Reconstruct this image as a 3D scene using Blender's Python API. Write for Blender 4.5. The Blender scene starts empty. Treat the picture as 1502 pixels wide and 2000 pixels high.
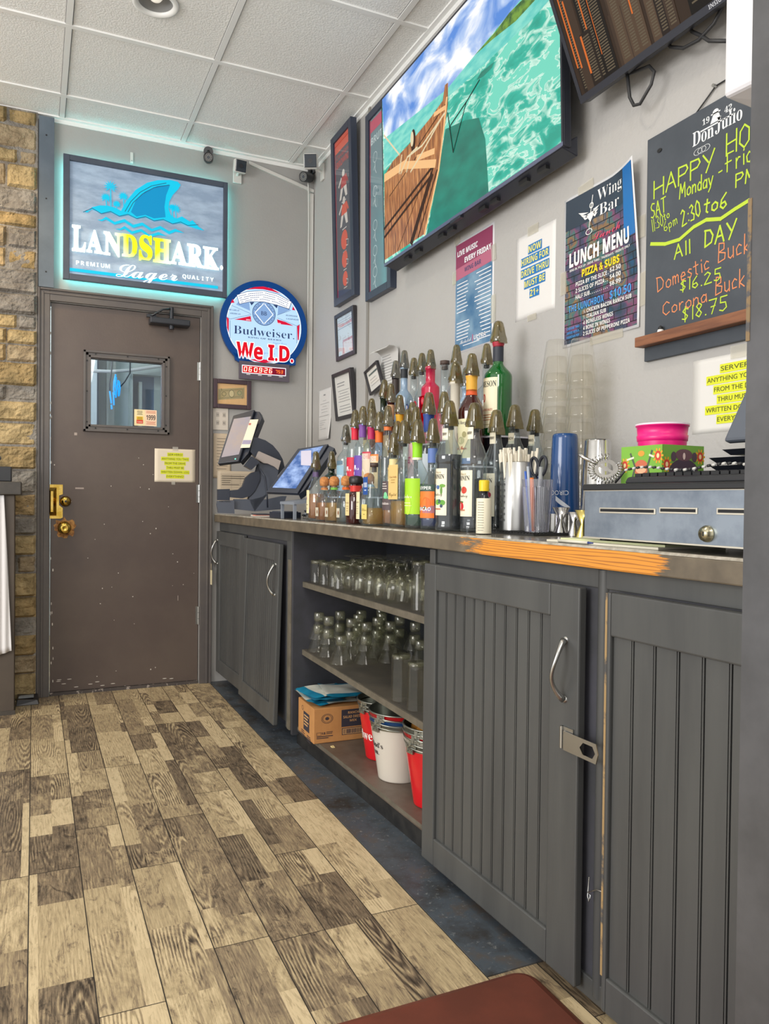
import bpy, math, random
from mathutils import Matrix, Vector
PI = math.pi
R = random.Random(7)
SC = bpy.context.scene
COL = SC.collection

# ------------------------------------------------------------------ camera, light, exposure
CAM = Vector((-0.0031, -4.3515, 1.0365))
YAW, PITCH, ROLL, FPX = 0.4257, -0.0157, 0.0104, 1511.29
_f = Vector((math.sin(YAW)*math.cos(PITCH), math.cos(YAW)*math.cos(PITCH), math.sin(PITCH)))
_r0 = Vector((math.cos(YAW), -math.sin(YAW), 0)); _u0 = _r0.cross(_f)
_r = math.cos(ROLL)*_r0 + math.sin(ROLL)*_u0
_u = -math.sin(ROLL)*_r0 + math.cos(ROLL)*_u0
cam = bpy.data.objects.new('camera', bpy.data.cameras.new('camera'))
COL.objects.link(cam)
cam.data.sensor_fit = 'HORIZONTAL'; cam.data.sensor_width = 36
cam.data.lens = FPX/1502*36
cam.data.clip_start = 0.02
cam.matrix_world = Matrix(((_r.x, _u.x, -_f.x, CAM.x), (_r.y, _u.y, -_f.y, CAM.y), (_r.z, _u.z, -_f.z, CAM.z), (0, 0, 0, 1)))
SC.camera = cam
SC.view_settings.view_transform = 'Standard'; SC.view_settings.look = 'None'
SC.view_settings.exposure = 0.1; SC.view_settings.gamma = 1.0
SC.view_settings.use_curve_mapping = False
SC.cycles.use_denoising = True
SC.cycles.max_bounces = 8; SC.cycles.transparent_max_bounces = 40
SC.cycles.sample_clamp_indirect = 4.0

def lin(h):
    h = h.lstrip('#')
    o = []
    for i in (0, 2, 4):
        v = int(h[i:i+2], 16)/255
        o.append(v/12.92 if v <= .04045 else ((v+.055)/1.055)**2.4)
    return (o[0], o[1], o[2], 1.0)

W_ = bpy.data.worlds.new('room_light'); SC.world = W_; W_.use_nodes = True
W_.node_tree.nodes['Background'].inputs[0].default_value = (1.0, 0.985, 0.96, 1)
W_.node_tree.nodes['Background'].inputs[1].default_value = 1.05

def light(name, kind, loc, power, col=(1, 1, 1), size=0.3, aim=None, size_y=None, spot=None):
    d = bpy.data.lights.new(name, kind); d.energy = power; d.color = col
    if kind == 'AREA':
        d.size = size
        if size_y: d.shape = 'RECTANGLE'; d.size_y = size_y
    else: d.shadow_soft_size = size
    if spot: d.spot_size = spot; d.spot_blend = .8
    o = bpy.data.objects.new(name, d); COL.objects.link(o); o.location = loc
    if aim is not None: o.rotation_euler = (Vector(aim)-Vector(loc)).to_track_quat('-Z', 'Y').to_euler()
    return o
# daylight from the dining room windows on the left and behind, an added unseen ceiling fill behind the camera, can lamps along the bar, a warm lamp over the bar end
light('window_daylight', 'AREA', (-3.6, -3.4, 1.9), 130, (1.0, .98, .95), 2.6, (1.2, -1.2, 1.1), 1.7)
light('room_lamp', 'AREA', (0.1, -4.9, 2.9), 46, (1.0, .97, .92), 1.2, (0.9, -1.6, .9))
light('can_lamp', 'SPOT', (0.43, -1.17, 2.93), 16, (1.0, .93, .82), .06, (0.43, -1.17, 0), spot=2.3)
light('can_lamp', 'SPOT', (0.43, -3.0, 2.93), 26, (1.0, .9, .74), .06, (0.43, -3.0, 0), spot=2.3)
light('can_lamp', 'SPOT', (-0.55, -0.75, 2.9), 34, (1.0, .72, .38), .06, (-0.1, 0, 1.7), spot=1.6)

# ------------------------------------------------------------------ measuring helpers: where a sight line meets a real plane
def ray(u, v): return _f + (u-751)/FPX*_r - (v-1000)/FPX*_u
def pl(u, v, n, p0):
    d = ray(u, v); n = Vector(n)
    return CAM + d*((Vector(p0)-CAM).dot(n)/d.dot(n))
def px(u, v, X): return pl(u, v, (1, 0, 0), (X, 0, 0))
def py(u, v, Y): return pl(u, v, (0, 1, 0), (0, Y, 0))
def pz(u, v, Z): return pl(u, v, (0, 0, 1), (0, 0, Z))
# the counter runs along the right wall, turned by under two degrees: a = depth from its front edge, s = along it from the door wall
CO = Vector((.919, 0, 0)); DL = math.atan2(.105, 3.469)
ES = Vector((math.sin(DL), -math.cos(DL), 0)); EA = Vector((math.cos(DL), math.sin(DL), 0))
def cw(a, s, z): return CO + a*EA + s*ES + Vector((0, 0, z))
def loc_(w): w = w-CO; return Vector((w.dot(EA), w.dot(ES), w.z))
def ca(u, v, a): return loc_(pl(u, v, EA, CO+a*EA))
def cz(u, v, z): return loc_(pz(u, v, z))
ZC = .948          # counter top
ZCEIL = 2.976; XW = 1.4923
def frame(o, x, y):
    x = Vector(x).normalized(); y = Vector(y).normalized(); z = x.cross(y)
    return Matrix(((x.x, y.x, z.x, o[0]), (x.y, y.y, z.y, o[1]), (x.z, y.z, z.z, o[2]), (0, 0, 0, 1)))
def on_right(Y, Z, off=0.0, roll=0.0):     # right wall: x to the viewer's right, y up, z out of the wall
    m = frame((XW-off, Y, Z), (0, -1, 0), (0, 0, 1))
    return m @ Matrix.Rotation(roll, 4, 'Z')
def on_back(X, Z, off=0.0, roll=0.0):
    m = frame((X, -off, Z), (1, 0, 0), (0, 0, 1))
    return m @ Matrix.Rotation(roll, 4, 'Z')
def stand(a, s, z, rz=0.0):                # on the counter: -y faces the room, x to the viewer's right
    m = frame(cw(a, s, z), ES, EA)
    return m @ Matrix.Rotation(rz, 4, 'Z')
T = Matrix.Translation
def RX(a): return Matrix.Rotation(a, 4, 'X')
def RY(a): return Matrix.Rotation(a, 4, 'Y')
def RZ(a): return Matrix.Rotation(a, 4, 'Z')

# ------------------------------------------------------------------ materials
_mc = {}
def mat(name, col='#888888', rough=.5, metal=0.0, bump=None, var=None, emit=None, es=0.0, coat=0.0, spec=.5, stretch=None):
    if name in _mc: return _mc[name]
    m = bpy.data.materials.new(name); m.use_nodes = True; _mc[name] = m
    n = m.node_tree.nodes; l = m.node_tree.links; b = n['Principled BSDF']
    c = lin(col) if isinstance(col, str) else col
    b.inputs['Base Color'].default_value = c
    b.inputs['Roughness'].default_value = rough; b.inputs['Metallic'].default_value = metal
    b.inputs['Specular IOR Level'].default_value = spec
    b.inputs['Coat Weight'].default_value = coat
    if emit:
        b.inputs['Emission Color'].default_value = lin(emit); b.inputs['Emission Strength'].default_value = es
    if bump or var:
        tc = n.new('ShaderNodeTexCoord'); mp = n.new('ShaderNodeMapping'); l.new(tc.outputs['Object'], mp.inputs[0])
        if stretch: mp.inputs['Scale'].default_value = stretch
    if var:
        t = n.new('ShaderNodeTexNoise'); t.inputs['Scale'].default_value = var[0]; t.inputs['Detail'].default_value = 6
        t.inputs['Roughness'].default_value = .65
        l.new(mp.outputs[0], t.inputs[0])
        r = n.new('ShaderNodeValToRGB'); l.new(t.outputs[0], r.inputs[0])
        c2 = lin(var[1]); r.color_ramp.elements[0].position = var[2] if len(var) > 2 else .4
        r.color_ramp.elements[1].position = var[3] if len(var) > 3 else .62
        r.color_ramp.elements[0].color = c; r.color_ramp.elements[1].color = c2
        l.new(r.outputs[0], b.inputs['Base Color'])
    if bump:
        t = n.new('ShaderNodeTexNoise'); t.inputs['Scale'].default_value = bump[0]; t.inputs['Detail'].default_value = 4
        l.new(mp.outputs[0], t.inputs[0])
        bp = n.new('ShaderNodeBump'); bp.inputs['Strength'].default_value = bump[1]; bp.inputs['Distance'].default_value = bump[2] if len(bump) > 2 else .004
        l.new(t.outputs[0], bp.inputs['Height']); l.new(bp.outputs[0], b.inputs['Normal'])
    return m
def glass(name, tint='#ffffff', refl=.05, edge=.75, rough=.02, body=None, amt=0.0):
    """thin glass or clear plastic: lets light straight through with its tint, mirrors more at grazing angles"""
    if name in _mc: return _mc[name]
    m = bpy.data.materials.new(name); m.use_nodes = True; _mc[name] = m
    n = m.node_tree.nodes; l = m.node_tree.links; n.remove(n['Principled BSDF'])
    tr = n.new('ShaderNodeBsdfTransparent'); tr.inputs[0].default_value = lin(tint)
    gl = n.new('ShaderNodeBsdfGlossy'); gl.inputs['Roughness'].default_value = rough
    gl.inputs['Color'].default_value = (.95, .95, .95, 1)
    lw = n.new('ShaderNodeLayerWeight'); lw.inputs[0].default_value = .5
    mr = n.new('ShaderNodeMapRange'); mr.inputs[1].default_value = .52; mr.inputs[2].default_value = 1
    mr.inputs[3].default_value = refl; mr.inputs[4].default_value = edge
    l.new(lw.outputs['Facing'], mr.inputs[0])
    src = tr
    if body:
        df = n.new('ShaderNodeBsdfPrincipled'); df.inputs['Base Color'].default_value = lin(body); df.inputs['Roughness'].default_value = .15
        mx = n.new('ShaderNodeMixShader'); mx.inputs[0].default_value = amt
        l.new(tr.outputs[0], mx.inputs[1]); l.new(df.outputs[0], mx.inputs[2]); src = mx
    mx = n.new('ShaderNodeMixShader'); l.new(mr.outputs[0], mx.inputs[0])
    l.new(src.outputs[0], mx.inputs[1]); l.new(gl.outputs[0], mx.inputs[2])
    l.new(mx.outputs[0], n['Material Output'].inputs[0])
    return m
def nodes(name):
    m = bpy.data.materials.new(name); m.use_nodes = True; _mc[name] = m
    return m, m.node_tree.nodes, m.node_tree.links, m.node_tree.nodes['Principled BSDF']
def glow(name, col, es):
    c = lin(col); return mat(name, (c[0]*.25, c[1]*.25, c[2]*.25, 1), .4, emit=col, es=es, spec=.2)
_pc = {}
def paint(h, rough=.55):                    # printed or painted plain colour
    return mat('print '+h+str(rough), h, rough)

# ------------------------------------------------------------------ mesh builder
class MB:
    def __init__(s): s.v = []; s.f = []; s.m = []; s.sm = []; s.mats = []; s.M = Matrix()
    def mi(s, m):
        if m is None: return 0
        if m not in s.mats: s.mats.append(m)
        return s.mats.index(m)
    def add(s, vs, fs, m=None, smooth=False, M=None):
        k = len(s.v); M = s.M @ M if M is not None else s.M
        s.v += [tuple(M @ Vector(p)) for p in vs]
        i = s.mi(m)
        for f in fs: s.f.append([k+j for j in f]); s.m.append(i); s.sm.append(smooth)
        return s
    def box(s, x0, x1, y0, y1, z0, z1, m=None, M=None):
        vs = [(x, y, z) for x in (x0, x1) for y in (y0, y1) for z in (z0, z1)]
        return s.add(vs, [(0, 1, 3, 2), (4, 6, 7, 5), (0, 4, 5, 1), (2, 3, 7, 6), (0, 2, 6, 4), (1, 5, 7, 3)], m, False, M)
    def hexa(s, p, m=None, M=None):          # 8 points: bottom ring 4, top ring 4
        return s.add(p, [(3, 2, 1, 0), (4, 5, 6, 7), (0, 1, 5, 4), (1, 2, 6, 5), (2, 3, 7, 6), (3, 0, 4, 7)], m, False, M)
    def lathe(s, prof, n=32, m=None, M=None, smooth=True, sq=None, ax=1.0, ay=1.0, ph=0.0):
        """prof: (radius, z) from bottom to top; r=0 closes with a point; sq=p makes superellipse sections"""
        vs = []; fs = []; ring = []
        for (r, z) in prof:
            if r <= 1e-6: ring.append([len(vs)]); vs.append((0, 0, z)); continue
            a = []
            for i in range(n):
                t = 2*PI*i/n+ph; c, q = math.cos(t), math.sin(t)
                k = 1.0
                if sq: k = (abs(c)**sq+abs(q)**sq)**(-1/sq)
                a.append(len(vs)); vs.append((r*k*c*ax, r*k*q*ay, z))
            ring.append(a)
        for A, B in zip(ring, ring[1:]):
            if len(A) == 1 and len(B) == 1: continue
            for i in range(n):
                j = (i+1) % n
                if len(A) == 1: fs.append((A[0], B[j], B[i]))
                elif len(B) == 1: fs.append((A[i], A[j], B[0]))
                else: fs.append((A[i], A[j], B[j], B[i]))
        return s.add(vs, fs, m, smooth, M)
    def cyl(s, r, z0, z1, n=24, m=None, M=None, r1=None):
        r1 = r if r1 is None else r1
        s.lathe([(r, z0), (r1, z1)], n, m, M)
        k = [(r*math.cos(2*PI*i/n), r*math.sin(2*PI*i/n), z0) for i in range(n)]
        s.add(k, [tuple(reversed(range(n)))], m, False, M)
        k = [(r1*math.cos(2*PI*i/n), r1*math.sin(2*PI*i/n), z1) for i in range(n)]
        return s.add(k, [tuple(range(n))], m, False, M)
    def poly(s, pts, m=None, z=0.0, M=None, th=0.0):
        n = len(pts)
        if not th: return s.add([(p[0], p[1], z) for p in pts], [tuple(range(n))], m, False, M)
        vs = [(p[0], p[1], z) for p in pts]+[(p[0], p[1], z+th) for p in pts]
        fs = [tuple(range(n, 2*n)), tuple(reversed(range(n)))]+[(i, (i+1) % n, n+(i+1) % n, n+i) for i in range(n)]
        return s.add(vs, fs, m, False, M)
    def rect(s, x, y, w, h, m=None, z=0.0, M=None, th=0.0):
        return s.poly([(x, y), (x+w, y), (x+w, y+h), (x, y+h)], m, z, M, th)
    def disc(s, x, y, rx, ry=None, m=None, z=0.0, n=28, a0=0, a1=2*PI, M=None, th=0.0):
        ry = ry or rx
        k = n if abs(a1-a0-2*PI) < 1e-6 else n+1
        return s.poly([(x+rx*math.cos(a0+(a1-a0)*i/n), y+ry*math.sin(a0+(a1-a0)*i/n)) for i in range(k)], m, z, M, th)
    def ring(s, x, y, r0, r1, m=None, z=0.0, n=40, ky=1.0, a0=0, a1=2*PI, M=None):
        vs = []; fs = []
        for i in range(n+1):
            t = a0+(a1-a0)*i/n
            for r in (r0, r1): vs.append((x+r*math.cos(t), y+r*math.sin(t)*ky, z))
        for i in range(n): fs.append((2*i, 2*i+1, 2*i+3, 2*i+2))
        return s.add(vs, fs, m, False, M)
    def tube(s, pts, r, n=8, m=None, M=None, closed=False, cap=True):
        pts = [Vector(p) for p in pts]; N = len(pts); vs = []; fs = []
        rr = r if isinstance(r, (list, tuple)) else [r]*N
        up = None
        for i, p in enumerate(pts):
            a = pts[(i-1) % N] if (closed or i > 0) else p; b = pts[(i+1) % N] if (closed or i < N-1) else p
            d = (b-a).normalized()
            if up is None: up = d.orthogonal().normalized()
            up = (up-d*up.dot(d)).normalized(); w = d.cross(up)
            for j in range(n):
                t = 2*PI*j/n; vs.append(p+rr[i]*(math.cos(t)*up+math.sin(t)*w))
        for i in range(N if closed else N-1):
            k = (i+1) % N
            for j in range(n): q = (j+1) % n; fs.append((i*n+j, i*n+q, k*n+q, k*n+j))
        if cap and not closed: fs += [tuple(reversed(range(n))), tuple(range((N-1)*n, N*n))]
        return s.add(vs, fs, m, True, M)
    def ribbon(s, pts, w, m=None, z=0.0, M=None):
        for k_, (a, b) in enumerate(zip(pts, pts[1:])):
            dx, dy = b[0]-a[0], b[1]-a[1]; L = math.hypot(dx, dy) or 1e-6; nx, ny = -dy/L*w/2, dx/L*w/2
            ex, ey = dx/L*w*.35, dy/L*w*.35
            s.poly([(a[0]-nx-ex, a[1]-ny-ey), (b[0]-nx+ex, b[1]-ny+ey), (b[0]+nx+ex, b[1]+ny+ey), (a[0]+nx-ex, a[1]+ny-ey)], m, z+.00015*(k_ % 3)+.00012*R.random(), M)
        return s
    def grid(s, fn, nu, nv, m=None, M=None, smooth=True):
        vs = [fn(i/nu, j/nv) for j in range(nv+1) for i in range(nu+1)]
        fs = [(j*(nu+1)+i, j*(nu+1)+i+1, (j+1)*(nu+1)+i+1, (j+1)*(nu+1)+i) for j in range(nv) for i in range(nu)]
        return s.add(vs, fs, m, smooth, M)
    def patch(s, r, w, z0, z1, m=None, n=14, a=0.0, M=None, r1=None, x=0.0):   # a label wrapped on a round bottle, centred on -y
        r1 = r if r1 is None else r1
        def fn(i, j):
            t = a+(i-.5)*w/r; q = r+(r1-r)*j
            return (q*math.sin(t), -q*math.cos(t), z0+(z1-z0)*j)
        return s.grid(fn, n, 1, m, M)
    def obj(s, name, mats=None, parent=None, M=None, bevel=0.0, seg=2):
        me = bpy.data.meshes.new(name); me.from_pydata(s.v, [], s.f); 
        ms = s.mats or ([mats] if not isinstance(mats, (list, tuple)) else list(mats))
        if mats and not isinstance(mats, (list, tuple)) and s.mats == [] : ms = [mats]
        for m in ms: me.materials.append(m)
        me.polygons.foreach_set('material_index', s.m); me.polygons.foreach_set('use_smooth', s.sm)
        me.update()
        o = bpy.data.objects.new(name, me); COL.objects.link(o)
        if parent is not None: o.parent = parent
        if M is not None: o.matrix_world = M if parent is None else M; 
        if M is not None and parent is not None: o.matrix_world = Matrix(); o.matrix_local = M
        if bevel:
            b = o.modifiers.new('edge', 'BEVEL'); b.width = bevel; b.segments = seg; b.limit_method = 'ANGLE'; b.angle_limit = .7
        return o

def thing(name, label, cat, M=None, group=None):
    o = bpy.data.objects.new(name, None); COL.objects.link(o); o.empty_display_size = .05
    o['label'] = label; o['category'] = cat
    if group: o['group'] = group
    if M is not None: o.matrix_world = M
    return o
def tag(o, label, cat, group=None, kind=None):
    o['label'] = label; o['category'] = cat
    if group: o['group'] = group
    if kind: o['kind'] = kind
    return o
def struct(o, label=None):
    o['kind'] = 'structure'
    if label: o['label'] = label; o['category'] = o.name.split('.')[0].split('_')[0]
    return o
def copy_thing(o, M, label, group=None):
    c = o.copy(); COL.objects.link(c); c.matrix_world = M; c['label'] = label
    if group: c['group'] = group
    for ch in list(o.children):
        d = ch.copy(); COL.objects.link(d); d.parent = c
        for g in ch.children:
            e = g.copy(); COL.objects.link(e); e.parent = d
    return c

# ------------------------------------------------------------------ lettering
STY = {'serif': (0x1D400, 0x1D41A, 0x1D7CE), 'bold': (0x1D5D4, 0x1D5EE, 0x1D7EC), 'script': (0x1D4D0, 0x1D4EA, None), 'ital': (0x1D468, 0x1D482, None), 'heavy': (0x1D5D4, 0x1D5EE, 0x1D7EC), 'slab': (0x1D400, 0x1D41A, 0x1D7CE), 'lserif': (0x1D400, 0x1D41A, 0x1D7CE)}
OFS = {'heavy': .022, 'slab': .03, 'lserif': -.012}
_tc = bpy.data.curves.new('lettering', 'FONT'); _tc.resolution_u = 3
_to = bpy.data.objects.new('lettering', _tc)
_gc = {}
def glyphs(txt, sty):
    k = (txt, sty)
    if k in _gc: return _gc[k]
    if sty in STY:
        U, L, D = STY[sty]
        txt = ''.join(chr(U+ord(c)-65) if 'A' <= c <= 'Z' else chr(L+ord(c)-97) if 'a' <= c <= 'z' else chr(D+ord(c)-48) if D and c.isdigit() else c for c in txt)
    _tc.body = txt; _tc.offset = OFS.get(sty, 0)
    me = _to.to_mesh()
    vs = [(v.co.x, v.co.y) for v in me.vertices]; fs = [tuple(p.vertices) for p in me.polygons]
    _to.to_mesh_clear()
    _gc[k] = (vs, fs); return _gc[k]
_caps = {}
def text(mb, txt, x, y, h, m, sty='sans', align='c', w=None, z=0.0, rot=0.0, bend=None, M=None, sx=1.0):
    """write txt with capital height h; x,y = baseline anchor; w fits the width; bend = radius of the bottle it is printed on"""
    if sty not in _caps:
        g = glyphs('H', sty)[0]; _caps[sty] = max(p[1] for p in g)
    vs, fs = glyphs(txt, sty)
    if not vs: return
    k = h/_caps[sty]; x0 = min(p[0] for p in vs); x1 = max(p[0] for p in vs)
    kx = k*sx if w is None else w/(x1-x0)
    L = (x1-x0)*kx; off = {'c': -L/2, 'l': 0, 'r': -L}[align]
    c, q = math.cos(rot), math.sin(rot); out = []
    for p in vs:
        a = (p[0]-x0)*kx+off; b = p[1]*k
        a, b = x+a*c-b*q, y+a*q+b*c
        if bend: out.append((bend*math.sin(a/bend), -bend*math.cos(a/bend), b))
        else: out.append((a, b, z))
    mb.add(out, fs, m, False, M)
# hand lettering: one-stroke characters on a 4 x 6 grid
HW = {
'H': '0,6 0,0|0,3 4,3.3|4,6 4,0', 'A': '0,0 2,6 4,0|.8,2.2 3.3,2.4', 'P': '0,0 0,6|0,6 3,5.8 3.6,4.4 2.6,3.2 0,3', 'Y': '0,6 2,3|4.2,6.4 1.2,0', 'O': '2,6 .4,4.6 .2,1.6 2,0 3.8,1.4 3.8,4.6 2,6',
'U': '0,6 0,1.4 1.6,0 3.2,1 3.6,6', 'R': '0,0 0,6 3,5.6 3,3.6 0,3 3.6,0', 'M': '0,0 .6,6 2,2 3.6,6 4.2,0', 'F': '1,0 1,6 4,6|0,3 3,3.2', 'S': '3.4,5.6 1.6,6 .4,4.8 1,3.4 3,2.6 3.4,1 1.8,0 .2,.6', 'T': '0,6 4,6|2,6 2,0',
'D': '.4,0 .4,6|0,6 2.6,5.6 4,3.4 3.4,1 .4,0', 'B': '.2,0 .4,6 2.8,5.6 2.8,3.8 .4,3.2 3.4,2.4 3.2,.6 .2,0', 'C': '3.8,5 2.4,6 .6,4.6 .4,1.6 2,0 3.8,1',
'o': '1.6,3.4 .3,2.4 .4,.6 1.6,0 2.8,.8 2.8,2.6 1.6,3.4', 'n': '.2,3.4 .2,0|.2,2.2 1.4,3.4 2.4,2.8 2.6,0', 'd': '2.6,2.6 1.4,3.4 .3,2.2 .6,.4 1.8,0 2.6,1|2.6,6 2.7,0', 'a': '2.6,2.8 1.4,3.4 .3,2.2 .6,.3 1.8,.2 2.6,1.4|2.6,3.4 2.8,0',
'y': '0,3.4 1.2,.6|2.8,3.6 1.2,-.8 .2,-2', 'r': '.3,3.4 .4,0|.4,2.2 1.4,3.4 2.2,3.2', 'i': '.6,3.4 .7,0|.6,4.6 .7,5', 't': '1.2,5.4 1.2,.6 2,0|0,3.6 2.4,3.8', 'p': '.3,3.4 .3,-2|.3,2.6 1.6,3.4 2.6,2.2 2,.4 .3,.4', 'm': '.2,3.4 .2,0|.2,2.4 1,3.4 1.6,2.8 1.6,0|1.6,2.4 2.6,3.4 3.2,2.8 3.2,0',
'l': '.6,6 .7,0', 'e': '.4,1.8 2.6,2 2.2,3.2 1.2,3.4 .3,2.2 .6,.4 2.6,.4', 's': '2.2,3 1.2,3.4 .4,2.6 2.2,1.2 1.6,0 .2,.4', 'c': '2.4,2.8 1.4,3.4 .3,2.2 .6,.3 2.4,.5', 'u': '.2,3.4 .4,.6 1.4,0 2.4,.8|2.5,3.4 2.6,0', 'k': '.3,6 .3,0|2.4,3.4 .4,1.6 2.6,0',
'0': '1.8,6 .4,4.4 .4,1.4 1.8,0 3.2,1.4 3.2,4.6 1.8,6', '1': '1,6 1,0', '2': '.2,5 1.6,6 3,4.8 .2,0 3.6,.2', '3': '.3,5.4 1.8,6 2.8,4.8 1.2,3.2 3,2 2.4,.2 .2,.4', '5': '3.2,6 .6,6 .5,3.6 2.6,3.4 3,1.2 1.6,0 .2,.6', '6': '2.4,6 .6,3.6 .4,1 1.8,0 3,1.2 2.2,2.6 .6,2', '7': '.2,6 3.4,6 1.4,0|1,3 2.8,3.2', '8': '2.8,5 1.6,6 .6,4.8 2.8,1.6 1.8,0 .4,1.2 2.8,4.6',
'$': '3,5 1.6,5.6 .6,4.4 2.8,2 1.8,.6 .3,1.2|1.7,6.4 1.6,-.4', '.': '.6,.2 .9,.2', ':': '.6,3.6 .8,3.6|.6,1 .8,1', '-': '.2,2.4 2.2,2.6', '/': '0,0 2,6'}
def hand(mb, txt, x, y, h, m, w=None, wd=.006, z=0.0, rot=0.0):
    k = h/6; adv = 0; seg = []
    for ch in txt:
        if ch == ' ': adv += 2.4; continue
        g = HW[ch]; ps = [[tuple(map(float, p.split(','))) for p in st.split()] for st in g.split('|')]
        mx = max(p[0] for st in ps for p in st); jy = R.uniform(-.15, .15)
        for st in ps: seg.append([(adv+p[0], p[1]+jy) for p in st])
        adv += mx+1.1
    kx = (w/(adv-1.1)) if w else k
    c, q = math.cos(rot), math.sin(rot)
    for st in seg:
        pts = []
        for (a, b) in st: a *= kx; b *= k; pts.append((x+a*c-b*q, y+a*q+b*c))
        mb.ribbon(pts, wd, m, z)
def lines(mb, x, y, w, n, dy, h, m, z=0.0, rag=.5, align='l'):      # rows of small print too fine to read
    for i in range(n):
        L = w*(1-rag*R.random()); x0 = x if align == 'l' else x+(w-L)/2 if align == 'c' else x+w-L
        mb.rect(x0, y-i*dy, L, h, m, z)
def ribpoly(pts): return pts
# ------------------------------------------------------------------ the setting
from mathutils import noise as NZ
GX, GT, GD = .1227, .6096, .2593
m_wall = mat('grey wall paint', '#aeacaa', .55, bump=(90, .35, .004), var=(1.2, '#b3b1ae'))
m_wallb = mat('door wall paint', '#a3a19f', .5, bump=(90, .2, .003), var=(1.5, '#a8a6a3'))
m_tile = mat('ceiling tile', '#efefed', .9, bump=(120, .6, .005), var=(60, '#f5f5f3'))
m_grid = mat('ceiling grid white', '#eeeeec', .4)
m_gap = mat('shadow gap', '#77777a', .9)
m_dark = mat('charcoal paint', '#4b4d4f', .5, var=(9, '#55575a'), bump=(60, .1, .002))

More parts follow.
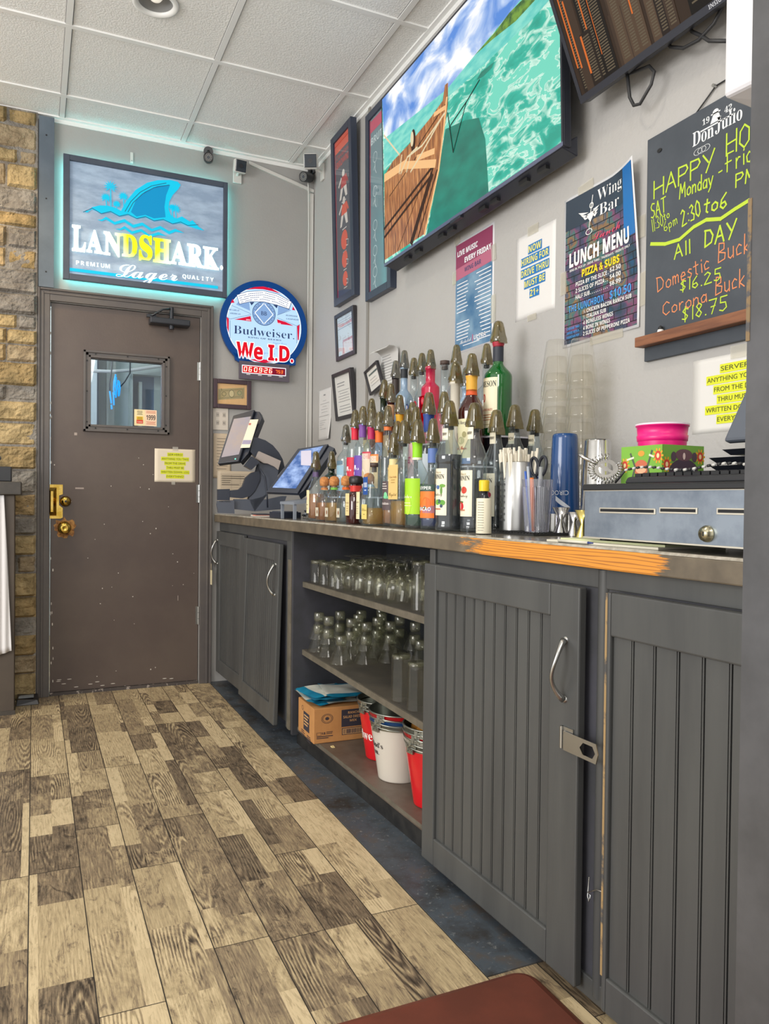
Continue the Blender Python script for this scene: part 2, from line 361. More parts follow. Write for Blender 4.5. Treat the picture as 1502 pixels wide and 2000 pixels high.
def build_floor():
    m, n, l, b = nodes('vinyl plank floor')
    uv = n.new('ShaderNodeUVMap'); uv.uv_map = 'UVMap'; at = n.new('ShaderNodeAttribute'); at.attribute_name = 'tone'
    sp = n.new('ShaderNodeSeparateColor'); l.new(at.outputs['Color'], sp.inputs[0])
    def mapped(sx, sy):
        q = n.new('ShaderNodeMapping'); q.inputs['Scale'].default_value = (sx, sy, 1); l.new(uv.outputs[0], q.inputs[0]); return q.outputs[0]
    def nz(vec, sc, det=5, dist=0.0, rough=.6):
        t = n.new('ShaderNodeTexNoise'); t.inputs['Scale'].default_value = sc; t.inputs['Detail'].default_value = det
        t.inputs['Distortion'].default_value = dist; t.inputs['Roughness'].default_value = rough; l.new(vec, t.inputs[0]); return t.outputs[0]
    def mth(op, a, c):
        t = n.new('ShaderNodeMath'); t.operation = op
        for i, q in enumerate((a, c)):
            if isinstance(q, (int, float)): t.inputs[i].default_value = q
            else: l.new(q, t.inputs[i])
        return t.outputs[0]
    fine = nz(mapped(60, 5), 3.2, 5, .6, .75)
    blot = nz(mapped(9, 3.2), 1.6, 7, 1.6, .72)
    wv = n.new('ShaderNodeTexWave'); wv.wave_type = 'RINGS'; wv.rings_direction = 'Z'; wv.inputs['Scale'].default_value = 9
    wv.inputs['Distortion'].default_value = 3.4; wv.inputs['Detail'].default_value = 4; wv.inputs['Detail Scale'].default_value = 3.0
    uv2 = n.new('ShaderNodeUVMap'); uv2.uv_map = 'rings'; rmp = n.new('ShaderNodeMapping'); rmp.inputs['Scale'].default_value = (4.6, .5, 1); l.new(uv2.outputs[0], rmp.inputs[0])
    l.new(rmp.outputs[0], wv.inputs[0])
    msk = n.new('ShaderNodeMapRange'); msk.inputs[1].default_value = .42; msk.inputs[2].default_value = .62; l.new(nz(mapped(7, 2.2), 1.4, 4), msk.inputs[0])
    ring = mth('MULTIPLY', mth('SUBTRACT', wv.outputs[1], .5), mth('MULTIPLY', mth('MULTIPLY', sp.outputs[1], msk.outputs[0]), .5))
    v = mth('ADD', sp.outputs[0], mth('MULTIPLY', mth('SUBTRACT', fine, .5), .75))
    v = mth('ADD', v, ring)
    drk = n.new('ShaderNodeMapRange'); drk.inputs[1].default_value = .54; drk.inputs[2].default_value = .68; drk.inputs[3].default_value = 0; drk.inputs[4].default_value = .34
    l.new(nz(mapped(16, 5.5), 1.3, 8, 2.4, .78), drk.inputs[0]); v = mth('SUBTRACT', v, drk.outputs[0])
    fib = nz(mapped(150, 7), 2.0, 3, .4, .6); v = mth('ADD', v, mth('MULTIPLY', mth('SUBTRACT', fib, .5), .5))
    v = mth('ADD', v, mth('MULTIPLY', mth('SUBTRACT', blot, .5), mth('ADD', mth('MULTIPLY', sp.outputs[2], 1.1), .35)))
    r = n.new('ShaderNodeValToRGB'); e = r.color_ramp.elements
    e[0].position = .02; e[0].color = lin('#362d24'); e[1].position = .95; e[1].color = lin('#d6c19a')
    for p, c in ((.26, '#5d5041'), (.48, '#8a7860'), (.68, '#b39f7b')):
        q = e.new(p); q.color = lin(c)
    l.new(v, r.inputs[0]); l.new(r.outputs[0], b.inputs['Base Color'])
    b.inputs['Roughness'].default_value = .42
    bp = n.new('ShaderNodeBump'); bp.inputs['Strength'].default_value = .25; bp.inputs['Distance'].default_value = .002
    l.new(v, bp.inputs['Height']); l.new(bp.outputs[0], b.inputs['Normal'])
    grv = mat('plank joint', '#2c2620', .8)
    vs = []; fs = []; uvs = []; uvr = []; tones = []; mi = []
    rr = random.Random(21)
    def piece(x0, x1, y0, y1, tone=None, kind=None):
        k = len(vs); vs.extend([(x0, y0, 0), (x1, y0, 0), (x1, y1, 0), (x0, y1, 0)]); fs.append((k, k+1, k+2, k+3)); mi.append(0)
        ou, ov = rr.uniform(0, 40), rr.uniform(0, 40)
        cx = (x1-x0)*rr.uniform(-.3, 1.3)
        uvs.extend([(ou-cx, ov), (ou+x1-x0-cx, ov), (ou+x1-x0-cx, ov+y1-y0), (ou-cx, ov+y1-y0)])
        ca_, cb_ = (x1-x0)*rr.uniform(.1, .9), (y1-y0)*rr.uniform(-.2, 1.2); sh = rr.uniform(0, 7)
        uvr.extend([(-ca_, -cb_), (x1-x0-ca_, -cb_), (x1-x0-ca_, y1-y0-cb_), (-ca_, y1-y0-cb_)])
        t = rr.choice([.36, .44, .5, .56, .6, .64, .68, .72, .78]) if tone is None else tone
        tones.extend([(t, rr.choice([0, .25, .6, 1.0, 1.0]), rr.choice([0, .2, .5, 1.0]), 1)]*4)
    def joint(x0, x1, y0, y1):
        k = len(vs); vs.extend([(x0, y0, .0004), (x1, y0, .0004), (x1, y1, .0004), (x0, y1, .0004)]); fs.append((k, k+1, k+2, k+3)); mi.append(1)
        uvs.extend([(0, 0)]*4); uvr.extend([(0, 0)]*4); tones.extend([(0, 0, 0, 1)]*4)
    PW = .13
    for k in range(-13, 12):
        x0 = -.012+PW*k; x1 = x0+PW
        y = .02-rr.uniform(0, .9)
        ends = [.02]
        while y > -5.6: ends.append(y); y -= rr.uniform(.75, 1.05)
        ends.append(-5.6)
        for ya, yb in zip(ends, ends[1:]):
            f = rr.choice([.16, .3, .35, .5, .62, .7, .84])
            for (xa, xb) in ((x0, x0+PW*f), (x0+PW*f, x1)):
                q = ya
                wide = (xb-xa) > .07
                while q > yb:
                    nq = max(yb, q-(rr.uniform(.16, .42) if wide else rr.uniform(.12, .4)))
                    if nq-yb < .06: nq = yb
                    piece(xa, xb, nq, q, None if wide else rr.choice([.38, .55, .72, .86, .9])); q = nq
            joint(x0, x1, yb-.001, yb+.001)
        joint(x0-.0012, x0+.0012, -5.6, .02)
    # the planks under the doorway and into the room behind
    piece(-1.7, 1.6, .02, 3.2, .6, 0)
    me = bpy.data.meshes.new('floor'); me.from_pydata(vs, [], fs); me.materials.append(m); me.materials.append(grv)
    me.polygons.foreach_set('material_index', mi)
    u = me.uv_layers.new(name='UVMap'); u.data.foreach_set('uv', [c for p in uvs for c in p])
    u = me.uv_layers.new(name='rings'); u.data.foreach_set('uv', [c for p in uvr for c in p])
    a = me.color_attributes.new('tone', 'FLOAT_COLOR', 'CORNER'); a.data.foreach_set('color', [c for p in tones for c in p])
    o = bpy.data.objects.new('floor', me); COL.objects.link(o); struct(o, 'weathered wood plank floor behind the bar')
build_floor()

# dark worn strip of old flooring along the cabinets
m, n, l, b = nodes('worn slate strip')
tc = n.new('ShaderNodeTexCoord'); t1 = n.new('ShaderNodeTexNoise'); t1.inputs['Scale'].default_value = 5; t1.inputs['Detail'].default_value = 10; t1.inputs['Roughness'].default_value = .7
t2 = n.new('ShaderNodeTexNoise'); t2.inputs['Scale'].default_value = 60; t2.inputs['Detail'].default_value = 6; t2.inputs['Roughness'].default_value = .8
for t in (t1, t2): l.new(tc.outputs['Object'], t.inputs[0])
r1 = n.new('ShaderNodeValToRGB'); e = r1.color_ramp.elements
e[0].position = .34; e[0].color = lin('#332f2b'); e[1].position = .7; e[1].color = lin('#5a4a38'); q = e.new(.52); q.color = lin('#485058')
l.new(t1.outputs[0], r1.inputs[0])
r2 = n.new('ShaderNodeValToRGB'); r2.color_ramp.elements[0].position = .58; r2.color_ramp.elements[1].position = .72; l.new(t2.outputs[0], r2.inputs[0])
mx = n.new('ShaderNodeMix'); mx.data_type = 'RGBA'; l.new(r2.outputs[0], mx.inputs[0]); l.new(r1.outputs[0], mx.inputs[6]); mx.inputs[7].default_value = lin('#8d8f8e')
l.new(mx.outputs[2], b.inputs['Base Color']); b.inputs['Roughness'].default_value = .45
m_strip = m
mb = MB(); mb.box(.899, 1.45, -2.93, .0, -.004, .003, m_strip)
struct(mb.obj('trim_1'), 'dark worn slate strip of floor along the cabinets')

# ceiling: textured tiles in a white grid, a round lamp cut into one tile
mb = MB(); CAN = (.428, -1.173, .068)
xs = [GX+GT*i for i in range(-4, 3)]+[XW]; ys = [0]+[-GD-GT*j for j in range(0, 10)]
for x0, x1 in zip(xs, xs[1:]):
    for y1, y0 in zip(ys, ys[1:]):
        if x0 < CAN[0] < x1 and y0 < CAN[1] < y1:
            N = 32; vs = []; fs = []
            for i in range(N):
                t = 2*PI*i/N; c, q = math.cos(t), math.sin(t); k = 1/max(abs(c)/(GT/2), abs(q)/(GT/2))
                vs += [(CAN[0]+CAN[2]*c, CAN[1]+CAN[2]*q, 0), ((x0+x1)/2+k*c, (y0+y1)/2+k*q, 0)]
            for i in range(N): j = (i+1) % N; fs.append((2*i, 2*i+1, 2*j+1, 2*j))
            mb.add(vs, fs, m_tile, False, T((0, 0, ZCEIL+.006)))
            k = len(mb.v)
        else:
            mb.add([(x0, y0, ZCEIL+.006), (x0, y1, ZCEIL+.006), (x1, y1, ZCEIL+.006), (x1, y0, ZCEIL+.006)], [(0, 1, 2, 3)], m_tile)
mb.box(xs[0], XW, ys[-1], .3, ZCEIL+.12, ZCEIL+.16, m_tile)
ceil = struct(mb.obj('ceiling'), 'white textured tile ceiling')
g = MB(); w = .0125
for x in xs[:-1]:
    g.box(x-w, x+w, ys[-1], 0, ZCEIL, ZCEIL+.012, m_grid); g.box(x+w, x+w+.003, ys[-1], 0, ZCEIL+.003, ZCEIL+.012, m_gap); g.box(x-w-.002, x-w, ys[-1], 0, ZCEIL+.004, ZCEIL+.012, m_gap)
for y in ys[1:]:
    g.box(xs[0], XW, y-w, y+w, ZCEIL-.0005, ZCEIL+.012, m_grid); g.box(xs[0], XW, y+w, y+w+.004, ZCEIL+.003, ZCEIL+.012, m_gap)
g.box(XW-.024, XW, ys[-1], 0, ZCEIL-.002, ZCEIL+.006, m_grid); g.box(XW-.004, XW, ys[-1], 0, ZCEIL-.024, ZCEIL+.006, m_grid)
g.box(xs[0], XW, -.024, 0, ZCEIL-.002, ZCEIL+.006, m_grid); g.box(xs[0], XW, -.004, 0, ZCEIL-.022, ZCEIL+.006, m_grid)
o = g.obj('grid', parent=ceil); o['kind'] = 'structure'

# recessed lamp in the ceiling tile
lamp = thing('recessed_ceiling_lamp', 'round recessed ceiling lamp with white bulb in the tiles', 'lamp', T((CAN[0], CAN[1], ZCEIL)))
MB().lathe([(.088, .002), (.088, -.003), (.08, -.005), (.066, .0), (.066, .008)], 40, m_grid).obj('trim_ring', parent=lamp)
MB().lathe([(.0665, .006), (.06, .05), (.056, .1), (0, .1)], 40, mat('lamp baffle', '#8b8b8b', .35)).obj('baffle', parent=lamp)
MB().lathe([(0, .012), (.02, .016), (.03, .03), (.031, .05), (.02, .085), (.02, .1)], 24, mat('frosted bulb', '#f2f0ea', .4, emit='#fff4e0', es=.45)).obj('bulb', parent=lamp)

# walls
XL = py(99, 900, .015).x; XR = py(388, 900, .015).x; ZT = py(240, 606.5, .015).z
DX0, DX1, DZ = .0119, .9041, 2.1033
mb = MB(); mb.box(XW, XW+.15, -6.0, .12, 0, ZCEIL+.1, m_wall); wr = struct(mb.obj('wall_right'), 'light grey painted wall above the back bar')
mb = MB()
mb.box(-1.7, XL-.004, 0, .12, 0, ZCEIL+.1, m_wallb); mb.box(XR+.004, XW, 0, .12, 0, ZCEIL+.1, m_wallb); mb.box(XL-.004, XR+.004, 0, .12, ZT+.004, ZCEIL+.1, m_wallb)
wb = struct(mb.obj('wall_back'), 'grey painted wall around the brown door')
# panel joint moulding on the right wall and the white conduit in the corner
jy = px(719, 640, XW).y
mb = MB(); mb.box(XW-.006, XW, jy-.012, jy+.012, ZC, ZCEIL-.02, mat('panel joint grey', '#8b8780', .5)); struct(mb.obj('trim_2'), 'narrow vertical joint strip on the grey right wall')
m_wplast = mat('white plastic', '#d4d2cd', .4)

# stacked stone wall left of the door
m_st = [mat('stone '+c, c, .85, bump=(70, .9, .012), var=(14, d)) for c, d in (('#94805c', '#b8a079'), ('#8d7c62', '#ab9a7d'), ('#85734f', '#ad9468'), ('#77716a', '#959088'), ('#98855f', '#c0a97d'))]
mb = MB(); z = .0; rs = random.Random(5); row = 0
while z < ZCEIL:
    h = rs.choice([.075, .09, .105, .12, .135]); z1 = min(z+h, ZCEIL)
    x = DX0-.002
    while x > -1.0:
        wd = rs.choice([.09, .14, .22, .3]); x0 = x-wd; dp = rs.uniform(.03, .055); sd = rs.uniform(0, 99)
        nu, nv = max(4, int(wd/.014)), max(4, int((z1-z)/.012))
        def fn(i, j, x0=x0, x1=x, z0=z, z1=z1, dp=dp, sd=sd):
            ed = min(i, 1-i)*wd/.012; ej = min(j, 1-j)*(z1-z0)/.012; k = min(1, ed)*min(1, ej)
            q = NZ.fractal((x0*9+i*wd*16+sd, j*(z1-z0)*22, sd), .9, 2.2, 4)
            return (x0+.001+(x1-x0-.002)*i, -(dp*(.55+.45*k)+k*.012*q), z0+.0015+(z1-z0-.003)*j)
        mb.grid(fn, nu, nv, rs.choice(m_st), smooth=False)
        x = x0
    z = z1; row += 1
mb.box(-1.7, DX0-.002, -.028, 0, 0, ZCEIL, m_st[3])
ws = struct(mb.obj('wall_left'), 'tan and grey stacked stone wall beside the door')
# blue grey board between stone and sign, above the door casing
mb = MB(); mb.box(.016, .087, -.03, -.0, DZ, ZCEIL-.012, mat('blue grey board', '#5a6672', .5, var=(5, '#65717d')))
for z in (2.18, 2.55, 2.87): mb.cyl(.004, 0, .002, 10, mat('screw black', '#1c1c1e', .5), T((.05, -.0302, z))@RX(PI/2))
struct(mb.obj('trim_3'), 'blue grey vertical board above the left of the door casing')

# ------------------------------------------------------------------ door
m_door = mat('brown door paint', '#544843', .38, var=(2.2, '#5c5049'), bump=(140, .12, .002))
m_case = mat('brown casing paint', '#55504f', .4, var=(6, '#5e5854'))
m_chip = mat('chipped white paint', '#cfc8bf', .7)
m_brass = mat('polished brass', '#d0b060', .2, 1.0, var=(30, '#b8963e'))
m_steel = mat('brushed steel', '#b9b9b6', .28, 1.0)
mb = MB()
for (x0, x1) in ((DX0, XL-.006), (XR+.006, DX1)):
    s = 1 if x0 < .4 else -1; a, c = (x0, x1) if s > 0 else (x1, x0)
    mb.box(min(a, c), max(a, c), -.016, .1, 0, DZ, m_case)
    mb.box(min(a, a+s*.012), max(a, a+s*.012), -.026, -.0161, 0, DZ, m_case); mb.box(min(a+s*.018, a+s*.03), max(a+s*.018, a+s*.03), -.021, -.0161, 0, DZ-.018, m_case)
mb.box(XL-.0059, XR+.0059, -.0158, .1, ZT+.006, DZ-.0002, m_case); mb.box(DX0+.0121, DX1-.0121, -.0258, -.0159, DZ-.012, DZ-.0002, m_case); mb.box(DX0+.0302, DX1-.0302, -.0208, -.0159, DZ-.03, DZ-.018, m_case)

door = thing('door_1', 'brown painted steel door with small window and brass knob', 'door', T((0, 0, 0)))
door['kind'] = 'structure'
o = mb.obj('casing', parent=door, bevel=.003)
# leaf with a window opening
WX0, WX1, WZ0, WZ1 = .269, .632, 1.412, 1.766
mb = MB(); y0, y1 = .012, .056
for (a, c, d, e) in ((XL, WX0, .018, ZT), (WX1, XR, .018, ZT), (WX0, WX1, .018, WZ0), (WX0, WX1, WZ1, ZT)): mb.box(a, c, y0, y1, d, e, m_door)
leaf = mb.obj('leaf', parent=door)
mb = MB(); ox0, ox1, oz0, oz1 = .232, .672, 1.381, 1.806
for k, (d, e) in enumerate(((0, .012), (.011, .026), (.025, .037))):
    q = (.018, .01, .014)[k]
    for (a, c, f, g_) in ((ox0+d, ox0+e, oz0+d, oz1-d), (ox1-e, ox1-d, oz0+d, oz1-d), (ox0+d, ox1-d, oz0+d, oz0+e), (ox0+d, ox1-d, oz1-e, oz1-d)): mb.box(a, c, y0-q, y0+.01, f, g_, m_case)
for i in range(3):
    for (x, z) in ((ox0+.018, oz0+.05+i*.16), (ox1-.018, oz0+.05+i*.16), (ox0+.06+i*.16, oz0+.018), (ox0+.06+i*.16, oz1-.018)): mb.cyl(.004, 0, .004, 8, mat('screw black'), T((x, y0-.009, z))@RX(PI/2))
wf = mb.obj('window_frame', parent=door, bevel=.002)
MB().box(WX0, WX1, .03, .035, WZ0, WZ1, glass('door pane', '#e8eef2', .04, .6)).obj('pane', parent=wf)
mb = MB()                                                   # paper permit in the corner of the pane
pp = MB(); PX, PZ, PW_, PH = py(262, 831, .03).x, py(262, 831, .03).z, .11, .082

MF = frame((PX, .0285, PZ), (1, 0, 0), (0, 0, 1))
pp.rect(0, 0, .118, .088, paint('#f0dfae'), 0); pp.rect(.0561, 0, .0619, .088, paint('#f3d2b4'), .0002)
text(pp, '1999', .087, .034, .026, paint('#2a2a2e'), 'bold', w=.048, z=.0006)
pp.rect(.012, .012, .034, .038, paint('#efc63a'), .0004); pp.rect(.012, .012, .034, .02, paint('#d6492f'), .0006)
lines(pp, .014, .078, .03, 4, .006, .0022, paint('#5b5236'), .0006, .3, 'c'); lines(pp, .06, .078, .054, 2, .007, .003, paint('#d07a56'), .0006, .2, 'c'); lines(pp, .062, .022, .05, 3, .006, .0022, paint('#d0603f'), .0006, .3, 'c')
lines(pp, .015, .044, .028, 3, .005, .002, paint('#5b4a20'), .0006, .3, 'c'); text(pp, 'Lottery', .029, .018, .006, paint('#f6f0e0'), 'ital', z=.0008)
permit = tag(pp.obj('window_permit', M=MF), 'yellow and pink paper permit reading 1999 in door window', 'sign')
# hinges, closer, lock
for z in (1.74, 1.06, .38):
    mb = MB(); mb.cyl(.006, -.05, .05, 10, m_steel, T((XR+.003, .004, z)))
    for k in (-.017, .017): mb.cyl(.0066, k-.001, k+.001, 10, m_dark, T((XR+.003, .004, z)))
    mb.box(XR-.012, XR, .009, .0125, z-.05, z+.05, m_steel); mb.obj('hinge', parent=door)
m_clo = mat('closer black', '#33353b', .35, .3)
cl = MB(); a = py(292, 621, -.03); c = py(370, 634, -.03)
cl.box(a.x, c.x, -.06, .012, c.z-.016, c.z+.018, m_clo); cl.cyl(.014, 0, .02, 14, m_clo, T(((a.x+c.x)/2+.01, -.03, c.z-.036)))
cb = cl.obj('closer_body', parent=door, bevel=.006)
MB().cyl(.011, 0, .07, 12, m_clo, T(((a.x+c.x)/2+.01, -.03, c.z+.012))).obj('closer_spindle', parent=cb)
ar = MB(); sx, sz = (a.x+c.x)/2+.01, c.z+.075
ar.tube([(sx, -.03, sz), (sx-.05, -.06, sz-.015), (sx-.1, -.035, sz-.045), (sx-.12, -.02, sz-.04)], .005, 8, m_clo); ar.box(sx-.13, sx-.08, -.03, -.014, sz-.055, sz-.04, m_clo)
ar.obj('closer_arm', parent=cb)
lk = MB(); a = py(90, 946, -.005); c = py(121, 1013, -.005)            # brass latch guard
x0, x1, z0, z1 = a.x, c.x+.004, c.z, a.z
lk.poly([(x0, z0), (x1-.012, z0), (x1, z0+.005), (x1, z0+.055), (x1-.018, z0+.07), (x1-.018, z0+.12), (x1, z1-.05), (x1, z1), (x0, z1)], m_brass, 0, frame((0, .011, 0), (1, 0, 0), (0, 0, 1)), .004)
lk.hexa([(x0+.008, .007, z0+.015), (x0+.05, .007, z0+.015), (x0+.05, .007, z1-.015), (x0+.008, .007, z1-.015), (x0+.022, -.018, z0+.035), (x0+.034, -.018, z0+.035), (x0+.034, -.018, z1-.035), (x0+.022, -.018, z1-.035)], m_brass)
for z in (z0+.012, z1-.014): lk.cyl(.006, 0, .004, 12, m_brass, T((x1-.012, .007, z))@RX(PI/2))
lk.obj('latch_guard', parent=door)
db = py(128, 979, 0); kb = py(126, 1031, 0)
MB().lathe([(.028, 0), (.027, .012), (.021, .02), (.02, .026), (.0, .026)], 28, m_brass, T((db.x, .012, db.z))@RX(PI/2)).lathe([(.006, .027), (.006, .0285), (0, .0285)], 12, m_dark, T((db.x, .012, db.z))@RX(PI/2)).obj('deadbolt', parent=door)
MB().lathe([(.034, 0), (.032, .006), (.014, .012), (.013, .03), (.024, .038), (.03, .052), (.026, .066), (.012, .07), (.008, .068), (0, .068)], 30, m_brass, T((kb.x, .012, kb.z))@RX(PI/2)).obj('knob', parent=door)
ch = MB()                                                   # bare wood where the old lock was cut out, and chips
rc = random.Random(3); pts = []
for i in range(26):
    t = 2*PI*i/26; r = .05+rc.uniform(-.012, .012); pts.append((kb.x+.006+r*1.05*math.cos(t), kb.z+r*math.sin(t)))
FM = frame((0, .0116, 0), (1, 0, 0), (0, 0, 1))
ch.poly([(kb.x+.006, kb.z)]*0+pts, mat('bare wood', '#b98a4e', .8, var=(60, '#7a4f30')), 0, FM)
for i in range(70):
    u, v = (rc.uniform(100, 385), rc.uniform(880, 1340)) if i < 34 else (rc.uniform(97, 104), rc.uniform(600, 1340)) if i < 56 else (rc.uniform(100, 385), rc.uniform(1325, 1346))
    p = py(u, v, .0115); ch.disc(p.x, p.z, rc.uniform(.0012, .0035) if i < 56 else .012, rc.uniform(.0012, .004) if i < 34 else .008 if i < 56 else .002, m_chip, .0002, 7, M=FM)
for (u, v, w_, h_) in ((147, 955, .042, .008), (145, 850, .014, .014), (347, 1173, .003, .028)):
    p = py(u, v, .0115); ch.rect(p.x, p.z, w_, h_, mat('tape residue', '#a89a92', .6), .0002, FM)
ch.obj('paint_chips', parent=leaf)
mb = MB(); mb.box(XL, XR, .0, .07, 0, .016, mat('worn threshold', '#4a4340', .6, var=(40, '#9a9088', .58, .6))); mb.obj('threshold', parent=door)
# room behind the door, seen through the pane
mbr = MB(); m_bk = mat('back room wall', '#cdd3d0', .6, var=(2, '#d6dbd6'))
mbr.box(-1.7, 1.6, 1.9, 2.0, 0, 3, m_bk); mbr.box(-1.7, -1.6, .12, 2, 0, 3, m_bk); mbr.box(1.5, 1.6, .12, 2, 0, 3, m_bk); mbr.box(-1.7, 1.6, .12, 2, 2.9, 3, m_bk)
xa, xb, xc_, xd = [py(150+x/7.51, 800, 1.8).x for x in (280, 330, 440, 470)]
mbr.box(xa-.1, xa, 1.7, 1.9, 0, 3, m_bk); mbr.box(xc_, xd, 1.82, 1.9, 0, 3, m_bk); mbr.box(xa, xb, 1.86, 1.9, 0, 3, mat('blue grey panel', '#6d7f96', .5))
struct(mbr.obj('wall_far'), 'pale wall of the room behind the door')
fr = MB(); m_fr = mat('pale door frame', '#b5bcb4', .5)
xe, xf, xg = [py(150+x/7.51, 800, 1.8).x for x in (775, 812, 905)]; zt_ = py(150+900/7.51, 670+470/7.51, 1.8).z
fr.box(xe, xf, 1.76, 1.9, 0, zt_+.08, m_fr); fr.box(xf, xf+.75, 1.76, 1.9, zt_, zt_+.08, m_fr); fr.box(xf, xf+.75, 1.86, 1.9, 0, zt_, mat('blue grey panel'))
fr.box(xg, xg+.025, 1.8, 1.86, 0, zt_-.05, m_fr); fr.box(xg+.12, xg+.2, 1.84, 1.87, 0, zt_, m_fr)
struct(fr.obj('door_2'), 'pale framed doorway in the room behind the door pane')
pi = MB(); pi.tube([py(150+x/7.51, 670+y/7.51, 1.7) for x, y in ((-300, 400), (210, 407), (500, 418), (780, 400), (1230, 335), (1500, 300))], .013, 10, m_wplast)
tag(pi.obj('ceiling_pipe'), 'white pipe crossing the room seen through the door pane', 'pipe')
ne = MB(); m_ne = glow('blue neon', '#2aa0ff', 1.6)
for pts in (((484, 705), (500, 830), (508, 885)), ((508, 905), (512, 970)), ((535, 720), (540, 810), (545, 910)), ((572, 460), (548, 560), (540, 680), (565, 760)), ((578, 500), (566, 600), (580, 690), (572, 800)), ((608, 545), (596, 640), (615, 700), (612, 780)), ((622, 560), (632, 660), (618, 770))):
    ne.tube([py(150+x/7.51, 670+y/7.51, 1.3) for x, y in pts], .0055, 8, m_ne)
ne.tube([py(150+x/7.51, 670+y/7.51, 1.31) for x, y in ((520, 120), (510, 400), (480, 600), (484, 705))], .005, 6, m_dark); ne.tube([py(150+x/7.51, 670+y/7.51, 1.31) for x, y in ((640, 640), (700, 570), (780, 440), (784, 100))], .005, 6, m_dark)
tag(ne.obj('neon_sign'), 'blue neon tubes glowing in the room behind the door pane', 'neon sign')
light('back_room_lamp', 'POINT', (-.5, .9, 2.4), 55, (.92, .97, 1.0), .15)
light('back_room_neon', 'POINT', (-.1, 1.2, 1.7), 5, (.25, .45, 1.0), .1)
# ------------------------------------------------------------------ back bar: countertop, cabinets, open shelves
K = frame(CO, ES, EA)                       # local x = along the counter towards the camera, y = into the counter, z up
def aback(s): return (XW-.003-CO.x-s*math.sin(DL))/math.cos(DL)
m_cab = mat('charcoal cabinet paint', '#454646', .42, var=(7, '#4f504f'), bump=(220, .12, .001), stretch=(1, 1, .12))
m_cabw = mat('worn door edge', '#a0845a', .7, var=(18, '#4a4a4a', .5, .6))
m_in = mat('dark inside paint', '#38393d', .55, var=(5, '#42424a'))
m_navy = mat('dark navy back panel', '#23262f', .6)
m_shelf = mat('worn dark shelf', '#4a4641', .4, var=(9, '#5a544b'), bump=(40, .1, .002))
m_edge = mat('shelf edge', '#5f594d', .5, var=(20, '#6e675a'))

m, n, l, b = nodes('worn painted counter edge')
tc = n.new('ShaderNodeTexCoord'); sp = n.new('ShaderNodeSeparateXYZ'); l.new(tc.outputs['Object'], sp.inputs[0])
mp = n.new('ShaderNodeMapping'); mp.inputs['Scale'].default_value = (3, 3, 34); l.new(tc.outputs['Object'], mp.inputs[0])
nz = n.new('ShaderNodeTexNoise'); nz.inputs['Scale'].default_value = 3.5; nz.inputs['Detail'].default_value = 8; nz.inputs['Roughness'].default_value = .7; l.new(mp.outputs[0], nz.inputs[0])
def rng(a, c, d, e, src):
    q = n.new('ShaderNodeMapRange'); q.inputs[1].default_value = a; q.inputs[2].default_value = c; q.inputs[3].default_value = d; q.inputs[4].default_value = e; l.new(src, q.inputs[0]); return q.outputs[0]
def mm(op, a, c):
    q = n.new('ShaderNodeMath'); q.operation = op
    for i, v in enumerate((a, c)):
        if isinstance(v, (int, float)): q.inputs[i].default_value = v
        else: l.new(v, q.inputs[i])
    return q.outputs[0]
lo = rng(2.5, 2.86, 0, 1, sp.outputs[0]); hi = rng(3.24, 3.36, 1, 0, sp.outputs[0])
k = mm('MULTIPLY', lo, hi); k = mm('ADD', k, mm('MULTIPLY', mm('SUBTRACT', nz.outputs[0], .5), 1.5)); k = rng(.44, .56, 0, 1, k)
mp2 = n.new('ShaderNodeMapping'); mp2.inputs['Scale'].default_value = (1.2, 1, 26); l.new(tc.outputs['Object'], mp2.inputs[0])
wv = n.new('ShaderNodeTexWave'); wv.bands_direction = 'Z'; wv.inputs['Scale'].default_value = 1.9; wv.inputs['Distortion'].default_value = 9; wv.inputs['Detail'].default_value = 3; l.new(mp2.outputs[0], wv.inputs[0])
cr = n.new('ShaderNodeValToRGB'); cr.color_ramp.elements[0].color = lin('#a8692a'); cr.color_ramp.elements[0].position = .05; cr.color_ramp.elements[1].color = lin('#d88f34'); cr.color_ramp.elements[1].position = .3
l.new(wv.outputs[1], cr.inputs[0])
n2 = n.new('ShaderNodeTexNoise'); n2.inputs['Scale'].default_value = 20; n2.inputs['Detail'].default_value = 8; l.new(tc.outputs['Object'], n2.inputs[0])
pr = n.new('ShaderNodeValToRGB'); pr.color_ramp.elements[0].color = lin('#5c5346'); pr.color_ramp.elements[0].position = .35; pr.color_ramp.elements[1].color = lin('#756a59'); pr.color_ramp.elements[1].position = .7; l.new(n2.outputs[0], pr.inputs[0])
mx = n.new('ShaderNodeMix'); mx.data_type = 'RGBA'; l.new(k, mx.inputs[0]); l.new(pr.outputs[0], mx.inputs[6]); l.new(cr.outputs[0], mx.inputs[7])
l.new(mx.outputs[2], b.inputs['Base Color']); b.inputs['Roughness'].default_value = .5
m_fascia = m
m_top = mat('glossy grey counter top', '#6f6a61', .16, var=(6, '#857f74'))
m_lip = mat('pale counter lip', '#b4ada0', .35, var=(30, '#8a8375'))  # paler strip along the top front edge
S0, S1 = .006, 3.95
ct = thing('countertop', 'long grey bar countertop with worn orange wood front edge', 'countertop', K)
MB().hexa([(S0, .006, .912), (S1, .006, .912), (S1, aback(S1), .912), (S0, aback(S0)-.02, .912), (S0, .006, ZC), (S1, .006, ZC), (S1, aback(S1), ZC), (S0, aback(S0)-.02, ZC)], m_top).obj('slab', parent=ct)
MB().box(S0, S1, 0, .022, .904, ZC-.004, m_fascia).obj('front_edge', parent=ct, bevel=.003)
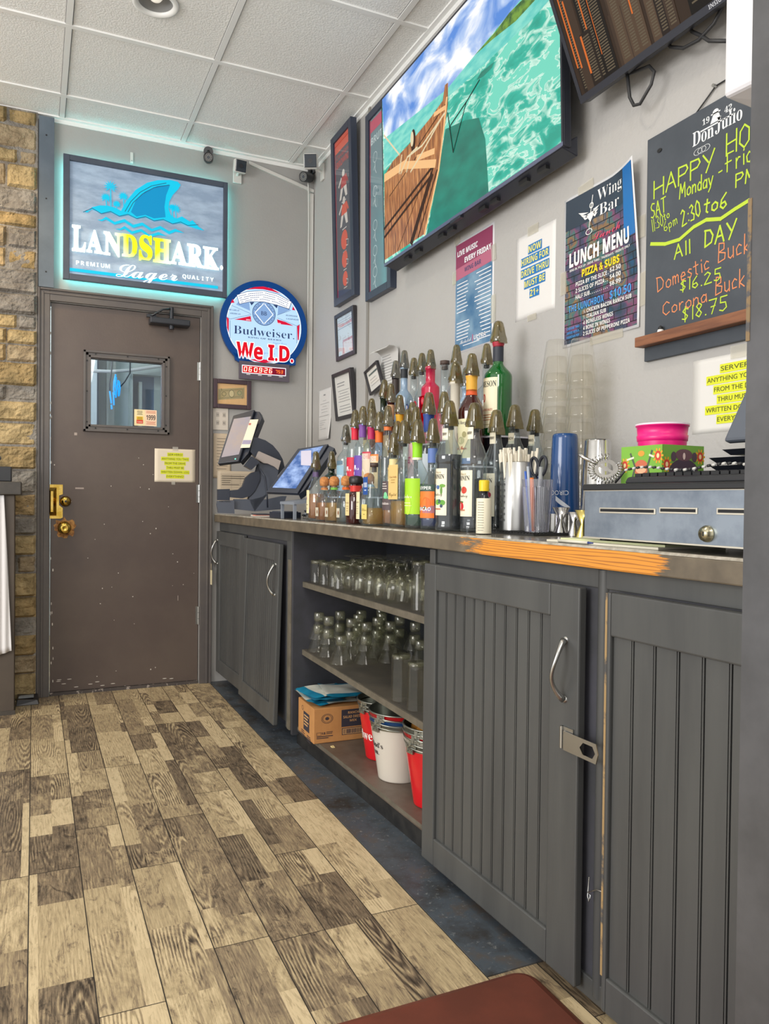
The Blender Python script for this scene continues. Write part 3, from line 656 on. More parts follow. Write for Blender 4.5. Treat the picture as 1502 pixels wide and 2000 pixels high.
MB().hexa([(S0, .0005, ZC-.0042), (S1, .0005, ZC-.0042), (S1, .009, ZC-.004), (S0, .009, ZC-.004), (S0, .004, ZC+.0006), (S1, .004, ZC+.0006), (S1, .011, ZC+.0006), (S0, .011, ZC+.0006)], m_lip).obj('lip', parent=ct)

def shaker(w, h, parent, M, st=(.07, .09, .07, .07), pitch=.042, edge=None):
    """painted door, local x right, z up, front towards -y, thickness 20 mm; beadboard panel"""
    mb = MB(); t = .02; L, Rr, Tp, Bt = st
    mb.box(0, L, -t, 0, 0, h, m_cab); mb.box(w-Rr, w, -t, 0, 0, h, m_cab); mb.box(L, w-Rr, -t, 0, h-Tp, h, m_cab); mb.box(L, w-Rr, -t, 0, 0, Bt, m_cab)
    o = mb.obj('door', parent=parent, M=M, bevel=.0035)
    p = MB(); p.box(L, w-Rr, -.004, 0, Bt, h-Tp, m_in); x = L
    while x < w-Rr-.002:
        x1 = min(x+pitch-.007, w-Rr); p.box(x+.0015, x1, -.011, -.003, Bt, h-Tp, m_cab)
        if x1+.0055 < w-Rr: p.box(x1+.002, min(x1+.005, w-Rr), -.011, -.003, Bt, h-Tp, m_cab)
        x += pitch
    p.obj('beadboard_panel', parent=o)
    if edge: MB().box(-.0015, .004, -t-.0006, -.001, .07, h-.002, edge).obj('worn_edge', parent=o)
    return o
def pull(parent, x, z, L=.13):
    mb = MB(); N = 18; pts = []; rr = []
    for i in range(N+1):
        t = i/N; pts.append((x+.006*math.sin(2*PI*t), -.02-.03*math.sin(PI*t)**.8-.004, z+L/2-L*t)); rr.append(.0042+.0035*abs(2*t-1)**3)
    mb.tube(pts, rr, 10, m_steel)
    for s in (-1, 1): mb.lathe([(.0075, 0), (.006, .004), (0, .005)], 14, m_steel, T((x, -.02, z+s*(L/2)))@RX(PI/2))
    return mb.obj('handle', parent=parent)

AF = .032                                    # face of the cabinet boxes; the doors sit on it
SH0, SH1 = 1.235, 2.425                      # open shelf bay
# cabinet by the door, its second door hanging askew
c1 = thing('base_cabinet', 'charcoal two-door beadboard cabinet next to the brown door', 'cabinet', K, 'beadboard cabinets under the bar counter')
mb = MB(); mb.box(.03, SH0-.03, AF, .5, .08, .9035, m_in); mb.box(.03, SH0, AF-.004, AF+.02, .855, .9035, m_cab); mb.box(1.175, SH0-.001, AF-.004, AF+.02, .06, .9, m_cab); mb.box(.03, SH0-.03, AF+.07, .5, 0.003, .08, m_navy); mb.box(.02, .05, AF-.004, .5, .06, .9, m_cab)
mb.box(1.2, SH0-.001, AF-.008, AF, .06, .78, m_edge)
mb.obj('body', parent=c1, bevel=.002)
d1 = shaker(.54, .785, c1, T((.03, AF-.004, .068)), (.065, .065, .075, .075), .03)
pull(d1, .02, .67)
d2 = shaker(.59, .775, c1, T((.578, AF-.005, .842))@RX(-.028)@RZ(-.018)@T((0, 0, -.775)), (.065, .075, .075, .08), .03)
pull(d2, .545, .62)
# open shelves
c2 = thing('open_shelf_unit', 'open charcoal shelf bay under the counter holding glasses and buckets', 'shelf', K)
MB().box(SH0, SH0+.02, AF-.002, .51, .045, .9035, m_in).obj('side_panel', parent=c2)
MB().box(SH1+.012, SH1+.028, AF+.024, .47, .003, .86, m_in).obj('side_panel', parent=c2)
bp = MB(); bp.box(SH0+.02, SH1+.012, .462, .474, .003, .9035, m_navy)
bp.obj('back_panel', parent=c2)
SHA = .075
def shz(k, s): return (.69, .405-.034*(s-SH0)/(SH1-SH0)*1.1, .078)[k]
for k in (0, 1):
    za, zb = shz(k, SH0+.02), shz(k, SH1+.01)
    mb = MB(); mb.hexa([(SH0+.02, SHA, za-.022), (SH1+.010, SHA, zb-.022), (SH1+.010, .46, zb-.022), (SH0+.02, .46, za-.022), (SH0+.02, SHA, za), (SH1+.010, SHA, zb), (SH1+.010, .46, zb), (SH0+.02, .46, za)], m_shelf)
    mb.hexa([(SH0+.02, SHA-.004, za-.023), (SH1+.010, SHA-.004, zb-.023), (SH1+.010, SHA, zb-.023), (SH0+.02, SHA, za-.023), (SH0+.02, SHA-.004, za-.001), (SH1+.010, SHA-.004, zb-.001), (SH1+.010, SHA, zb-.001), (SH0+.02, SHA, za-.001)], m_edge)
    mb.obj('shelf', parent=c2)
mb = MB(); mb.box(SH0-.0, SH1+.010, .055, .46, .06, .078, mat('brown worn shelf', '#5b4c41', .5, var=(6, '#6b6156')))
mb.box(SH0-.0, SH1+.010, .053, .056, .066, .0785, m_edge); mb.obj('shelf', parent=c2)
MB().box(SH0+.0, SH1+.010, .058, .07, .0035, .06, mat('scuffed black kick board', '#1b1b1c', .5, var=(16, '#2d2c2a'))).obj('kick_board', parent=c2)
# cabinet nearest the camera
c3 = thing('base_cabinet', 'charcoal beadboard cabinet with hasp below the cash drawer', 'cabinet', K, 'beadboard cabinets under the bar counter')
mb = MB(); mb.box(SH1+.031, S1, AF, .45, .05, .9035, m_in); mb.box(SH1, S1, AF-.004, AF+.02, .862, .9035, m_cab)
mb.box(SH1, SH1+.03, AF-.012, AF+.02, .04, .9, m_cab); mb.cyl(.016, .03, .9, 16, m_cab, T((3.118, AF+.006, 0))); mb.box(3.09, 3.16, AF+.006, AF+.02, .03, .9, m_cab)
mb.box(SH1+.03, S1, AF-.006, AF+.02, .016, .06, m_cab); mb.box(SH1+.05, S1, AF+.06, .45, .003, .05, m_navy)
mb.obj('body', parent=c3, bevel=.002)
d3 = shaker(.652, .825, c3, T((SH1+.005, AF-.012, .036)), (.065, .095, .07, .075), .0455)
h = ca(1104, 1308, .0); pull(d3, h.y-SH1-.005, h.z-.036, .125)
hp = MB(); q0 = ca(1098, 1440, 0); q1 = ca(1172, 1450, 0); X0 = q0.y-SH1-.005; X1 = q1.y-SH1-.005; Z0 = q0.z-.036
hp.box(X0, X0+.038, -.0235, -.02, Z0-.02, Z0+.026, m_steel); hp.cyl(.004, -.022, .024, 10, m_steel, T((X0+.004, -.025, Z0+.002)))
FH = frame((0, -.027, 0), (1, 0, 0), (0, 0, 1)); cx, cy = X0+.085, Z0-.002; hx = [(cx-.022, cy), (cx-.012, cy+.012), (cx+.016, cy+.012), (cx+.024, cy), (cx+.016, cy-.012), (cx-.012, cy-.012)]
ox = [(X0+.012, cy), (X0+.012, cy+.02), (X1-.004, cy+.02), (X1+.002, cy), (X1-.004, cy-.02), (X0+.012, cy-.02)]
for zz in (0, -.002): hp.add([(p[0], p[1], zz) for p in hx]+[(p[0], p[1], zz) for p in ox], [(i, 6+i, 6+(i+1) % 6, (i+1) % 6) for i in range(6)], m_steel, False, FH)
hp.add([(p[0], p[1], zz) for zz in (0, -.002) for p in ox], [(i, (i+1) % 6, 6+(i+1) % 6, 6+i) for i in range(6)], m_steel, False, FH)
hp.obj('hasp', parent=d3)
d4 = shaker(.70, .825, c3, T((3.158, AF-.01, .036)), (.012, .09, .085, .07), .055, m_cabw)
wz = ca(1150, 1720, .03)
wr_ = MB(); wr_.tube([(3.10, AF-.012, wz.z+.015), (3.106, AF-.02, wz.z-.02), (3.112, AF-.022, wz.z-.028), (3.112, AF-.018, wz.z-.016), (3.106, AF-.02, wz.z-.012), (3.13, AF-.018, wz.z+.004), (3.158, AF-.02, wz.z+.01)], .0012, 6, m_steel)
wr_.obj('wire_tie', parent=c3)
# paper key tag hanging from the first pull
kt = ca(416, 1126, -.03)
mb = MB(); mb.box(-.012, .012, -.002, .002, -.05, .03, mat('cream tag', '#d8cba6', .6)); mb.tube([(0, 0, .03), (.004, -.001, .05), (0, .0, .066)], .0012, 6, mat('twine', '#c9bb98', .8))
lines(mb, -.007, -.0021, .001, 1, .1, .001, m_dark)
tag(mb.obj('key_tag', M=K@T((.052, AF-.058, kt.z))), 'cream tag hanging from the cabinet pull beside the brown door', 'tag')
# ------------------------------------------------------------------ illuminated signs on the door wall
class Flat:
    """a flat thing standing in the room: remembers its plane, turns a sight line into its own 2-D coordinates"""
    def __init__(s, M): s.M = M; s.I = M.inverted(); s.n = M.col[2].xyz; s.o = M.col[3].xyz
    def __call__(s, u, v): p = s.I @ pl(u, v, s.n, s.o); return (p.x, p.y)
def outl(mb, txt, x, y, h, m, mo, sty, d, z, **k):
    for i in range(8): text(mb, txt, x+d*math.cos(i*PI/4), y+d*math.sin(i*PI/4), h, mo, sty, z=z, **k)
    text(mb, txt, x, y, h, m, sty, z=z+.001, **k)

F = Flat(on_back(0, 0, .05))
def L(x, y): return F(120+x/4.4176, 290+y/4.4176)
sg = thing('beer_sign', 'large lit rectangular shark fin lager sign above the brown door', 'sign', on_back(0, 0, .05))
x0, x1, z0, z1 = .129, .972, 2.150, 2.786; ix0, ix1, iz0, iz1 = .160, .949, 2.181, 2.758
mb = MB(); m_sf = mat('slate blue sign frame', '#434b5a', .4, var=(4, '#4c5564'))
for (a, c, d, e) in ((x0, ix0, z0, z1), (ix1, x1, z0, z1), (ix0, ix1, z0, iz0), (ix0, ix1, iz1, z1)): mb.box(a, c, d, e, -.022, .004, m_sf)
mb.obj('frame', parent=sg, bevel=.002)
MB().box(ix0, ix1, iz0, iz1, -.016, -.012, mat('frosted acrylic', '#7f8fa2', .35, var=(5, '#a3b4c4'), emit='#86a0c0', es=.3, stretch=(1, 3, 1))).obj('acrylic_panel', parent=sg)
led = MB(); m_led = glow('cyan led', '#6ff0f0', 20)
for (a, c, d, e) in ((x0+.02, x0+.03, z0+.02, z1-.02), (x1-.03, x1-.02, z0+.02, z1-.02), (x0+.02, x1-.02, z0+.02, z0+.03), (x0+.02, x1-.02, z1-.03, z1-.02)): led.box(a, c, d, e, -.03, -.023, m_led)
led.obj('led_strip', parent=sg)
m_cy = glow('cyan glow', '#12bfe0', .95); m_cy2 = glow('deep cyan glow', '#1092c6', .85); m_line = mat('etched line', '#0f5f86', .5)
fin = MB(); zz = -.006
top = [(183, 540), (240, 530), (265, 503), (330, 488), (400, 490), (460, 505), (515, 535), (560, 452), (640, 355), (740, 292), (830, 270), (940, 268), (1005, 283), (1030, 310), (1012, 345), (962, 398), (932, 455), (925, 515), (945, 570), (990, 603), (1040, 583), (1110, 628), (1132, 615), (1185, 672), (1235, 706), (1180, 695), (1090, 665), (1030, 640), (960, 650), (880, 615), (800, 625), (725, 590), (650, 605), (575, 570), (500, 585), (425, 545), (350, 560), (265, 520), (225, 548)]
fin.poly([L(*p) for p in reversed(top)], m_cy, zz)
fin.poly([L(*p) for p in [(600, 545), (640, 450), (720, 370), (830, 320), (940, 310), (905, 400), (890, 500), (900, 590), (800, 600), (725, 570), (650, 585)]][::-1], m_cy2, zz+.0006)
for w in ([(310, 612), (350, 608), (385, 585), (460, 630), (545, 605), (620, 655), (700, 635), (780, 690), (855, 665), (930, 710), (985, 690), (1062, 727), (985, 715), (930, 738), (855, 692), (780, 714), (700, 662), (620, 682), (545, 632), (460, 654), (385, 610), (350, 624)],
          [(462, 690), (510, 688), (545, 665), (610, 712), (690, 690), (760, 742), (840, 718), (912, 755), (840, 743), (760, 764), (690, 714), (610, 735), (545, 690), (510, 702)]):
    fin.poly([L(*p) for p in reversed(w)], m_cy, zz)
for w in ([(550, 540), (600, 455), (680, 375), (780, 320), (905, 295)], [(575, 545), (620, 465), (700, 390), (800, 335), (930, 312)], [(190, 545), (265, 512), (345, 560), (425, 540), (500, 582), (575, 565), (650, 602), (725, 585), (800, 622), (880, 610), (960, 648), (1030, 632), (1090, 662), (1180, 655)]):
    fin.ribbon([L(*p) for p in w], .0032, m_line, zz+.0012)
for (cx, cy, r, tx, ty) in ((425, 328, 58, 428, 492), (385, 422, 46, 390, 490), (535, 412, 46, 540, 490), (478, 478, 36, 478, 510), (985, 520, 50, 992, 600), (955, 505, 32, 960, 580)):
    c = L(cx, cy); fin.ribbon([c, L(tx, ty)], .005, m_cy, zz)
    for i in range(11):
        t = PI*(-.25+1.5*i/10); e = (c[0]+r*.00062*math.cos(t)*1.0, c[1]+r*.00062*math.sin(t))
        fin.poly([c, (c[0]+(e[0]-c[0])*.5+.0035*math.sin(t), c[1]+(e[1]-c[1])*.5-.0035*math.cos(t)), e, (c[0]+(e[0]-c[0])*.5-.0035*math.sin(t), c[1]+(e[1]-c[1])*.5+.0035*math.cos(t))], m_cy, zz+.0003)
fin.obj('shark_fin_emblem', parent=sg)
m, n, l, b = nodes('sign letters green to white')
tc = n.new('ShaderNodeTexCoord'); vm = n.new('ShaderNodeVectorMath'); vm.operation = 'DISTANCE'; l.new(tc.outputs['Object'], vm.inputs[0]); vm.inputs[1].default_value = (.53, 2.405, 0)
cr = n.new('ShaderNodeValToRGB'); e = cr.color_ramp.elements; e[0].position = .09; e[0].color = lin('#c6dc00'); e[1].position = .2; e[1].color = lin('#ecfff2')
l.new(vm.outputs['Value'], cr.inputs[0]); l.new(cr.outputs[0], b.inputs['Emission Color']); b.inputs['Emission Strength'].default_value = 1.15; l.new(cr.outputs[0], b.inputs['Base Color'])
m_ltr = m; m_wh = glow('white glow', '#f2fff8', 1.5)
lt = MB()
for ch, a, c, bl, tp in (('L', 90, 212, 878, 658), ('A', 213, 358, 890, 700), ('N', 362, 520, 912, 715), ('D', 520, 655, 925, 735), ('S', 668, 785, 955, 745), ('H', 790, 942, 975, 770), ('A', 940, 1085, 990, 800), ('R', 1083, 1222, 1010, 820), ('K', 1220, 1358, 1030, 845), ('.', 1368, 1394, 1042, 1015)):
    p = L(a, bl); q = L(c, bl); t = L(a, tp)
    text(lt, ch, (p[0]+q[0])/2, p[1]+.002, (t[1]-p[1]) if ch != '.' else .1, m_ltr, 'slab', w=q[0]-p[0], z=.001)
a = L(470, 1062); c = L(1005, 1112); text(lt, 'Lager', (a[0]+c[0])/2, a[1]-.018, .066, m_wh, 'script', w=c[0]-a[0], z=.002, rot=.05)
for tx, a, c in (('PREMIUM', (118, 1000), (420, 1035)), ('QUALITY', (1040, 1118), (1318, 1150))):
    for i, ch in enumerate(tx):
        f = (i+.5)/7; p = L(a[0]+(c[0]-a[0])*f, a[1]+(c[1]-a[1])*f); text(lt, ch, p[0], p[1], .021, m_wh, 'bold', z=.001)
lt.obj('lettering', parent=sg)
st = MB(); a = L(72, 1040); c = L(1352, 1198)
st.rect(a[0], a[1]-.008, .27, .016, m_cy, -.004); st.rect(a[0]+.425, a[1]-.008, c[0]-a[0]-.425, .016, m_cy, -.004); st.rect(a[0]+.27, a[1]-.008, .155, .010, m_cy, -.0045)
st.obj('cyan_stripe', parent=sg)
# white bracket tab above the sign
mb = MB(); p = py(257, 308, .004); mb.box(-.007, .007, -.003, .003, -.032, .024, m_wplast); mb.cyl(.003, .0, .002, 8, m_steel, T((0, -.003, -.02))@RX(PI/2))
tag(mb.obj('wall_clip', M=T((p.x, -.0035, p.z))), 'small white wall clip just above the shark fin sign', 'clip')

# round beer sign with clock
F = Flat(on_back(0, 0, .04))
def B(x, y): return F(425+x/5.289, 540+y/5.289)
bs = thing('round_beer_sign', 'round blue-rimmed lit beer sign with date clock beside the door', 'sign', on_back(0, 0, .04))
cx, cy, r = 1.190, 2.021, .2535
m_bl = glow('sign blue', '#0f4f9c', .45); m_ice = glow('sign ice', '#b5d6f4', .92); m_red = glow('sign red', '#e0123c', .75); m_nav = mat('sign navy print', '#243a66', .4, emit='#1c2f5c', es=.4); m_pale = glow('sign pale', '#8fb4e6', .7); m_wht = glow('sign white', '#f4f8ff', 1.0)
def P(*q): return [B(*p) for p in q][::-1]
mb = MB(); mb.disc(cx, cy, r, r, mat('sign case', '#1a3e76', .4), -.02, 72, th=.019)
mb.disc(cx, cy, r, r, m_bl, 0, 72)
base = P((165, 780), (185, 860), (225, 885), (745, 920), (805, 917), (812, 825), (700, 860), (300, 850))
mb.poly(base, mat('sign case'), -.02, th=.019); mb.poly(base, m_bl, .0)
mb.obj('blue_rim', parent=bs)
ice = MB(); ice.disc(cx, cy, r-.0355, r-.0355, m_wht, .001, 64); ice.disc(cx, cy, r-.039, r-.039, m_ice, .0014, 64); ice.obj('lit_face', parent=bs)
g = MB()
g.poly(P((290, 138), (380, 110), (470, 104), (560, 126), (655, 180), (560, 152), (470, 133), (380, 130)), m_red, .002)
for q in (((170, 446), (340, 409), (348, 466), (250, 452)), ((612, 443), (622, 490), (785, 511), (700, 470)), ((92, 420), (116, 436), (114, 585), (97, 530)), ((820, 514), (846, 500), (838, 655), (826, 660)), ((155, 233), (134, 274), (174, 272)), ((778, 308), (768, 346), (802, 352)), ((330, 860), (480, 895), (600, 878), (520, 862), (400, 852))): g.poly(P(*q), m_red, .002)
for q in (((190, 290), (335, 355), (325, 265), (225, 250)), ((620, 400), (750, 345), (735, 325), (625, 305))): g.poly(P(*q), m_pale, .0018)
g.poly(P((330, 265), (350, 300), (380, 265)), m_nav, .002); g.poly(P((570, 290), (610, 330), (622, 300)), m_nav, .002)
g.poly(P((193, 190), (300, 155), (470, 145), (620, 180), (768, 262), (738, 342), (600, 295), (470, 265), (340, 262), (222, 290)), m_nav, .0022)
g.poly(P((199, 194), (302, 160), (470, 150), (618, 185), (760, 264), (735, 334), (602, 290), (470, 260), (340, 257), (226, 283)), m_wht, .0026)
for k in range(4):
    pts = [(215+8*k, 205+21*k), (330+3*k, 180+21*k), (470, 168+22*k), (600-2*k, 198+22*k), (735-5*k, 262+19*k)]
    for a, c in zip(pts, pts[1:]):
        nn = 7
        for i in range(nn): 
            if R.random() < .85: g.ribbon([B(a[0]+(c[0]-a[0])*(i+.1)/nn, a[1]+(c[1]-a[1])*(i+.1)/nn), B(a[0]+(c[0]-a[0])*(i+.75)/nn, a[1]+(c[1]-a[1])*(i+.75)/nn)], .003, m_nav, .003)
sc_ = B(478, 385); rr = .052
for ra, rb, m_ in ((0, rr*1.3, m_pale), (rr*1.24, rr*1.3, m_nav), (rr*.92, rr*.96, m_nav)): g.ring(sc_[0], sc_[1], ra, rb, m_, .0024 if ra == 0 else .0032)
g.poly([(sc_[0]+.056*c, sc_[1]+.062*q) for c, q in ((1, 0), (0, 1), (-1, 0), (0, -1))], m_wht, .0034); g.poly([(sc_[0]+.05*c, sc_[1]+.056*q) for c, q in ((1, 0), (0, 1), (-1, 0), (0, -1))], m_pale, .0036)
text(g, 'B', sc_[0]-.009, sc_[1]-.010, .022, m_nav, 'sans', z=.004); text(g, 'B', sc_[0]+.009, sc_[1]-.010, .022, m_nav, 'sans', z=.004)
for i in range(20):
    t = 2*PI*i/20; g.rect(sc_[0]+rr*1.1*math.cos(t)-.002, sc_[1]+rr*1.1*math.sin(t)-.002, .004, .004, m_nav, .0036)
a = B(165, 587); c = B(790, 652); text(g, 'Budweiser.', (a[0]+c[0])/2, a[1]-.001, .045, m_nav, 'lserif', w=(c[0]-a[0]), z=.003)
a = B(312, 640); c = B(655, 672); text(g, 'KING OF BEERS', (a[0]+c[0])/2, a[1]+.003, .008, m_nav, 'serif', w=c[0]-a[0], z=.003)
a = B(165, 355); text(g, 'THE GREAT', a[0], a[1], .008, m_nav, 'ital', z=.003); a = B(180, 392); text(g, 'AMERICAN', a[0], a[1], .008, m_nav, 'ital', z=.003)
a = B(762, 415); text(g, 'BUDWEISER', a[0], a[1], .008, m_nav, 'ital', z=.003); a = B(770, 450); text(g, 'LAGER BEER', a[0], a[1], .008, m_nav, 'ital', z=.003)
for (a, c) in (((128, 455), (128, 640)), ((818, 512), (815, 690)), ((90, 415), (128, 440)), ((128, 440), (345, 395)), ((818, 512), (620, 430)), ((818, 512), (850, 495)), ((90, 420), (95, 330)), ((145, 300), (340, 385)), ((755, 350), (615, 400))): g.ribbon([B(*a), B(*c)], .0016, m_nav, .0028)
for i, y in enumerate((690, 740, 790)): text(g, 'lager beer', *B(640-60*i, y+10), .012, m_pale, 'script', z=.0026)
text(g, 'SINCE', *B(315, 455), .006, m_wht, 'bold', z=.0035); text(g, '1876', *B(635, 492), .006, m_wht, 'bold', z=.0035)
g.obj('label_print', parent=bs)
w = MB(); a = B(190, 842); c = B(778, 885); q = B(190, 660)
outl(w, 'We I.D.', (a[0]+c[0])/2, (a[1]+c[1])/2+.001, .089, glow('we id red', '#e2061f', .8), m_wht, 'heavy', .0045, .006, w=(c[0]-a[0]), rot=-.0)
w.obj('slogan', parent=bs)
ck = MB(); a = B(222, 1020); c = B(742, 880); ck.rect(a[0], a[1]-.018, c[0]-a[0], c[1]-a[1]+.0, mat('clock case', '#5d5561', .4), -.012, th=.014)
cb = ck.obj('date_clock', parent=bs)
d = MB(); a = B(250, 985); c = B(705, 915); W = c[0]-a[0]; H = .046; y0 = a[1]-.006
d.rect(a[0], y0, W, H, m_wht, .003); d.rect(a[0]+.004, y0+.004, W*.67, H-.008, glow('clock red', '#d8141c', .8), .0035); d.rect(a[0]+.004+W*.67, y0+.004, W*.33-.008, H-.008, glow('clock magenta', '#8d1030', .6), .0035)
SEG = {'0': 'abcdef', '1': 'bc', '2': 'abged', '3': 'abgcd', '4': 'fgbc', '5': 'afgcd', '6': 'afgedc', '7': 'abc', '8': 'abcdefg', '9': 'abcdfg'}
def seven(x, y, w, h, ch, m, z):
    P_ = {'a': ((0, h), (w, h)), 'b': ((w, h), (w, h/2)), 'c': ((w, h/2), (w, 0)), 'd': ((0, 0), (w, 0)), 'e': ((0, 0), (0, h/2)), 'f': ((0, h/2), (0, h)), 'g': ((0, h/2), (w, h/2))}
    for s_ in SEG[ch]: p, q = P_[s_]; d.ribbon([(x+p[0]+p[1]*.1, y+p[1]), (x+q[0]+q[1]*.1, y+q[1])], .0034, m, z)
for i, ch in enumerate('060926'): seven(a[0]+.012+i*W*.107+(.004 if i > 1 else 0)+(.004 if i > 3 else 0), y0+.012, .014, .023, ch, glow('clock digits', '#fff6d8', 1.3), .004)
for k in (1, 3): 
    for yy in (.018, .028): d.rect(a[0]+.012+(k+1)*W*.107+.0005, y0+yy, .003, .003, m_wht, .004)
for i, ch in enumerate('753'): seven(a[0]+W*.76+i*.016, y0+.014, .009, .016, ch, glow('clock orange', '#ff7a30', 1), .004)
for f in (.1, .36, .58, .84): d.rect(a[0]+W*f, y0-.0085, .022, .006, mat('clock caption', '#cfcbd0', .5), .003)
d.obj('display', parent=cb)
for nm, pts in (('power_cord', [(437, 690), (436, 700), (437, 718), (438, 738), (445, 760), (446, 785), (438, 800), (427, 815), (426, 832), (433, 840), (445, 842)]), ('power_cord', [(554, 742), (556, 765), (558, 790), (563, 815), (566, 850), (569, 892)]), ('power_cord', [(569, 735), (567, 755), (572, 778), (575, 800), (575, 830), (574, 855), (580, 876)])):
    q = MB(); P3 = [py(u, v, .008 if i else .03) for i, (u, v) in enumerate(pts)]; q.tube(P3, .0022, 6, mat('cord black', '#2e2e30', .5))
    if pts[0][0] == 437: q.tube([P3[2]+Vector((0, 0, .03)), P3[2]-Vector((0, 0, .02))], .006, 8, mat('cord black'))
    if pts[0][0] == 554: q.tube([P3[0], P3[0]-Vector((0, 0, .04))], .006, 8, mat('cord black'))
    tag(q.obj(nm), {437: 'thin black cord down the wall past the dollar bill frame', 554: 'left of two thin black cords below the date clock', 569: 'right of two thin black cords below the date clock'}[pts[0][0]], 'cord', 'cords below the round sign')
# ------------------------------------------------------------------ televisions
def plane_of(bl, br, tl):
    x = (Vector(br)-Vector(bl)); y = Vector(tl)-Vector(bl); y = y-x.normalized()*y.dot(x.normalized())
    return frame(bl, x, y), x.length, y.length
def screen_mats():
    out = []
    def base(name):
        m, n, l, b = nodes(name); tc = n.new('ShaderNodeTexCoord'); b.inputs['Base Color'].default_value = (.01, .01, .01, 1); b.inputs['Roughness'].default_value = .25
        b.inputs['Emission Strength'].default_value = .95
        return m, n, l, b, tc
    def noise(n, l, vec, sc, det, sx=1, sy=1, dist=0, rot=0):
        mp = n.new('ShaderNodeMapping'); mp.inputs['Scale'].default_value = (sx, sy, 1); mp.inputs['Rotation'].default_value = (0, 0, rot); l.new(vec, mp.inputs[0])
        t = n.new('ShaderNodeTexNoise'); t.inputs['Scale'].default_value = sc; t.inputs['Detail'].default_value = det; t.inputs['Distortion'].default_value = dist; l.new(mp.outputs[0], t.inputs[0]); return t.outputs[0]
    def ramp(n, l, src, *els):
        r = n.new('ShaderNodeValToRGB'); e = r.color_ramp.elements; e[0].position, e[1].position = els[0][0], els[-1][0]; e[0].color = lin(els[0][1]); e[1].color = lin(els[-1][1])
        for p, c in els[1:-1]: q = e.new(p); q.color = lin(c)
        l.new(src, r.inputs[0]); return r.outputs[0]
    m, n, l, b, tc = base('screen sea'); a = noise(n, l, tc.outputs['Object'], 9, 4, 1, 2.2, 2.0, .2)
    v = n.new('ShaderNodeTexVoronoi'); v.feature = 'SMOOTH_F1'; v.inputs['Scale'].default_value = 9; mp = n.new('ShaderNodeMapping'); mp.inputs['Scale'].default_value = (1, 2, 1); l.new(tc.outputs['Object'], mp.inputs[0])
    ad = n.new('ShaderNodeMix'); ad.data_type = 'VECTOR'; ad.inputs[0].default_value = .12
    nn = n.new('ShaderNodeTexNoise'); nn.inputs['Scale'].default_value = 5; l.new(mp.outputs[0], nn.inputs[0]); l.new(mp.outputs[0], ad.inputs[4]); l.new(nn.outputs[1], ad.inputs[5]); l.new(ad.outputs[1], v.inputs[0])
    mu = n.new('ShaderNodeMath'); mu.operation = 'ADD'; l.new(v.outputs[0], mu.inputs[0]); l.new(a, mu.inputs[1])
    c = ramp(n, l, mu.outputs[0], (.5, '#0f9c86'), (.8, '#25b59d'), (1.02, '#6fd6bd'), (1.2, '#d6f7e6')); l.new(c, b.inputs['Emission Color']); out.append(m)
    m, n, l, b, tc = base('screen far sea'); c = ramp(n, l, noise(n, l, tc.outputs['Object'], 14, 3, 1, 3), (.35, '#4fc4bb'), (.65, '#86dccb')); l.new(c, b.inputs['Emission Color']); out.append(m)
    m, n, l, b, tc = base('screen sky'); c = ramp(n, l, noise(n, l, tc.outputs['Object'], 5, 8, 1, 1.7, .6), (.38, '#4c86d8'), (.5, '#a9c3ee'), (.6, '#ffffff')); l.new(c, b.inputs['Emission Color']); out.append(m)
    m, n, l, b, tc = base('screen boat'); c = ramp(n, l, noise(n, l, tc.outputs['Object'], 20, 6, 5, .5, .3, -.35), (.3, '#5a3216'), (.5, '#a8642e'), (.7, '#d99a5a')); l.new(c, b.inputs['Emission Color']); out.append(m)
    m, n, l, b, tc = base('screen sea shadow'); c = ramp(n, l, noise(n, l, tc.outputs['Object'], 8, 4, 1, 2), (.3, '#046a5a'), (.7, '#0a8a74')); l.new(c, b.inputs['Emission Color']); out.append(m)
    m, n, l, b, tc = base('screen island'); c = ramp(n, l, noise(n, l, tc.outputs['Object'], 40, 4), (.35, '#1f5418'), (.6, '#6f9a2a')); l.new(c, b.inputs['Emission Color']); out.append(m)
    return out
m_sea, m_far, m_sky, m_boat, m_shad, m_isl = screen_mats()
m_tv = mat('television black plastic', '#2b2d36', .35, spec=.4); m_tvs = mat('television silver lip', '#6d7390', .3, .5)
M1, W1, H1 = plane_of((1.39, -1.257, 2.068), (1.39, -2.497, 2.080), (1.372, -1.273, 2.776))
F = Flat(M1)
def S(x, y): p = F(720+x/3.129, y/3.129); return (min(max(p[0], .0), W1), min(max(p[1], .0), H1))
tv = thing('television', 'large television showing a boat bow over turquoise sea', 'television', M1, 'televisions high on the right wall')
tb = MB(); tb.box(-.008, W1+.008, -.012, H1+.008, -.03, -.001, m_tv); tb.box(.03, W1-.03, .0, .45, -.062, -.03, m_tv)
tb.hexa([(0, -.03, -.06), (W1, -.03, -.06), (W1, -.012, -.002), (0, -.012, -.002), (0, .03, -.06), (W1, .03, -.06), (W1, -.004, -.002), (0, -.004, -.002)], m_tv)
tvb = tb.obj('housing', parent=tv, bevel=.004)
q = MB(); q.box(-.008, W1+.008, -.012, .0, -.002, .0015, m_tvs); q.box(W1, W1+.008, -.012, H1+.008, -.002, .0012, m_tv); q.box(-.008, 0, -.012, H1+.008, -.002, .0012, m_tv); q.box(-.008, W1+.008, H1, H1+.008, -.002, .0012, m_tv); q.obj('bezel', parent=tv)
q = MB(); q.box(W1*.47, W1*.53, -.02, -.01, -.012, .002, m_tv)
q.obj('sensor_bar', parent=tv)
for f in (.12, .2, .36, .42, .6, .66, .8, .88): q = MB(); q.box(W1*f, W1*f+.045, -.0305, -.018, -.035, -.02, mat('screw black')); q.obj('vent_slot', parent=tv)
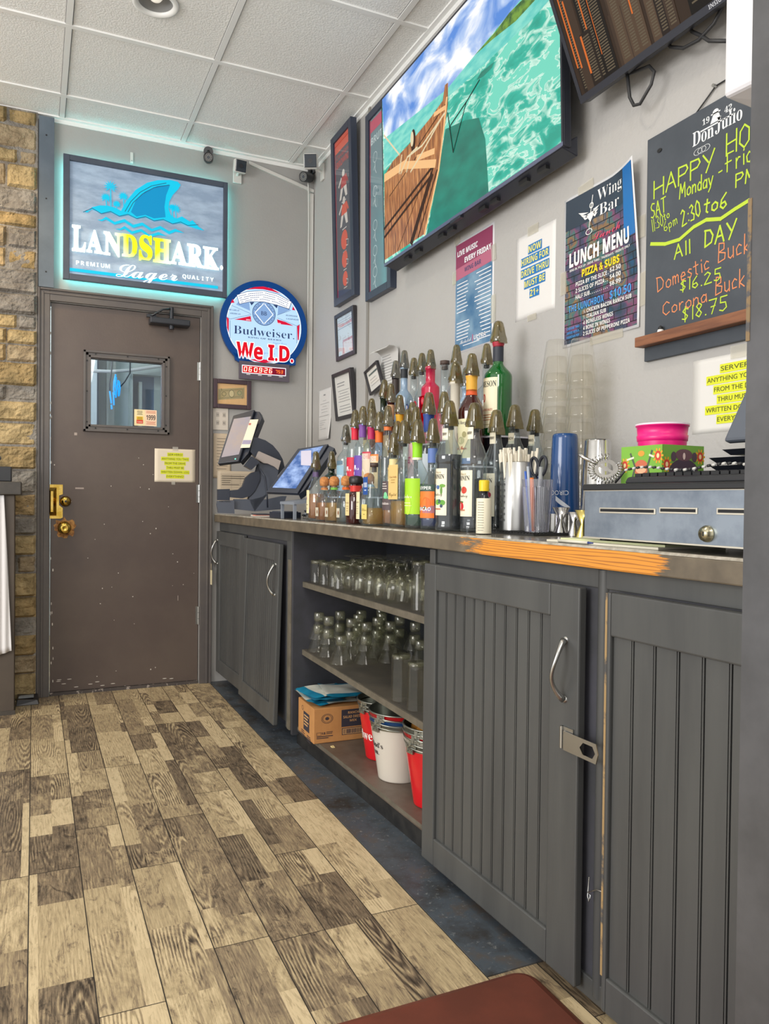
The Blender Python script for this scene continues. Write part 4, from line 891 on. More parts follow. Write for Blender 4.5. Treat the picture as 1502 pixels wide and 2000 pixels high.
MB().box(W1*.35, W1*.65, .2, .45, -.1, -.06, m_tv).obj('wall_mount', parent=tv)
sc = MB(); z = .0005
sc.rect(0, 0, W1, H1, m_sea, z)
hz = [S(95, 850), S(480, 545), S(650, 337), S(1005, 5)]
sc.poly([hz[0], hz[1], hz[2], (W1, hz[3][1]+.06), (W1, H1), (0, H1)], m_sky, z+.0003)
sc.poly([S(95, 1035), S(300, 820), S(480, 600), S(700, 400), S(1000, 120), (W1, hz[3][1]-.04), (W1, hz[3][1]+.03), hz[2], hz[1], hz[0]], m_far, z+.0002)
sc.poly([S(648, 340), S(760, 240), S(900, 130), S(1020, 0), S(940, 0), S(860, 80), S(780, 190), S(700, 280)], m_isl, z+.0005)
sc.poly([S(470, 790), S(590, 735), S(675, 720), S(715, 850), S(725, 1000), S(735, 1180), S(560, 1300), S(355, 1440), S(420, 1100)], m_shad, z+.0005)  # the boat's shadow on the water, painted into the screen picture
sc.poly([S(660, 490), S(690, 440), S(770, 378), S(755, 415), S(700, 470)], m_shad, z+.0005)
sc.poly([S(97, 1075), S(150, 985), S(250, 880), S(380, 720), S(455, 615), S(468, 520), S(487, 505), S(486, 640), S(450, 900), S(425, 1060), S(350, 1425), S(97, 1592)], m_boat, z+.0008)
m_pl = glow('screen plank gap', '#3a1f10', .7); m_lt = glow('screen pale wood', '#e2b27c', .9); m_rp = glow('screen rope', '#d8c8a4', .85); m_rk = glow('screen dark rope', '#10281f', .5)
for pts, w_ in (([(97, 1400), (400, 1010), (380, 1080), (100, 1450)], .012), ([(265, 1480), (385, 1075)], .028), ([(305, 1450), (420, 1040)], .008), ([(180, 1530), (330, 1120)], .004), ([(130, 1200), (300, 950)], .004), ([(300, 900), (470, 640)], .005)): sc.ribbon([S(*p) for p in pts], w_, m_pl, z+.0011)
sc.ribbon([S(*p) for p in ((345, 1430), (430, 1040), (465, 760), (480, 600))], .012, m_lt, z+.0012)
for a, c, w_ in (((105, 1085), (230, 1000), .034), ((230, 1010), (405, 1000), .03), ((300, 965), (400, 925), .022), ((405, 700), (465, 660), .016)): sc.ribbon([S(*a), S(*c)], w_, m_lt, z+.0014)
for pts in ([(97, 828), (190, 945)], [(200, 1060), (240, 960), (330, 890), (470, 690)], [(235, 1050), (260, 940), (300, 900)], [(190, 1060), (205, 950)], [(260, 1050), (320, 950), (460, 700)]): sc.ribbon([S(*p) for p in pts], .008, m_rp, z+.0016)
sc.disc(*S(275, 860), .022, .045, m_pl, z+.0015); sc.disc(*S(268, 850), .014, .03, m_rp, z+.0017)
for pts in ([(486, 690), (520, 930), (600, 625), (505, 765), (498, 790)], [(600, 625), (680, 490)]): sc.ribbon([S(*p) for p in pts], .006, m_rk, z+.0016)
sc.obj('screen', parent=tv)
# the second, tilted television
M2, W2, H2 = plane_of((1.40, -2.575, 2.18), (1.40, -3.53, 2.18), (1.175, -2.575, 2.70))
tv2 = thing('television', 'television tilted steeply forward showing dark city towers', 'television', M2, 'televisions high on the right wall')
tb = MB(); tb.box(-.012, W2+.012, -.018, H2+.012, -.035, -.001, m_tv); tb.box(.05, W2-.05, .0, .3, -.075, -.035, m_tv); tb.obj('housing', parent=tv2, bevel=.004)
q = MB(); q.box(-.012, W2+.012, -.018, .0, -.002, .002, m_tv); q.box(-.012, 0, 0, H2, -.002, .002, m_tv); q.box(W2, W2+.012, 0, H2, -.002, .002, m_tv); q.box(-.012, W2+.012, H2, H2+.012, -.002, .002, m_tv)
q.box(.03, .07, -.017, -.0165, -.03, -.01, mat('screw black')); bz = q.obj('bezel', parent=tv2)
q = MB(); text(q, 'INSIGNIA', W2*.5, -.013, .009, paint('#b9bcc4'), 'bold', z=.0025); q.obj('maker_name', parent=bz)
MB().hexa([(W2*.3, .1, -.075), (W2*.7, .1, -.075), (W2*.7, .16, -.2), (W2*.3, .16, -.2), (W2*.3, .34, -.075), (W2*.7, .34, -.075), (W2*.7, .24, -.2), (W2*.3, .24, -.2)], m_tv).obj('wall_mount', parent=tv2)
sc = MB(); sc.rect(0, 0, W2, H2, glow('city haze', '#3a2c22', .55), .0005); rc = random.Random(11)
cols = [glow('city '+c, c, .6) for c in ('#2a211c', '#45362b', '#584637', '#1d1815')]; m_or = glow('city sun', '#c8662a', .8); m_win = glow('city windows', '#6f6350', .45)
sc.rect(0, H2*.8, W2*.16, H2*.2, glow('city dusk', '#d9a06a', .6), .0006)
for i in range(34):
    w_ = rc.uniform(.025, .06); x = rc.uniform(0, W2-w_); h_ = rc.uniform(.12, .8)*H2; zz = .0008+i*.00005
    sc.rect(x, 0, w_, h_, cols[i % 4], zz)
    if rc.random() < .6: sc.rect(x, h_*.25, w_*.16, h_*.72, m_or, zz+.00002)
    if rc.random() < .7:
        y = .01
        while y < h_-.01: sc.rect(x+w_*.2, y, w_*.6, .0035, m_win, zz+.00002); y += .007
sc.rect(W2*.42, 0, W2*.58, H2, glow('city night tower', '#17130f', .5), .0032)
for i in range(22): sc.rect(W2*.43, .02+i*.014, .05, .004, m_win, .0034)
sc.obj('screen', parent=tv2)
for k, (pts, lb) in enumerate((([(1232, 130), (1230, 190), (1238, 206), (1250, 203), (1272, 165), (1278, 140), (1268, 129), (1235, 142), (1212, 150), (1212, 145)], 'black loop of cable hanging under the tilted television'),
        ([(1295, 82), (1310, 92), (1335, 94), (1365, 78), (1395, 45), (1417, 0)], 'black cable sagging below the right end of the tilted television'), ([(1337, 50), (1352, 62), (1370, 70), (1385, 80), (1420, 80)], 'short black cable running right from the tilted television'))):
    mb = MB(); pp_ = [px(u, v, 1.44) for u, v in pts]; pp_[0] += Vector((-.02, 0, .03)); mb.tube(pp_, .0045, 8, mat('cord black')); tag(mb.obj('cable', M=None), lb, 'cable', 'cables of the tilted television')

# ------------------------------------------------------------------ framed pictures and papers on the right wall
m_fr1 = mat('navy black picture frame', '#333b4c', .35); m_fr2 = mat('black picture frame', '#2e2c30', .35); m_gl = glass('picture glass', '#ffffff', .05, .5)
def hung(name, label, Y, Zb, w, h, Xb, Xt, dep, fw, m_f, art, cat='picture', roll=0.0, group=None, back=None):
    M = frame((Xb, Y, Zb), (0, -1, 0), ((Xt-Xb), 0, h)) @ RZ(roll)
    t = thing(name, label, cat, M, group); mb = MB()
    for (a, c, d, e) in ((0, fw, 0, h), (w-fw, w, 0, h), (fw, w-fw, 0, fw), (fw, w-fw, h-fw, h)): mb.box(a, c, d, e, -dep, 0, m_f)
    mb.obj('frame', parent=t, bevel=.002)
    a = MB(); a.rect(fw*.9, fw*.9, w-fw*1.8, h-fw*1.8, back or paint('#e6e4df'), -.010); art(a, w, h); a.obj('print', parent=t)
    MB().rect(fw, fw, w-2*fw, h-2*fw, m_gl, -.005).obj('glass', parent=t)
    return t
def art1(a, w, h):
    o = paint('#d8543a'); wt = paint('#d9d2cc'); rd = paint('#b23a3c'); dk = paint('#4a4d5a'); z = -.009
    a.rect(.03, .03, w-.06, h-.06, dk, -.0096); a.rect(.03, .03, .016, h-.06, paint('#a82b41'), -.0094); a.rect(.046, h-.10, w-.076, .07, o, z)
    text(a, 'Cleveland', w/2+.01, h-.135, .022, rd, 'bold', w=w-.1, z=z); text(a, 'BROWNS', w/2+.01, h-.18, .034, rd, 'heavy', w=w-.1, z=z)
    for yc, c2 in ((h-.28, rd), (h-.42, o)):
        a.disc(w/2+.01, yc+.05, .018, .02, wt, z); a.poly([(w/2-.03, yc-.02), (w/2+.05, yc-.02), (w/2+.045, yc+.035), (w/2-.02, yc+.035)], c2, z); a.poly([(w/2-.03, yc-.02), (w/2-.05, yc-.075), (w/2-.025, yc-.075), (w/2+.005, yc-.02)], wt, z+.0002); a.poly([(w/2+.05, yc-.02), (w/2+.06, yc-.075), (w/2+.035, yc-.075), (w/2+.01, yc-.02)], wt, z+.0002)
        a.ribbon([(w/2-.02, yc+.03), (w/2-.055, yc)], .014, wt, z+.0003); a.ribbon([(w/2+.045, yc+.03), (w/2+.065, yc-.005)], .014, c2, z+.0003); a.rect(w/2-.02, yc-.095, .06, .005, wt, z)
    for i, yc in enumerate((.315, .215, .115)):
        k = 1-.12*i
        a.poly([(w/2+.01+.05*k*math.cos(t)*(1.0 if math.cos(t) < .2 else .8), yc+.05*k*math.sin(t)) for t in [i_*2*PI/22 for i_ in range(22)]], o, z)
        a.rect(w/2+.035*k, yc-.03*k, .03*k, .025*k, dk, z+.0002); a.ribbon([(w/2+.03*k, yc-.005), (w/2+.062*k, yc-.012), (w/2+.055*k, yc-.04*k), (w/2+.03*k, yc-.035*k)], .0035, wt, z+.0004); a.rect(w/2-.015, yc-.062*k, .045, .004, wt, z)
hung('framed_pennant', 'tall narrow framed football pennant with orange helmets, nearest the corner', -.439, 2.067, .287, .885, 1.46, 1.431, .034, .036, m_fr1, art1, group='tall framed pennants')
def art2(a, w, h):
    wt = paint('#cfe0e4'); z = -.009; a.rect(.03, .03, w-.06, h-.06, paint('#6e8c96'), -.0096); a.rect(.03, .03, .016, h-.06, paint('#a02a4a'), -.0094); a.rect(.046, h-.10, w-.076, .055, paint('#c64a6a'), z)
    text(a, 'BRUTUS', .05, h-.16, .034, wt, 'bold', 'l', w=.2, z=z)
    for i, yc in enumerate((.66, .5, .34, .22, .12)):
        a.ring(.1, yc, .022, .025, wt, z, 20); a.ribbon([(.1, yc-.025), (.1, yc-.06), (.115, yc-.08)], .004, wt, z); a.ribbon([(.1, yc-.04), (.08, yc-.055)], .004, wt, z)
hung('framed_pennant', 'tall framed pennant in blue grey partly behind the large television', -.871, 1.997, .290, .890, 1.46, 1.45, .034, .036, m_fr1, art2, group='tall framed pennants')
def art3(a, w, h):
    z = -.009; a.rect(.02, .02, w-.04, h-.04, paint('#c9d6de'), -.0096); a.rect(.02, h*.66, w-.04, .004, paint('#8a98a8'), z); a.poly([(.02, h*.7), (w-.02, h*.78), (w-.02, h*.7)], paint('#c79aa0'), z); a.rect(.09, .03, w-.13, .07, paint('#b98d98'), z, )
    a.rect(.10, .03, w-.15, .058, paint('#d8d6da'), z+.0002)
    lines(a, .03, h-.04, w-.06, 3, .012, .003, paint('#9aa6b2'), z)
hung('framed_notice', 'small black framed picture below the pennant nearest the corner', -.425, 1.778, .268, .246, 1.48, 1.466, .022, .022, m_fr2, art3, 'picture', group='small framed notices')
def art4(a, w, h):
    z = -.009; k = paint('#8d8f93'); lines(a, .05, h-.06, .12, 2, .015, .004, k, z); lines(a, .04, h-.1, w-.08, 5, .014, .0025, k, z, .5, 'c'); lines(a, .05, .07, w-.1, 3, .015, .003, k, z, .4, 'c')
hung('framed_notice', 'small black framed certificate beside the taped white paper', -.426, 1.458, .266, .25, 1.48, 1.453, .024, .02, m_fr2, art4, 'picture', group='small framed notices')
hung('framed_notice', 'small crooked framed card above the back row of bottles', -.925, 1.535, .165, .12, 1.465, 1.44, .016, .011, m_fr2, lambda a, w, h: (lines(a, .03, h-.035, w-.06, 1, .01, .008, paint('#55666a'), -.009, .1), lines(a, .03, h-.055, w-.05, 3, .014, .002, paint('#9a9a9a'), -.009)), 'picture', roll=.19, group='small framed notices')
def sheet(name, label, M, w, h, art, col='#dcdbd8', cat='paper', curl=None, nu=10, nv=14, group=None, tape=()):
    """a sheet of paper taped to a wall; curl(i, j) lifts it off the wall"""
    fz = curl or (lambda i, j: .0002)
    mb = MB(); pm = paint(col) if isinstance(col, str) else col
    mb.grid(lambda i, j: (w*i, h*j, fz(i, j)), nu, nv, pm)
    o = mb.obj(name, M=M); tag(o, label, cat, group)
    sm = o.modifiers.new('paper', 'SOLIDIFY'); sm.thickness = .0005; sm.offset = -1
    a = MB(); art(a)
    if curl:
        vs = []
        for v in a.v: vs.append((v[0], v[1], v[2]+fz(min(max(v[0]/w, 0), 1), min(max(v[1]/h, 0), 1))))
        a.v = vs
    if a.v: a.obj('print', parent=o)
    for (x, y, tw, th, r) in tape:
        t = MB(); t.rect(-tw/2, -th/2, tw, th, m_tape, .003); t.obj('tape', parent=o, M=T((x, y, 0))@RZ(r))
    return o
m_tape = glass('clear tape', '#f4f2ea', .06, .25, .2, '#e8e4d8', .35)
sheet('paper_notice', 'plain white typed paper taped near the wall corner', on_right(-.12, 1.372, .0), .208, .285, lambda a: (lines(a, .09, .25, .04, 1, .01, .006, paint('#8f8f90'), .002), lines(a, .03, .22, .15, 5, .016, .002, paint('#b5b5b6'), .002, .7, 'c'), lines(a, .02, .135, .17, 1, .01, .002, paint('#9a9a9a'), .002, .1), lines(a, .03, .11, .15, 5, .012, .002, paint('#b5b5b6'), .002, .8)), '#d9d7d5', curl=lambda i, j: .002+.018*max(0, i-.5)*max(0, .4-j)*4)
# curled till-roll list behind the back bottles
def rollc(i, j): return .004+(.05*max(0, (j-.8)/.2)**1.5)
mb = MB(); p0 = px(738, 760, XW-.01)
mb.grid(lambda i, j: ((.19*i, .3*min(j, .86)+.02*math.sin(max(0, j-.86)/.14*PI*.9), .012+.03*(1-math.cos(max(0, j-.86)/.14*PI*.95)))), 8, 24, paint('#d6d5d2'))
o = tag(mb.obj('printed_list', M=on_right(-1.02, 1.45, .0)), 'white printed list curling forward at its top behind the bottles', 'paper')
mb = MB(); lines(mb, .02, .25, .15, 18, .013, .002, paint('#8a8a8c'), .0135, .5); mb.obj('print', parent=o)
# live music poster
P_ = on_right(-1.697, 1.604, .0)
m, n, l, b = nodes('live music poster print')
tc = n.new('ShaderNodeTexCoord'); sp = n.new('ShaderNodeSeparateXYZ'); l.new(tc.outputs['Object'], sp.inputs[0]); nn = n.new('ShaderNodeTexNoise'); nn.inputs['Scale'].default_value = 9; nn.inputs['Detail'].default_value = 5; l.new(tc.outputs['Object'], nn.inputs[0])
cr = n.new('ShaderNodeValToRGB'); e = cr.color_ramp.elements; e[0].position = .35; e[0].color = lin('#3d6a92'); e[1].position = .68; e[1].color = lin('#86a6bd'); l.new(nn.outputs[0], cr.inputs[0]); l.new(cr.outputs[0], b.inputs['Base Color']); m_lm = m
def art5(a):
    w, h, z = .28, .43, .0006; wt = paint('#e9e9ee')
    a.rect(.008, .008, w-.016, h-.016, m_lm, z); a.poly([(.008, h-.14), (w-.008, h-.13), (w-.008, h-.008), (.008, h-.008)], paint('#8d3a5c'), z+.0003); a.poly([(.008, h-.145), (w-.008, h-.135), (w-.008, h-.09), (.008, h-.1)], paint('#b4657f'), z+.0005)
    text(a, 'LIVE MUSIC', .02, h-.055, .02, wt, 'heavy', 'l', w=.15, z=.0014); text(a, 'EVERY FRIDAY', .075, h-.09, .02, wt, 'heavy', 'l', w=.19, z=.0014); text(a, 'WING BAR', .075, h-.125, .017, paint('#33406a'), 'bold', 'l', w=.12, z=.0014)
    lines(a, .02, h-.165, .09, 9, .0135, .0035, wt, .0014, .25); lines(a, .02, .115, .1, 6, .0125, .0035, wt, .0014, .25); lines(a, .15, h-.155, .115, 18, .0145, .0035, wt, .0014, .55, 'r')
    text(a, 'Michelob', .045, .034, .014, wt, 'script', 'l', w=.085, z=.0014); a.rect(.138, .03, .005, .026, paint('#c66a86'), .0014); text(a, 'ULTRA', .15, .034, .016, wt, 'bold', 'l', w=.085, z=.0014); lines(a, .07, .024, .12, 1, .01, .003, wt, .0014, 0)
sheet('live_music_poster', 'blue and maroon live music poster under the large television', P_, .282, .432, art5, '#dad9dc', 'poster', tape=((.0, .3, .03, .05, 0), (.282, .32, .03, .06, .1), (.284, .12, .03, .1, 0), (.02, .44, .04, .03, .2)))
def art6(a):
    z = .001; bl = paint('#1f74b8'); ye = paint('#efe06a')
    for tx, y, w_ in (('NOW', .215, .07), ('HIRING FOR', .18, .15), ('DRIVE THRU', .142, .152), ('MUST BE', .104, .112), ('21+', .068, .048)):
        a.rect(.11-w_/2-.003, y-.005, w_+.006, .031, bl, z); text(a, tx, .11, y, .0215, ye, 'bold', w=w_, z=z+.0006)
sheet('hiring_notice', 'white notice with blue highlighted words NOW HIRING', on_right(-2.118, 1.646, .0), .221, .281, art6, '#dedcda', 'sign', tape=((.1, .285, .06, .03, .0), (.1, -.003, .05, .02, 0)))
# lunch menu, its top right corner curling away from the wall
m, n, l, b = nodes('painted brick poster print')
tc = n.new('ShaderNodeTexCoord'); br = n.new('ShaderNodeTexBrick'); br.inputs['Scale'].default_value = 1; br.inputs['Brick Width'].default_value = .052; br.inputs['Row Height'].default_value = .021; br.inputs['Mortar Size'].default_value = .0014
br.inputs['Mortar'].default_value = lin('#20242c'); l.new(tc.outputs['Object'], br.inputs[0])
nn = n.new('ShaderNodeTexNoise'); nn.inputs['Scale'].default_value = 9; nn.inputs['Detail'].default_value = 3; l.new(tc.outputs['Object'], nn.inputs[0])
cr = n.new('ShaderNodeValToRGB'); e = cr.color_ramp.elements; e[0].position = .28; e[0].color = lin('#1d5a86'); e[1].position = .74; e[1].color = lin('#b08a52')
for p, c in ((.38, '#2f4656'), (.44, '#4b4a66'), (.49, '#7a4a6a'), (.53, '#3f6f70'), (.58, '#8a6a4a'), (.63, '#45566a')): q = e.new(p); q.color = lin(c)
l.new(nn.outputs[0], cr.inputs[0]); l.new(cr.outputs[0], br.inputs['Color1']); l.new(cr.outputs[0], br.inputs['Color2']); l.new(br.outputs[0], b.inputs['Base Color']); b.inputs['Roughness'].default_value = .22; m_brk = m
def curlm(i, j): return .002+.075*max(0, i-.62)**1.3*max(0, j-.35)*2.4+.012*max(0, i-.8)
def art7(a):
    w, h = .335, .455; z = .0005; wt = paint('#ecebea', .3)
    a.grid(lambda i, j: (.008+(w-.016)*i, .008+(h-.016)*j, z), 12, 14, m_brk)
    a.grid(lambda i, j: (.008+(w-.016)*i, h-.10+(.092)*j, z+.0006), 12, 5, mat('poster slate top', '#323f4e', .22)); a.grid(lambda i, j: (w-.06+.052*i, h-.2+.192*j, z+.0008), 5, 8, mat('poster bright blue', '#2a6fb4', .2))
    z = .0022
    text(a, 'Wing', .155, h-.055, .032, wt, 'lserif', 'l', w=.115, z=z); text(a, 'Bar', .165, h-.1, .032, wt, 'lserif', 'l', w=.09, z=z)
    a.ribbon([(.135, h-.03), (.13, h-.06), (.125, h-.09)], .003, wt, z); a.ring(.13, h-.058, .006, .009, wt, z, 16); a.ring(.12, h-.132, .012, .015, wt, z, 18, .6); a.ribbon([(.125, h-.09), (.12, h-.125)], .0025, wt, z)
    for k in range(3): a.poly([(.118, h-.075-.008*k), (.07+.01*k, h-.062-.009*k), (.085+.008*k, h-.074-.009*k)], wt, z); a.poly([(.135, h-.072-.008*k), (.165-.004*k, h-.068-.009*k), (.15-.002*k, h-.078-.009*k)], wt, z)
    a.poly([(.105, h-.08), (.15, h-.075), (.126, h-.105)], wt, z)
    text(a, 'Lunch', .14, h-.165, .02, paint('#d2506e', .3), 'script', 'l', w=.12, z=z)
    text(a, 'LUNCH MENU', .03, h-.215, .042, wt, 'heavy', 'l', w=.27, z=z); text(a, 'DINE-IN, PICK UP / DRIVE THRU / THURSDAYS / FRIDAYS ONLY', .032, h-.229, .0065, wt, 'bold', 'l', w=.27, z=z)
    text(a, 'PIZZA & SUBS', .09, h-.258, .022, paint('#e6cf2c', .3), 'heavy', 'l', w=.165, z=z)
    for i, (tx, pr, w_) in enumerate((('PIZZA BY THE SLICE', '$2.50', .14), ('2 SLICES OF PIZZA', '$4.00', .13), ('HALF SUB', '$6.99', .065))):
        y = h-.28-.0195*i; text(a, tx, .062, y, .0125, wt, 'bold', 'l', w=w_, z=z); text(a, pr, .26, y+.004, .0125, wt, 'bold', 'r', w=.046, z=z)
        x = .066+w_
        while x < .208: a.rect(x, y, .0025, .0025, wt, z); x += .008
    bl = paint('#4a9ae0', .3); text(a, 'THE LUNCHBOX', .03, .102, .021, bl, 'bold', 'l', w=.16, z=z); text(a, '$10.50', .215, .103, .024, bl, 'bold', 'l', w=.088, z=z)
    for i, (tx, w_) in enumerate((('½ CHICKEN BACON RANCH SUB', .205), ('½ ITALIAN SUB', .1), ('4 BONELESS WINGS', .13), ('4 BONE IN WINGS', .118), ('2 SLICES OF PEPPERONI PIZZA', .2))): text(a, tx, .1, .086-.0165*i, .0115, wt, 'bold', 'l', w=w_, z=z)
    for i, tx in enumerate(('CHOOSE TWO', 'SERVED WITH A', 'FOUNTAIN POP')): text(a, tx, .022, .05-.013*i, .007, bl, 'bold', 'l', w=.06, z=z)
    a.rect(.09, .02, .0015, .07, paint('#2f6c92'), z)
sheet('lunch_menu_poster', 'colourful painted-brick lunch menu poster with curling top corner', on_right(-2.384, 1.512, .0), .335, .455, art7, '#d9d9dc', 'poster', curl=curlm, nu=16, nv=16, tape=((.0, .2, .03, .07, 0), (.1, .46, .07, .03, .1), (.34, .1, .04, .09, .1), (.335, .27, .03, .06, 0), (.2, -.002, .14, .025, 0)))

# chalkboard
BY, BZ, BW, BH = -2.748, 1.412, .50, .588
bd = thing('chalkboard', 'black happy hour chalkboard with chalk writing and wooden tray', 'chalkboard', on_right(BY, BZ, .012))
m_cb = mat('chalkboard slate', '#3f454d', .55, var=(3.5, '#4a5058'), bump=(120, .1, .001))
MB().box(0, BW, .0, BH, -.012, .0, m_cb).obj('board', parent=bd, bevel=.002)
MB().box(-.004, BW, .036, .062, .0, .03, mat('rust brown tray wood', '#6e4531', .55, var=(9, '#8a5a3e'), stretch=(.6, 6, 6))).obj('tray', parent=bd, bevel=.002)
F = Flat(on_right(BY, BZ, .012))
def BBp(x, y): return F(1240+x/2.859, 160+y/2.859)
a = MB(); gr = paint('#b9d23c', .8); og = paint('#dd8a5c', .8); wt = paint('#dfe2e4', .7); z = .0006
def hp_(txt, p0, p1, hpx, m, wd=.0055, w=None):
    wd *= .62
    q0 = BBp(*p0); q1 = BBp(*p1); hh = BBp(p0[0], p0[1]-hpx)[1]-q0[1]
    hand(a, txt, q0[0], q0[1], hh, m, w or math.hypot(q1[0]-q0[0], q1[1]-q0[1]), wd, z, math.atan2(q1[1]-q0[1], q1[0]-q0[0]))
hp_('HAPPY', (108, 650), (445, 485), 95, gr, .007); q = BBp(512, 415); hand(a, 'HOUR', q[0], q[1], .052, gr, .13, 0.0040, z, .0)
hp_('Monday', (250, 655), (435, 575), 80, gr); hp_('-', (468, 530), (488, 520), 60, gr); q = BBp(505, 510); hand(a, 'Friday', q[0], q[1], .042, gr, .12, 0.0034, z); q = BBp(565, 590); hand(a, 'PM', q[0], q[1], .03, gr, .05, 0.0037, z)
hp_('SAT', (92, 765), (175, 720), 80, gr); hp_('11:30', (98, 840), (160, 800), 70, gr, .0035); hp_('to', (165, 778), (195, 755), 45, gr, .0035); hp_('6pm', (165, 840), (238, 790), 55, gr, .0035)
hp_('2:30', (265, 810), (368, 745), 90, gr, .006); hp_('to6', (385, 735), (510, 700), 80, gr, .007)
a.ribbon([BBp(*p) for p in ((92, 905), (170, 905), (250, 880), (330, 810), (400, 770), (480, 765), (560, 710), (640, 660))], .009, gr, z)
hp_('All', (222, 990), (308, 955), 75, gr, .0065); hp_('DAY', (388, 925), (565, 865), 90, gr, .0075)
hp_('Domestic', (125, 1175), (415, 1045), 80, og, .0045); q = BBp(465, 1010); hand(a, 'Bucket', q[0], q[1], .045, og, .135, 0.0028, z)
hp_('$16.25', (252, 1175), (480, 1105), 62, gr, .005); hp_('Corona', (155, 1310), (402, 1225), 72, og, .0045); q = BBp(450, 1190); hand(a, 'Bucket', q[0], q[1], .042, og, .125, 0.0028, z); hp_('$18.75', (262, 1340), (515, 1270), 75, gr, .005)
q0 = BBp(322, 372); q1 = BBp(555, 250); text(a, 'Don', q0[0], q0[1]+.003, .034, wt, 'serif', 'l', w=.066, z=z); text(a, 'Julio', q0[0]+.07, q0[1]+.008, .034, wt, 'serif', 'l', w=.078, z=z)
q = BBp(378, 245); text(a, '19', q[0], q[1], .014, wt, 'serif', 'l', z=z); text(a, '42', q[0]+.066, q[1], .014, wt, 'serif', 'l', z=z)
lines(a, q[0]-.006, q[1]-.014, .1, 1, .01, .0035, wt, z, 0); a.disc(q[0]+.04, q[1]+.016, .009, .007, wt, z); a.rect(q[0]+.026, q[1]+.012, .028, .003, wt, z); a.poly([(q[0]+.024, q[1]-.008), (q[0]+.056, q[1]-.008), (q[0]+.05, q[1]+.01), (q[0]+.032, q[1]+.01)], wt, z)
q = BBp(375, 365)
for k in (-.012, 0, .012): a.ring(q[0]+k, q[1]-.006, .012, .0134, wt, z, 20, .6)
q = BBp(140, 383); k_ = MB(); k_.disc(q[0], q[1], .008, .005, mat('screw black'), .0004, th=.002); k_.obj('screw', parent=bd)
a.obj('chalk_lettering', parent=bd)
c = MB(); n1 = px(1398, 168, XW-.004); c1_ = px(1352, 232, XW-.006); c.tube([c1_, n1], .002, 6, mat('cord black')); c.tube([n1, n1+Vector((0, -.12, .0)), n1+Vector((0, -.22, -.06))], .002, 6, mat('cord black')); c.cyl(.004, 0, .01, 10, m_steel, T(n1)@RY(-PI/2))
c.obj('hanging_cord', parent=bd, M=bd.matrix_world.inverted())
mg = MB(); q = BBp(158, 1405); mg.lathe([(0, -.012), (.008, -.01), (.0095, 0), (.007, .009), (0, .012)], 14, paint('#e8e4e0')); mg.lathe([(0, .007), (.0065, .009), (.006, .016), (0, .02)], 14, mat('screw black')); mg.box(-.008, .008, -.0095, .0, -.003, .002, paint('#b03038'))
tag(mg.obj('magnet', M=on_right(BY, BZ, .012)@T((q[0], q[1], .009))@RX(-PI/2)), 'tiny black, white and red magnet low on the chalkboard', 'magnet')
def servers(a, w, h, extra):
    z = .001; ye = paint('#dbe02a'); k = paint('#4d5020'); ln = ('SERVERS!', 'ANYTHING YOU TAKE', 'FROM THE DRIVE', 'THRU MUST BE', 'WRITTEN DOWN. LOG', 'EVERYTHING!')
    ws = (.36, .66, .5, .42, .68, .42)
    for i, (t_, f) in enumerate(zip(ln, ws)):
        y = h*(.80-.132*i); a.rect(w/2-w*f/2-.003, y-h*.03, w*f+.006, h*.118, ye, z); text(a, t_, w/2, y, h*.06, k, 'sans', w=w*f, z=z+.0006)
sheet('servers_notice', 'white notice with yellow highlighted lines below the chalkboard', on_right(-2.907, 1.207, .0), .27, .182, lambda a: servers(a, .27, .182, 0), '#dedcd8', 'sign', group='servers notices', tape=((.14, .184, .05, .03, 0),))
sheet('servers_notice', 'cream notice with yellow highlighted lines on the brown door', frame((.596, .0112, 1.122), (1, 0, 0), (0, 0, 1)), .219, .182, lambda a: servers(a, .219, .182, 0), '#ddd0bb', 'sign', group='servers notices', tape=((.11, .184, .03, .02, 0), (.1, -.004, .02, .02, 0)))

# ------------------------------------------------------------------ cameras and conduit
m_blk = mat('camera black', '#26272b', .35); m_lens = mat('camera glass', '#10202c', .08, spec=.8)
def cube_cam(label, P0, aim, size, wallM):
    t = thing('security_camera', label, 'camera', None, 'security cameras near the ceiling corner')
    z = Vector(aim).normalized(); x = Vector((0, 0, 1)).cross(z).normalized(); y = z.cross(x); M = frame(P0, x, y); t.matrix_world = M; s_ = size
    mb = MB(); mb.box(-s_, s_, -s_, s_, -s_*1.1, 0, m_wplast); h = mb.obj('housing', parent=t, bevel=s_*.3, seg=4)
    mb = MB(); mb.box(-s_*.86, s_*.86, -s_*.86, s_*.86, -.004, .002, m_lens); mb.ring(0, 0, .0, s_*.3, m_blk, .0026, 20); mb.obj('lens_face', parent=t, bevel=s_*.2, seg=3)
    mb = MB(); I = M.inverted(); mb.M = I@wallM; mb.box(-.024, .024, -.055, .035, 0, .012, m_wplast); mb.tube([(0, -.01, .008), (0, 0, .04), I.inverted()@Vector((0, 0, 0)) if False else (0, .01, .055)], .008, 8, m_wplast); mb.obj('mount', parent=t, bevel=.006)
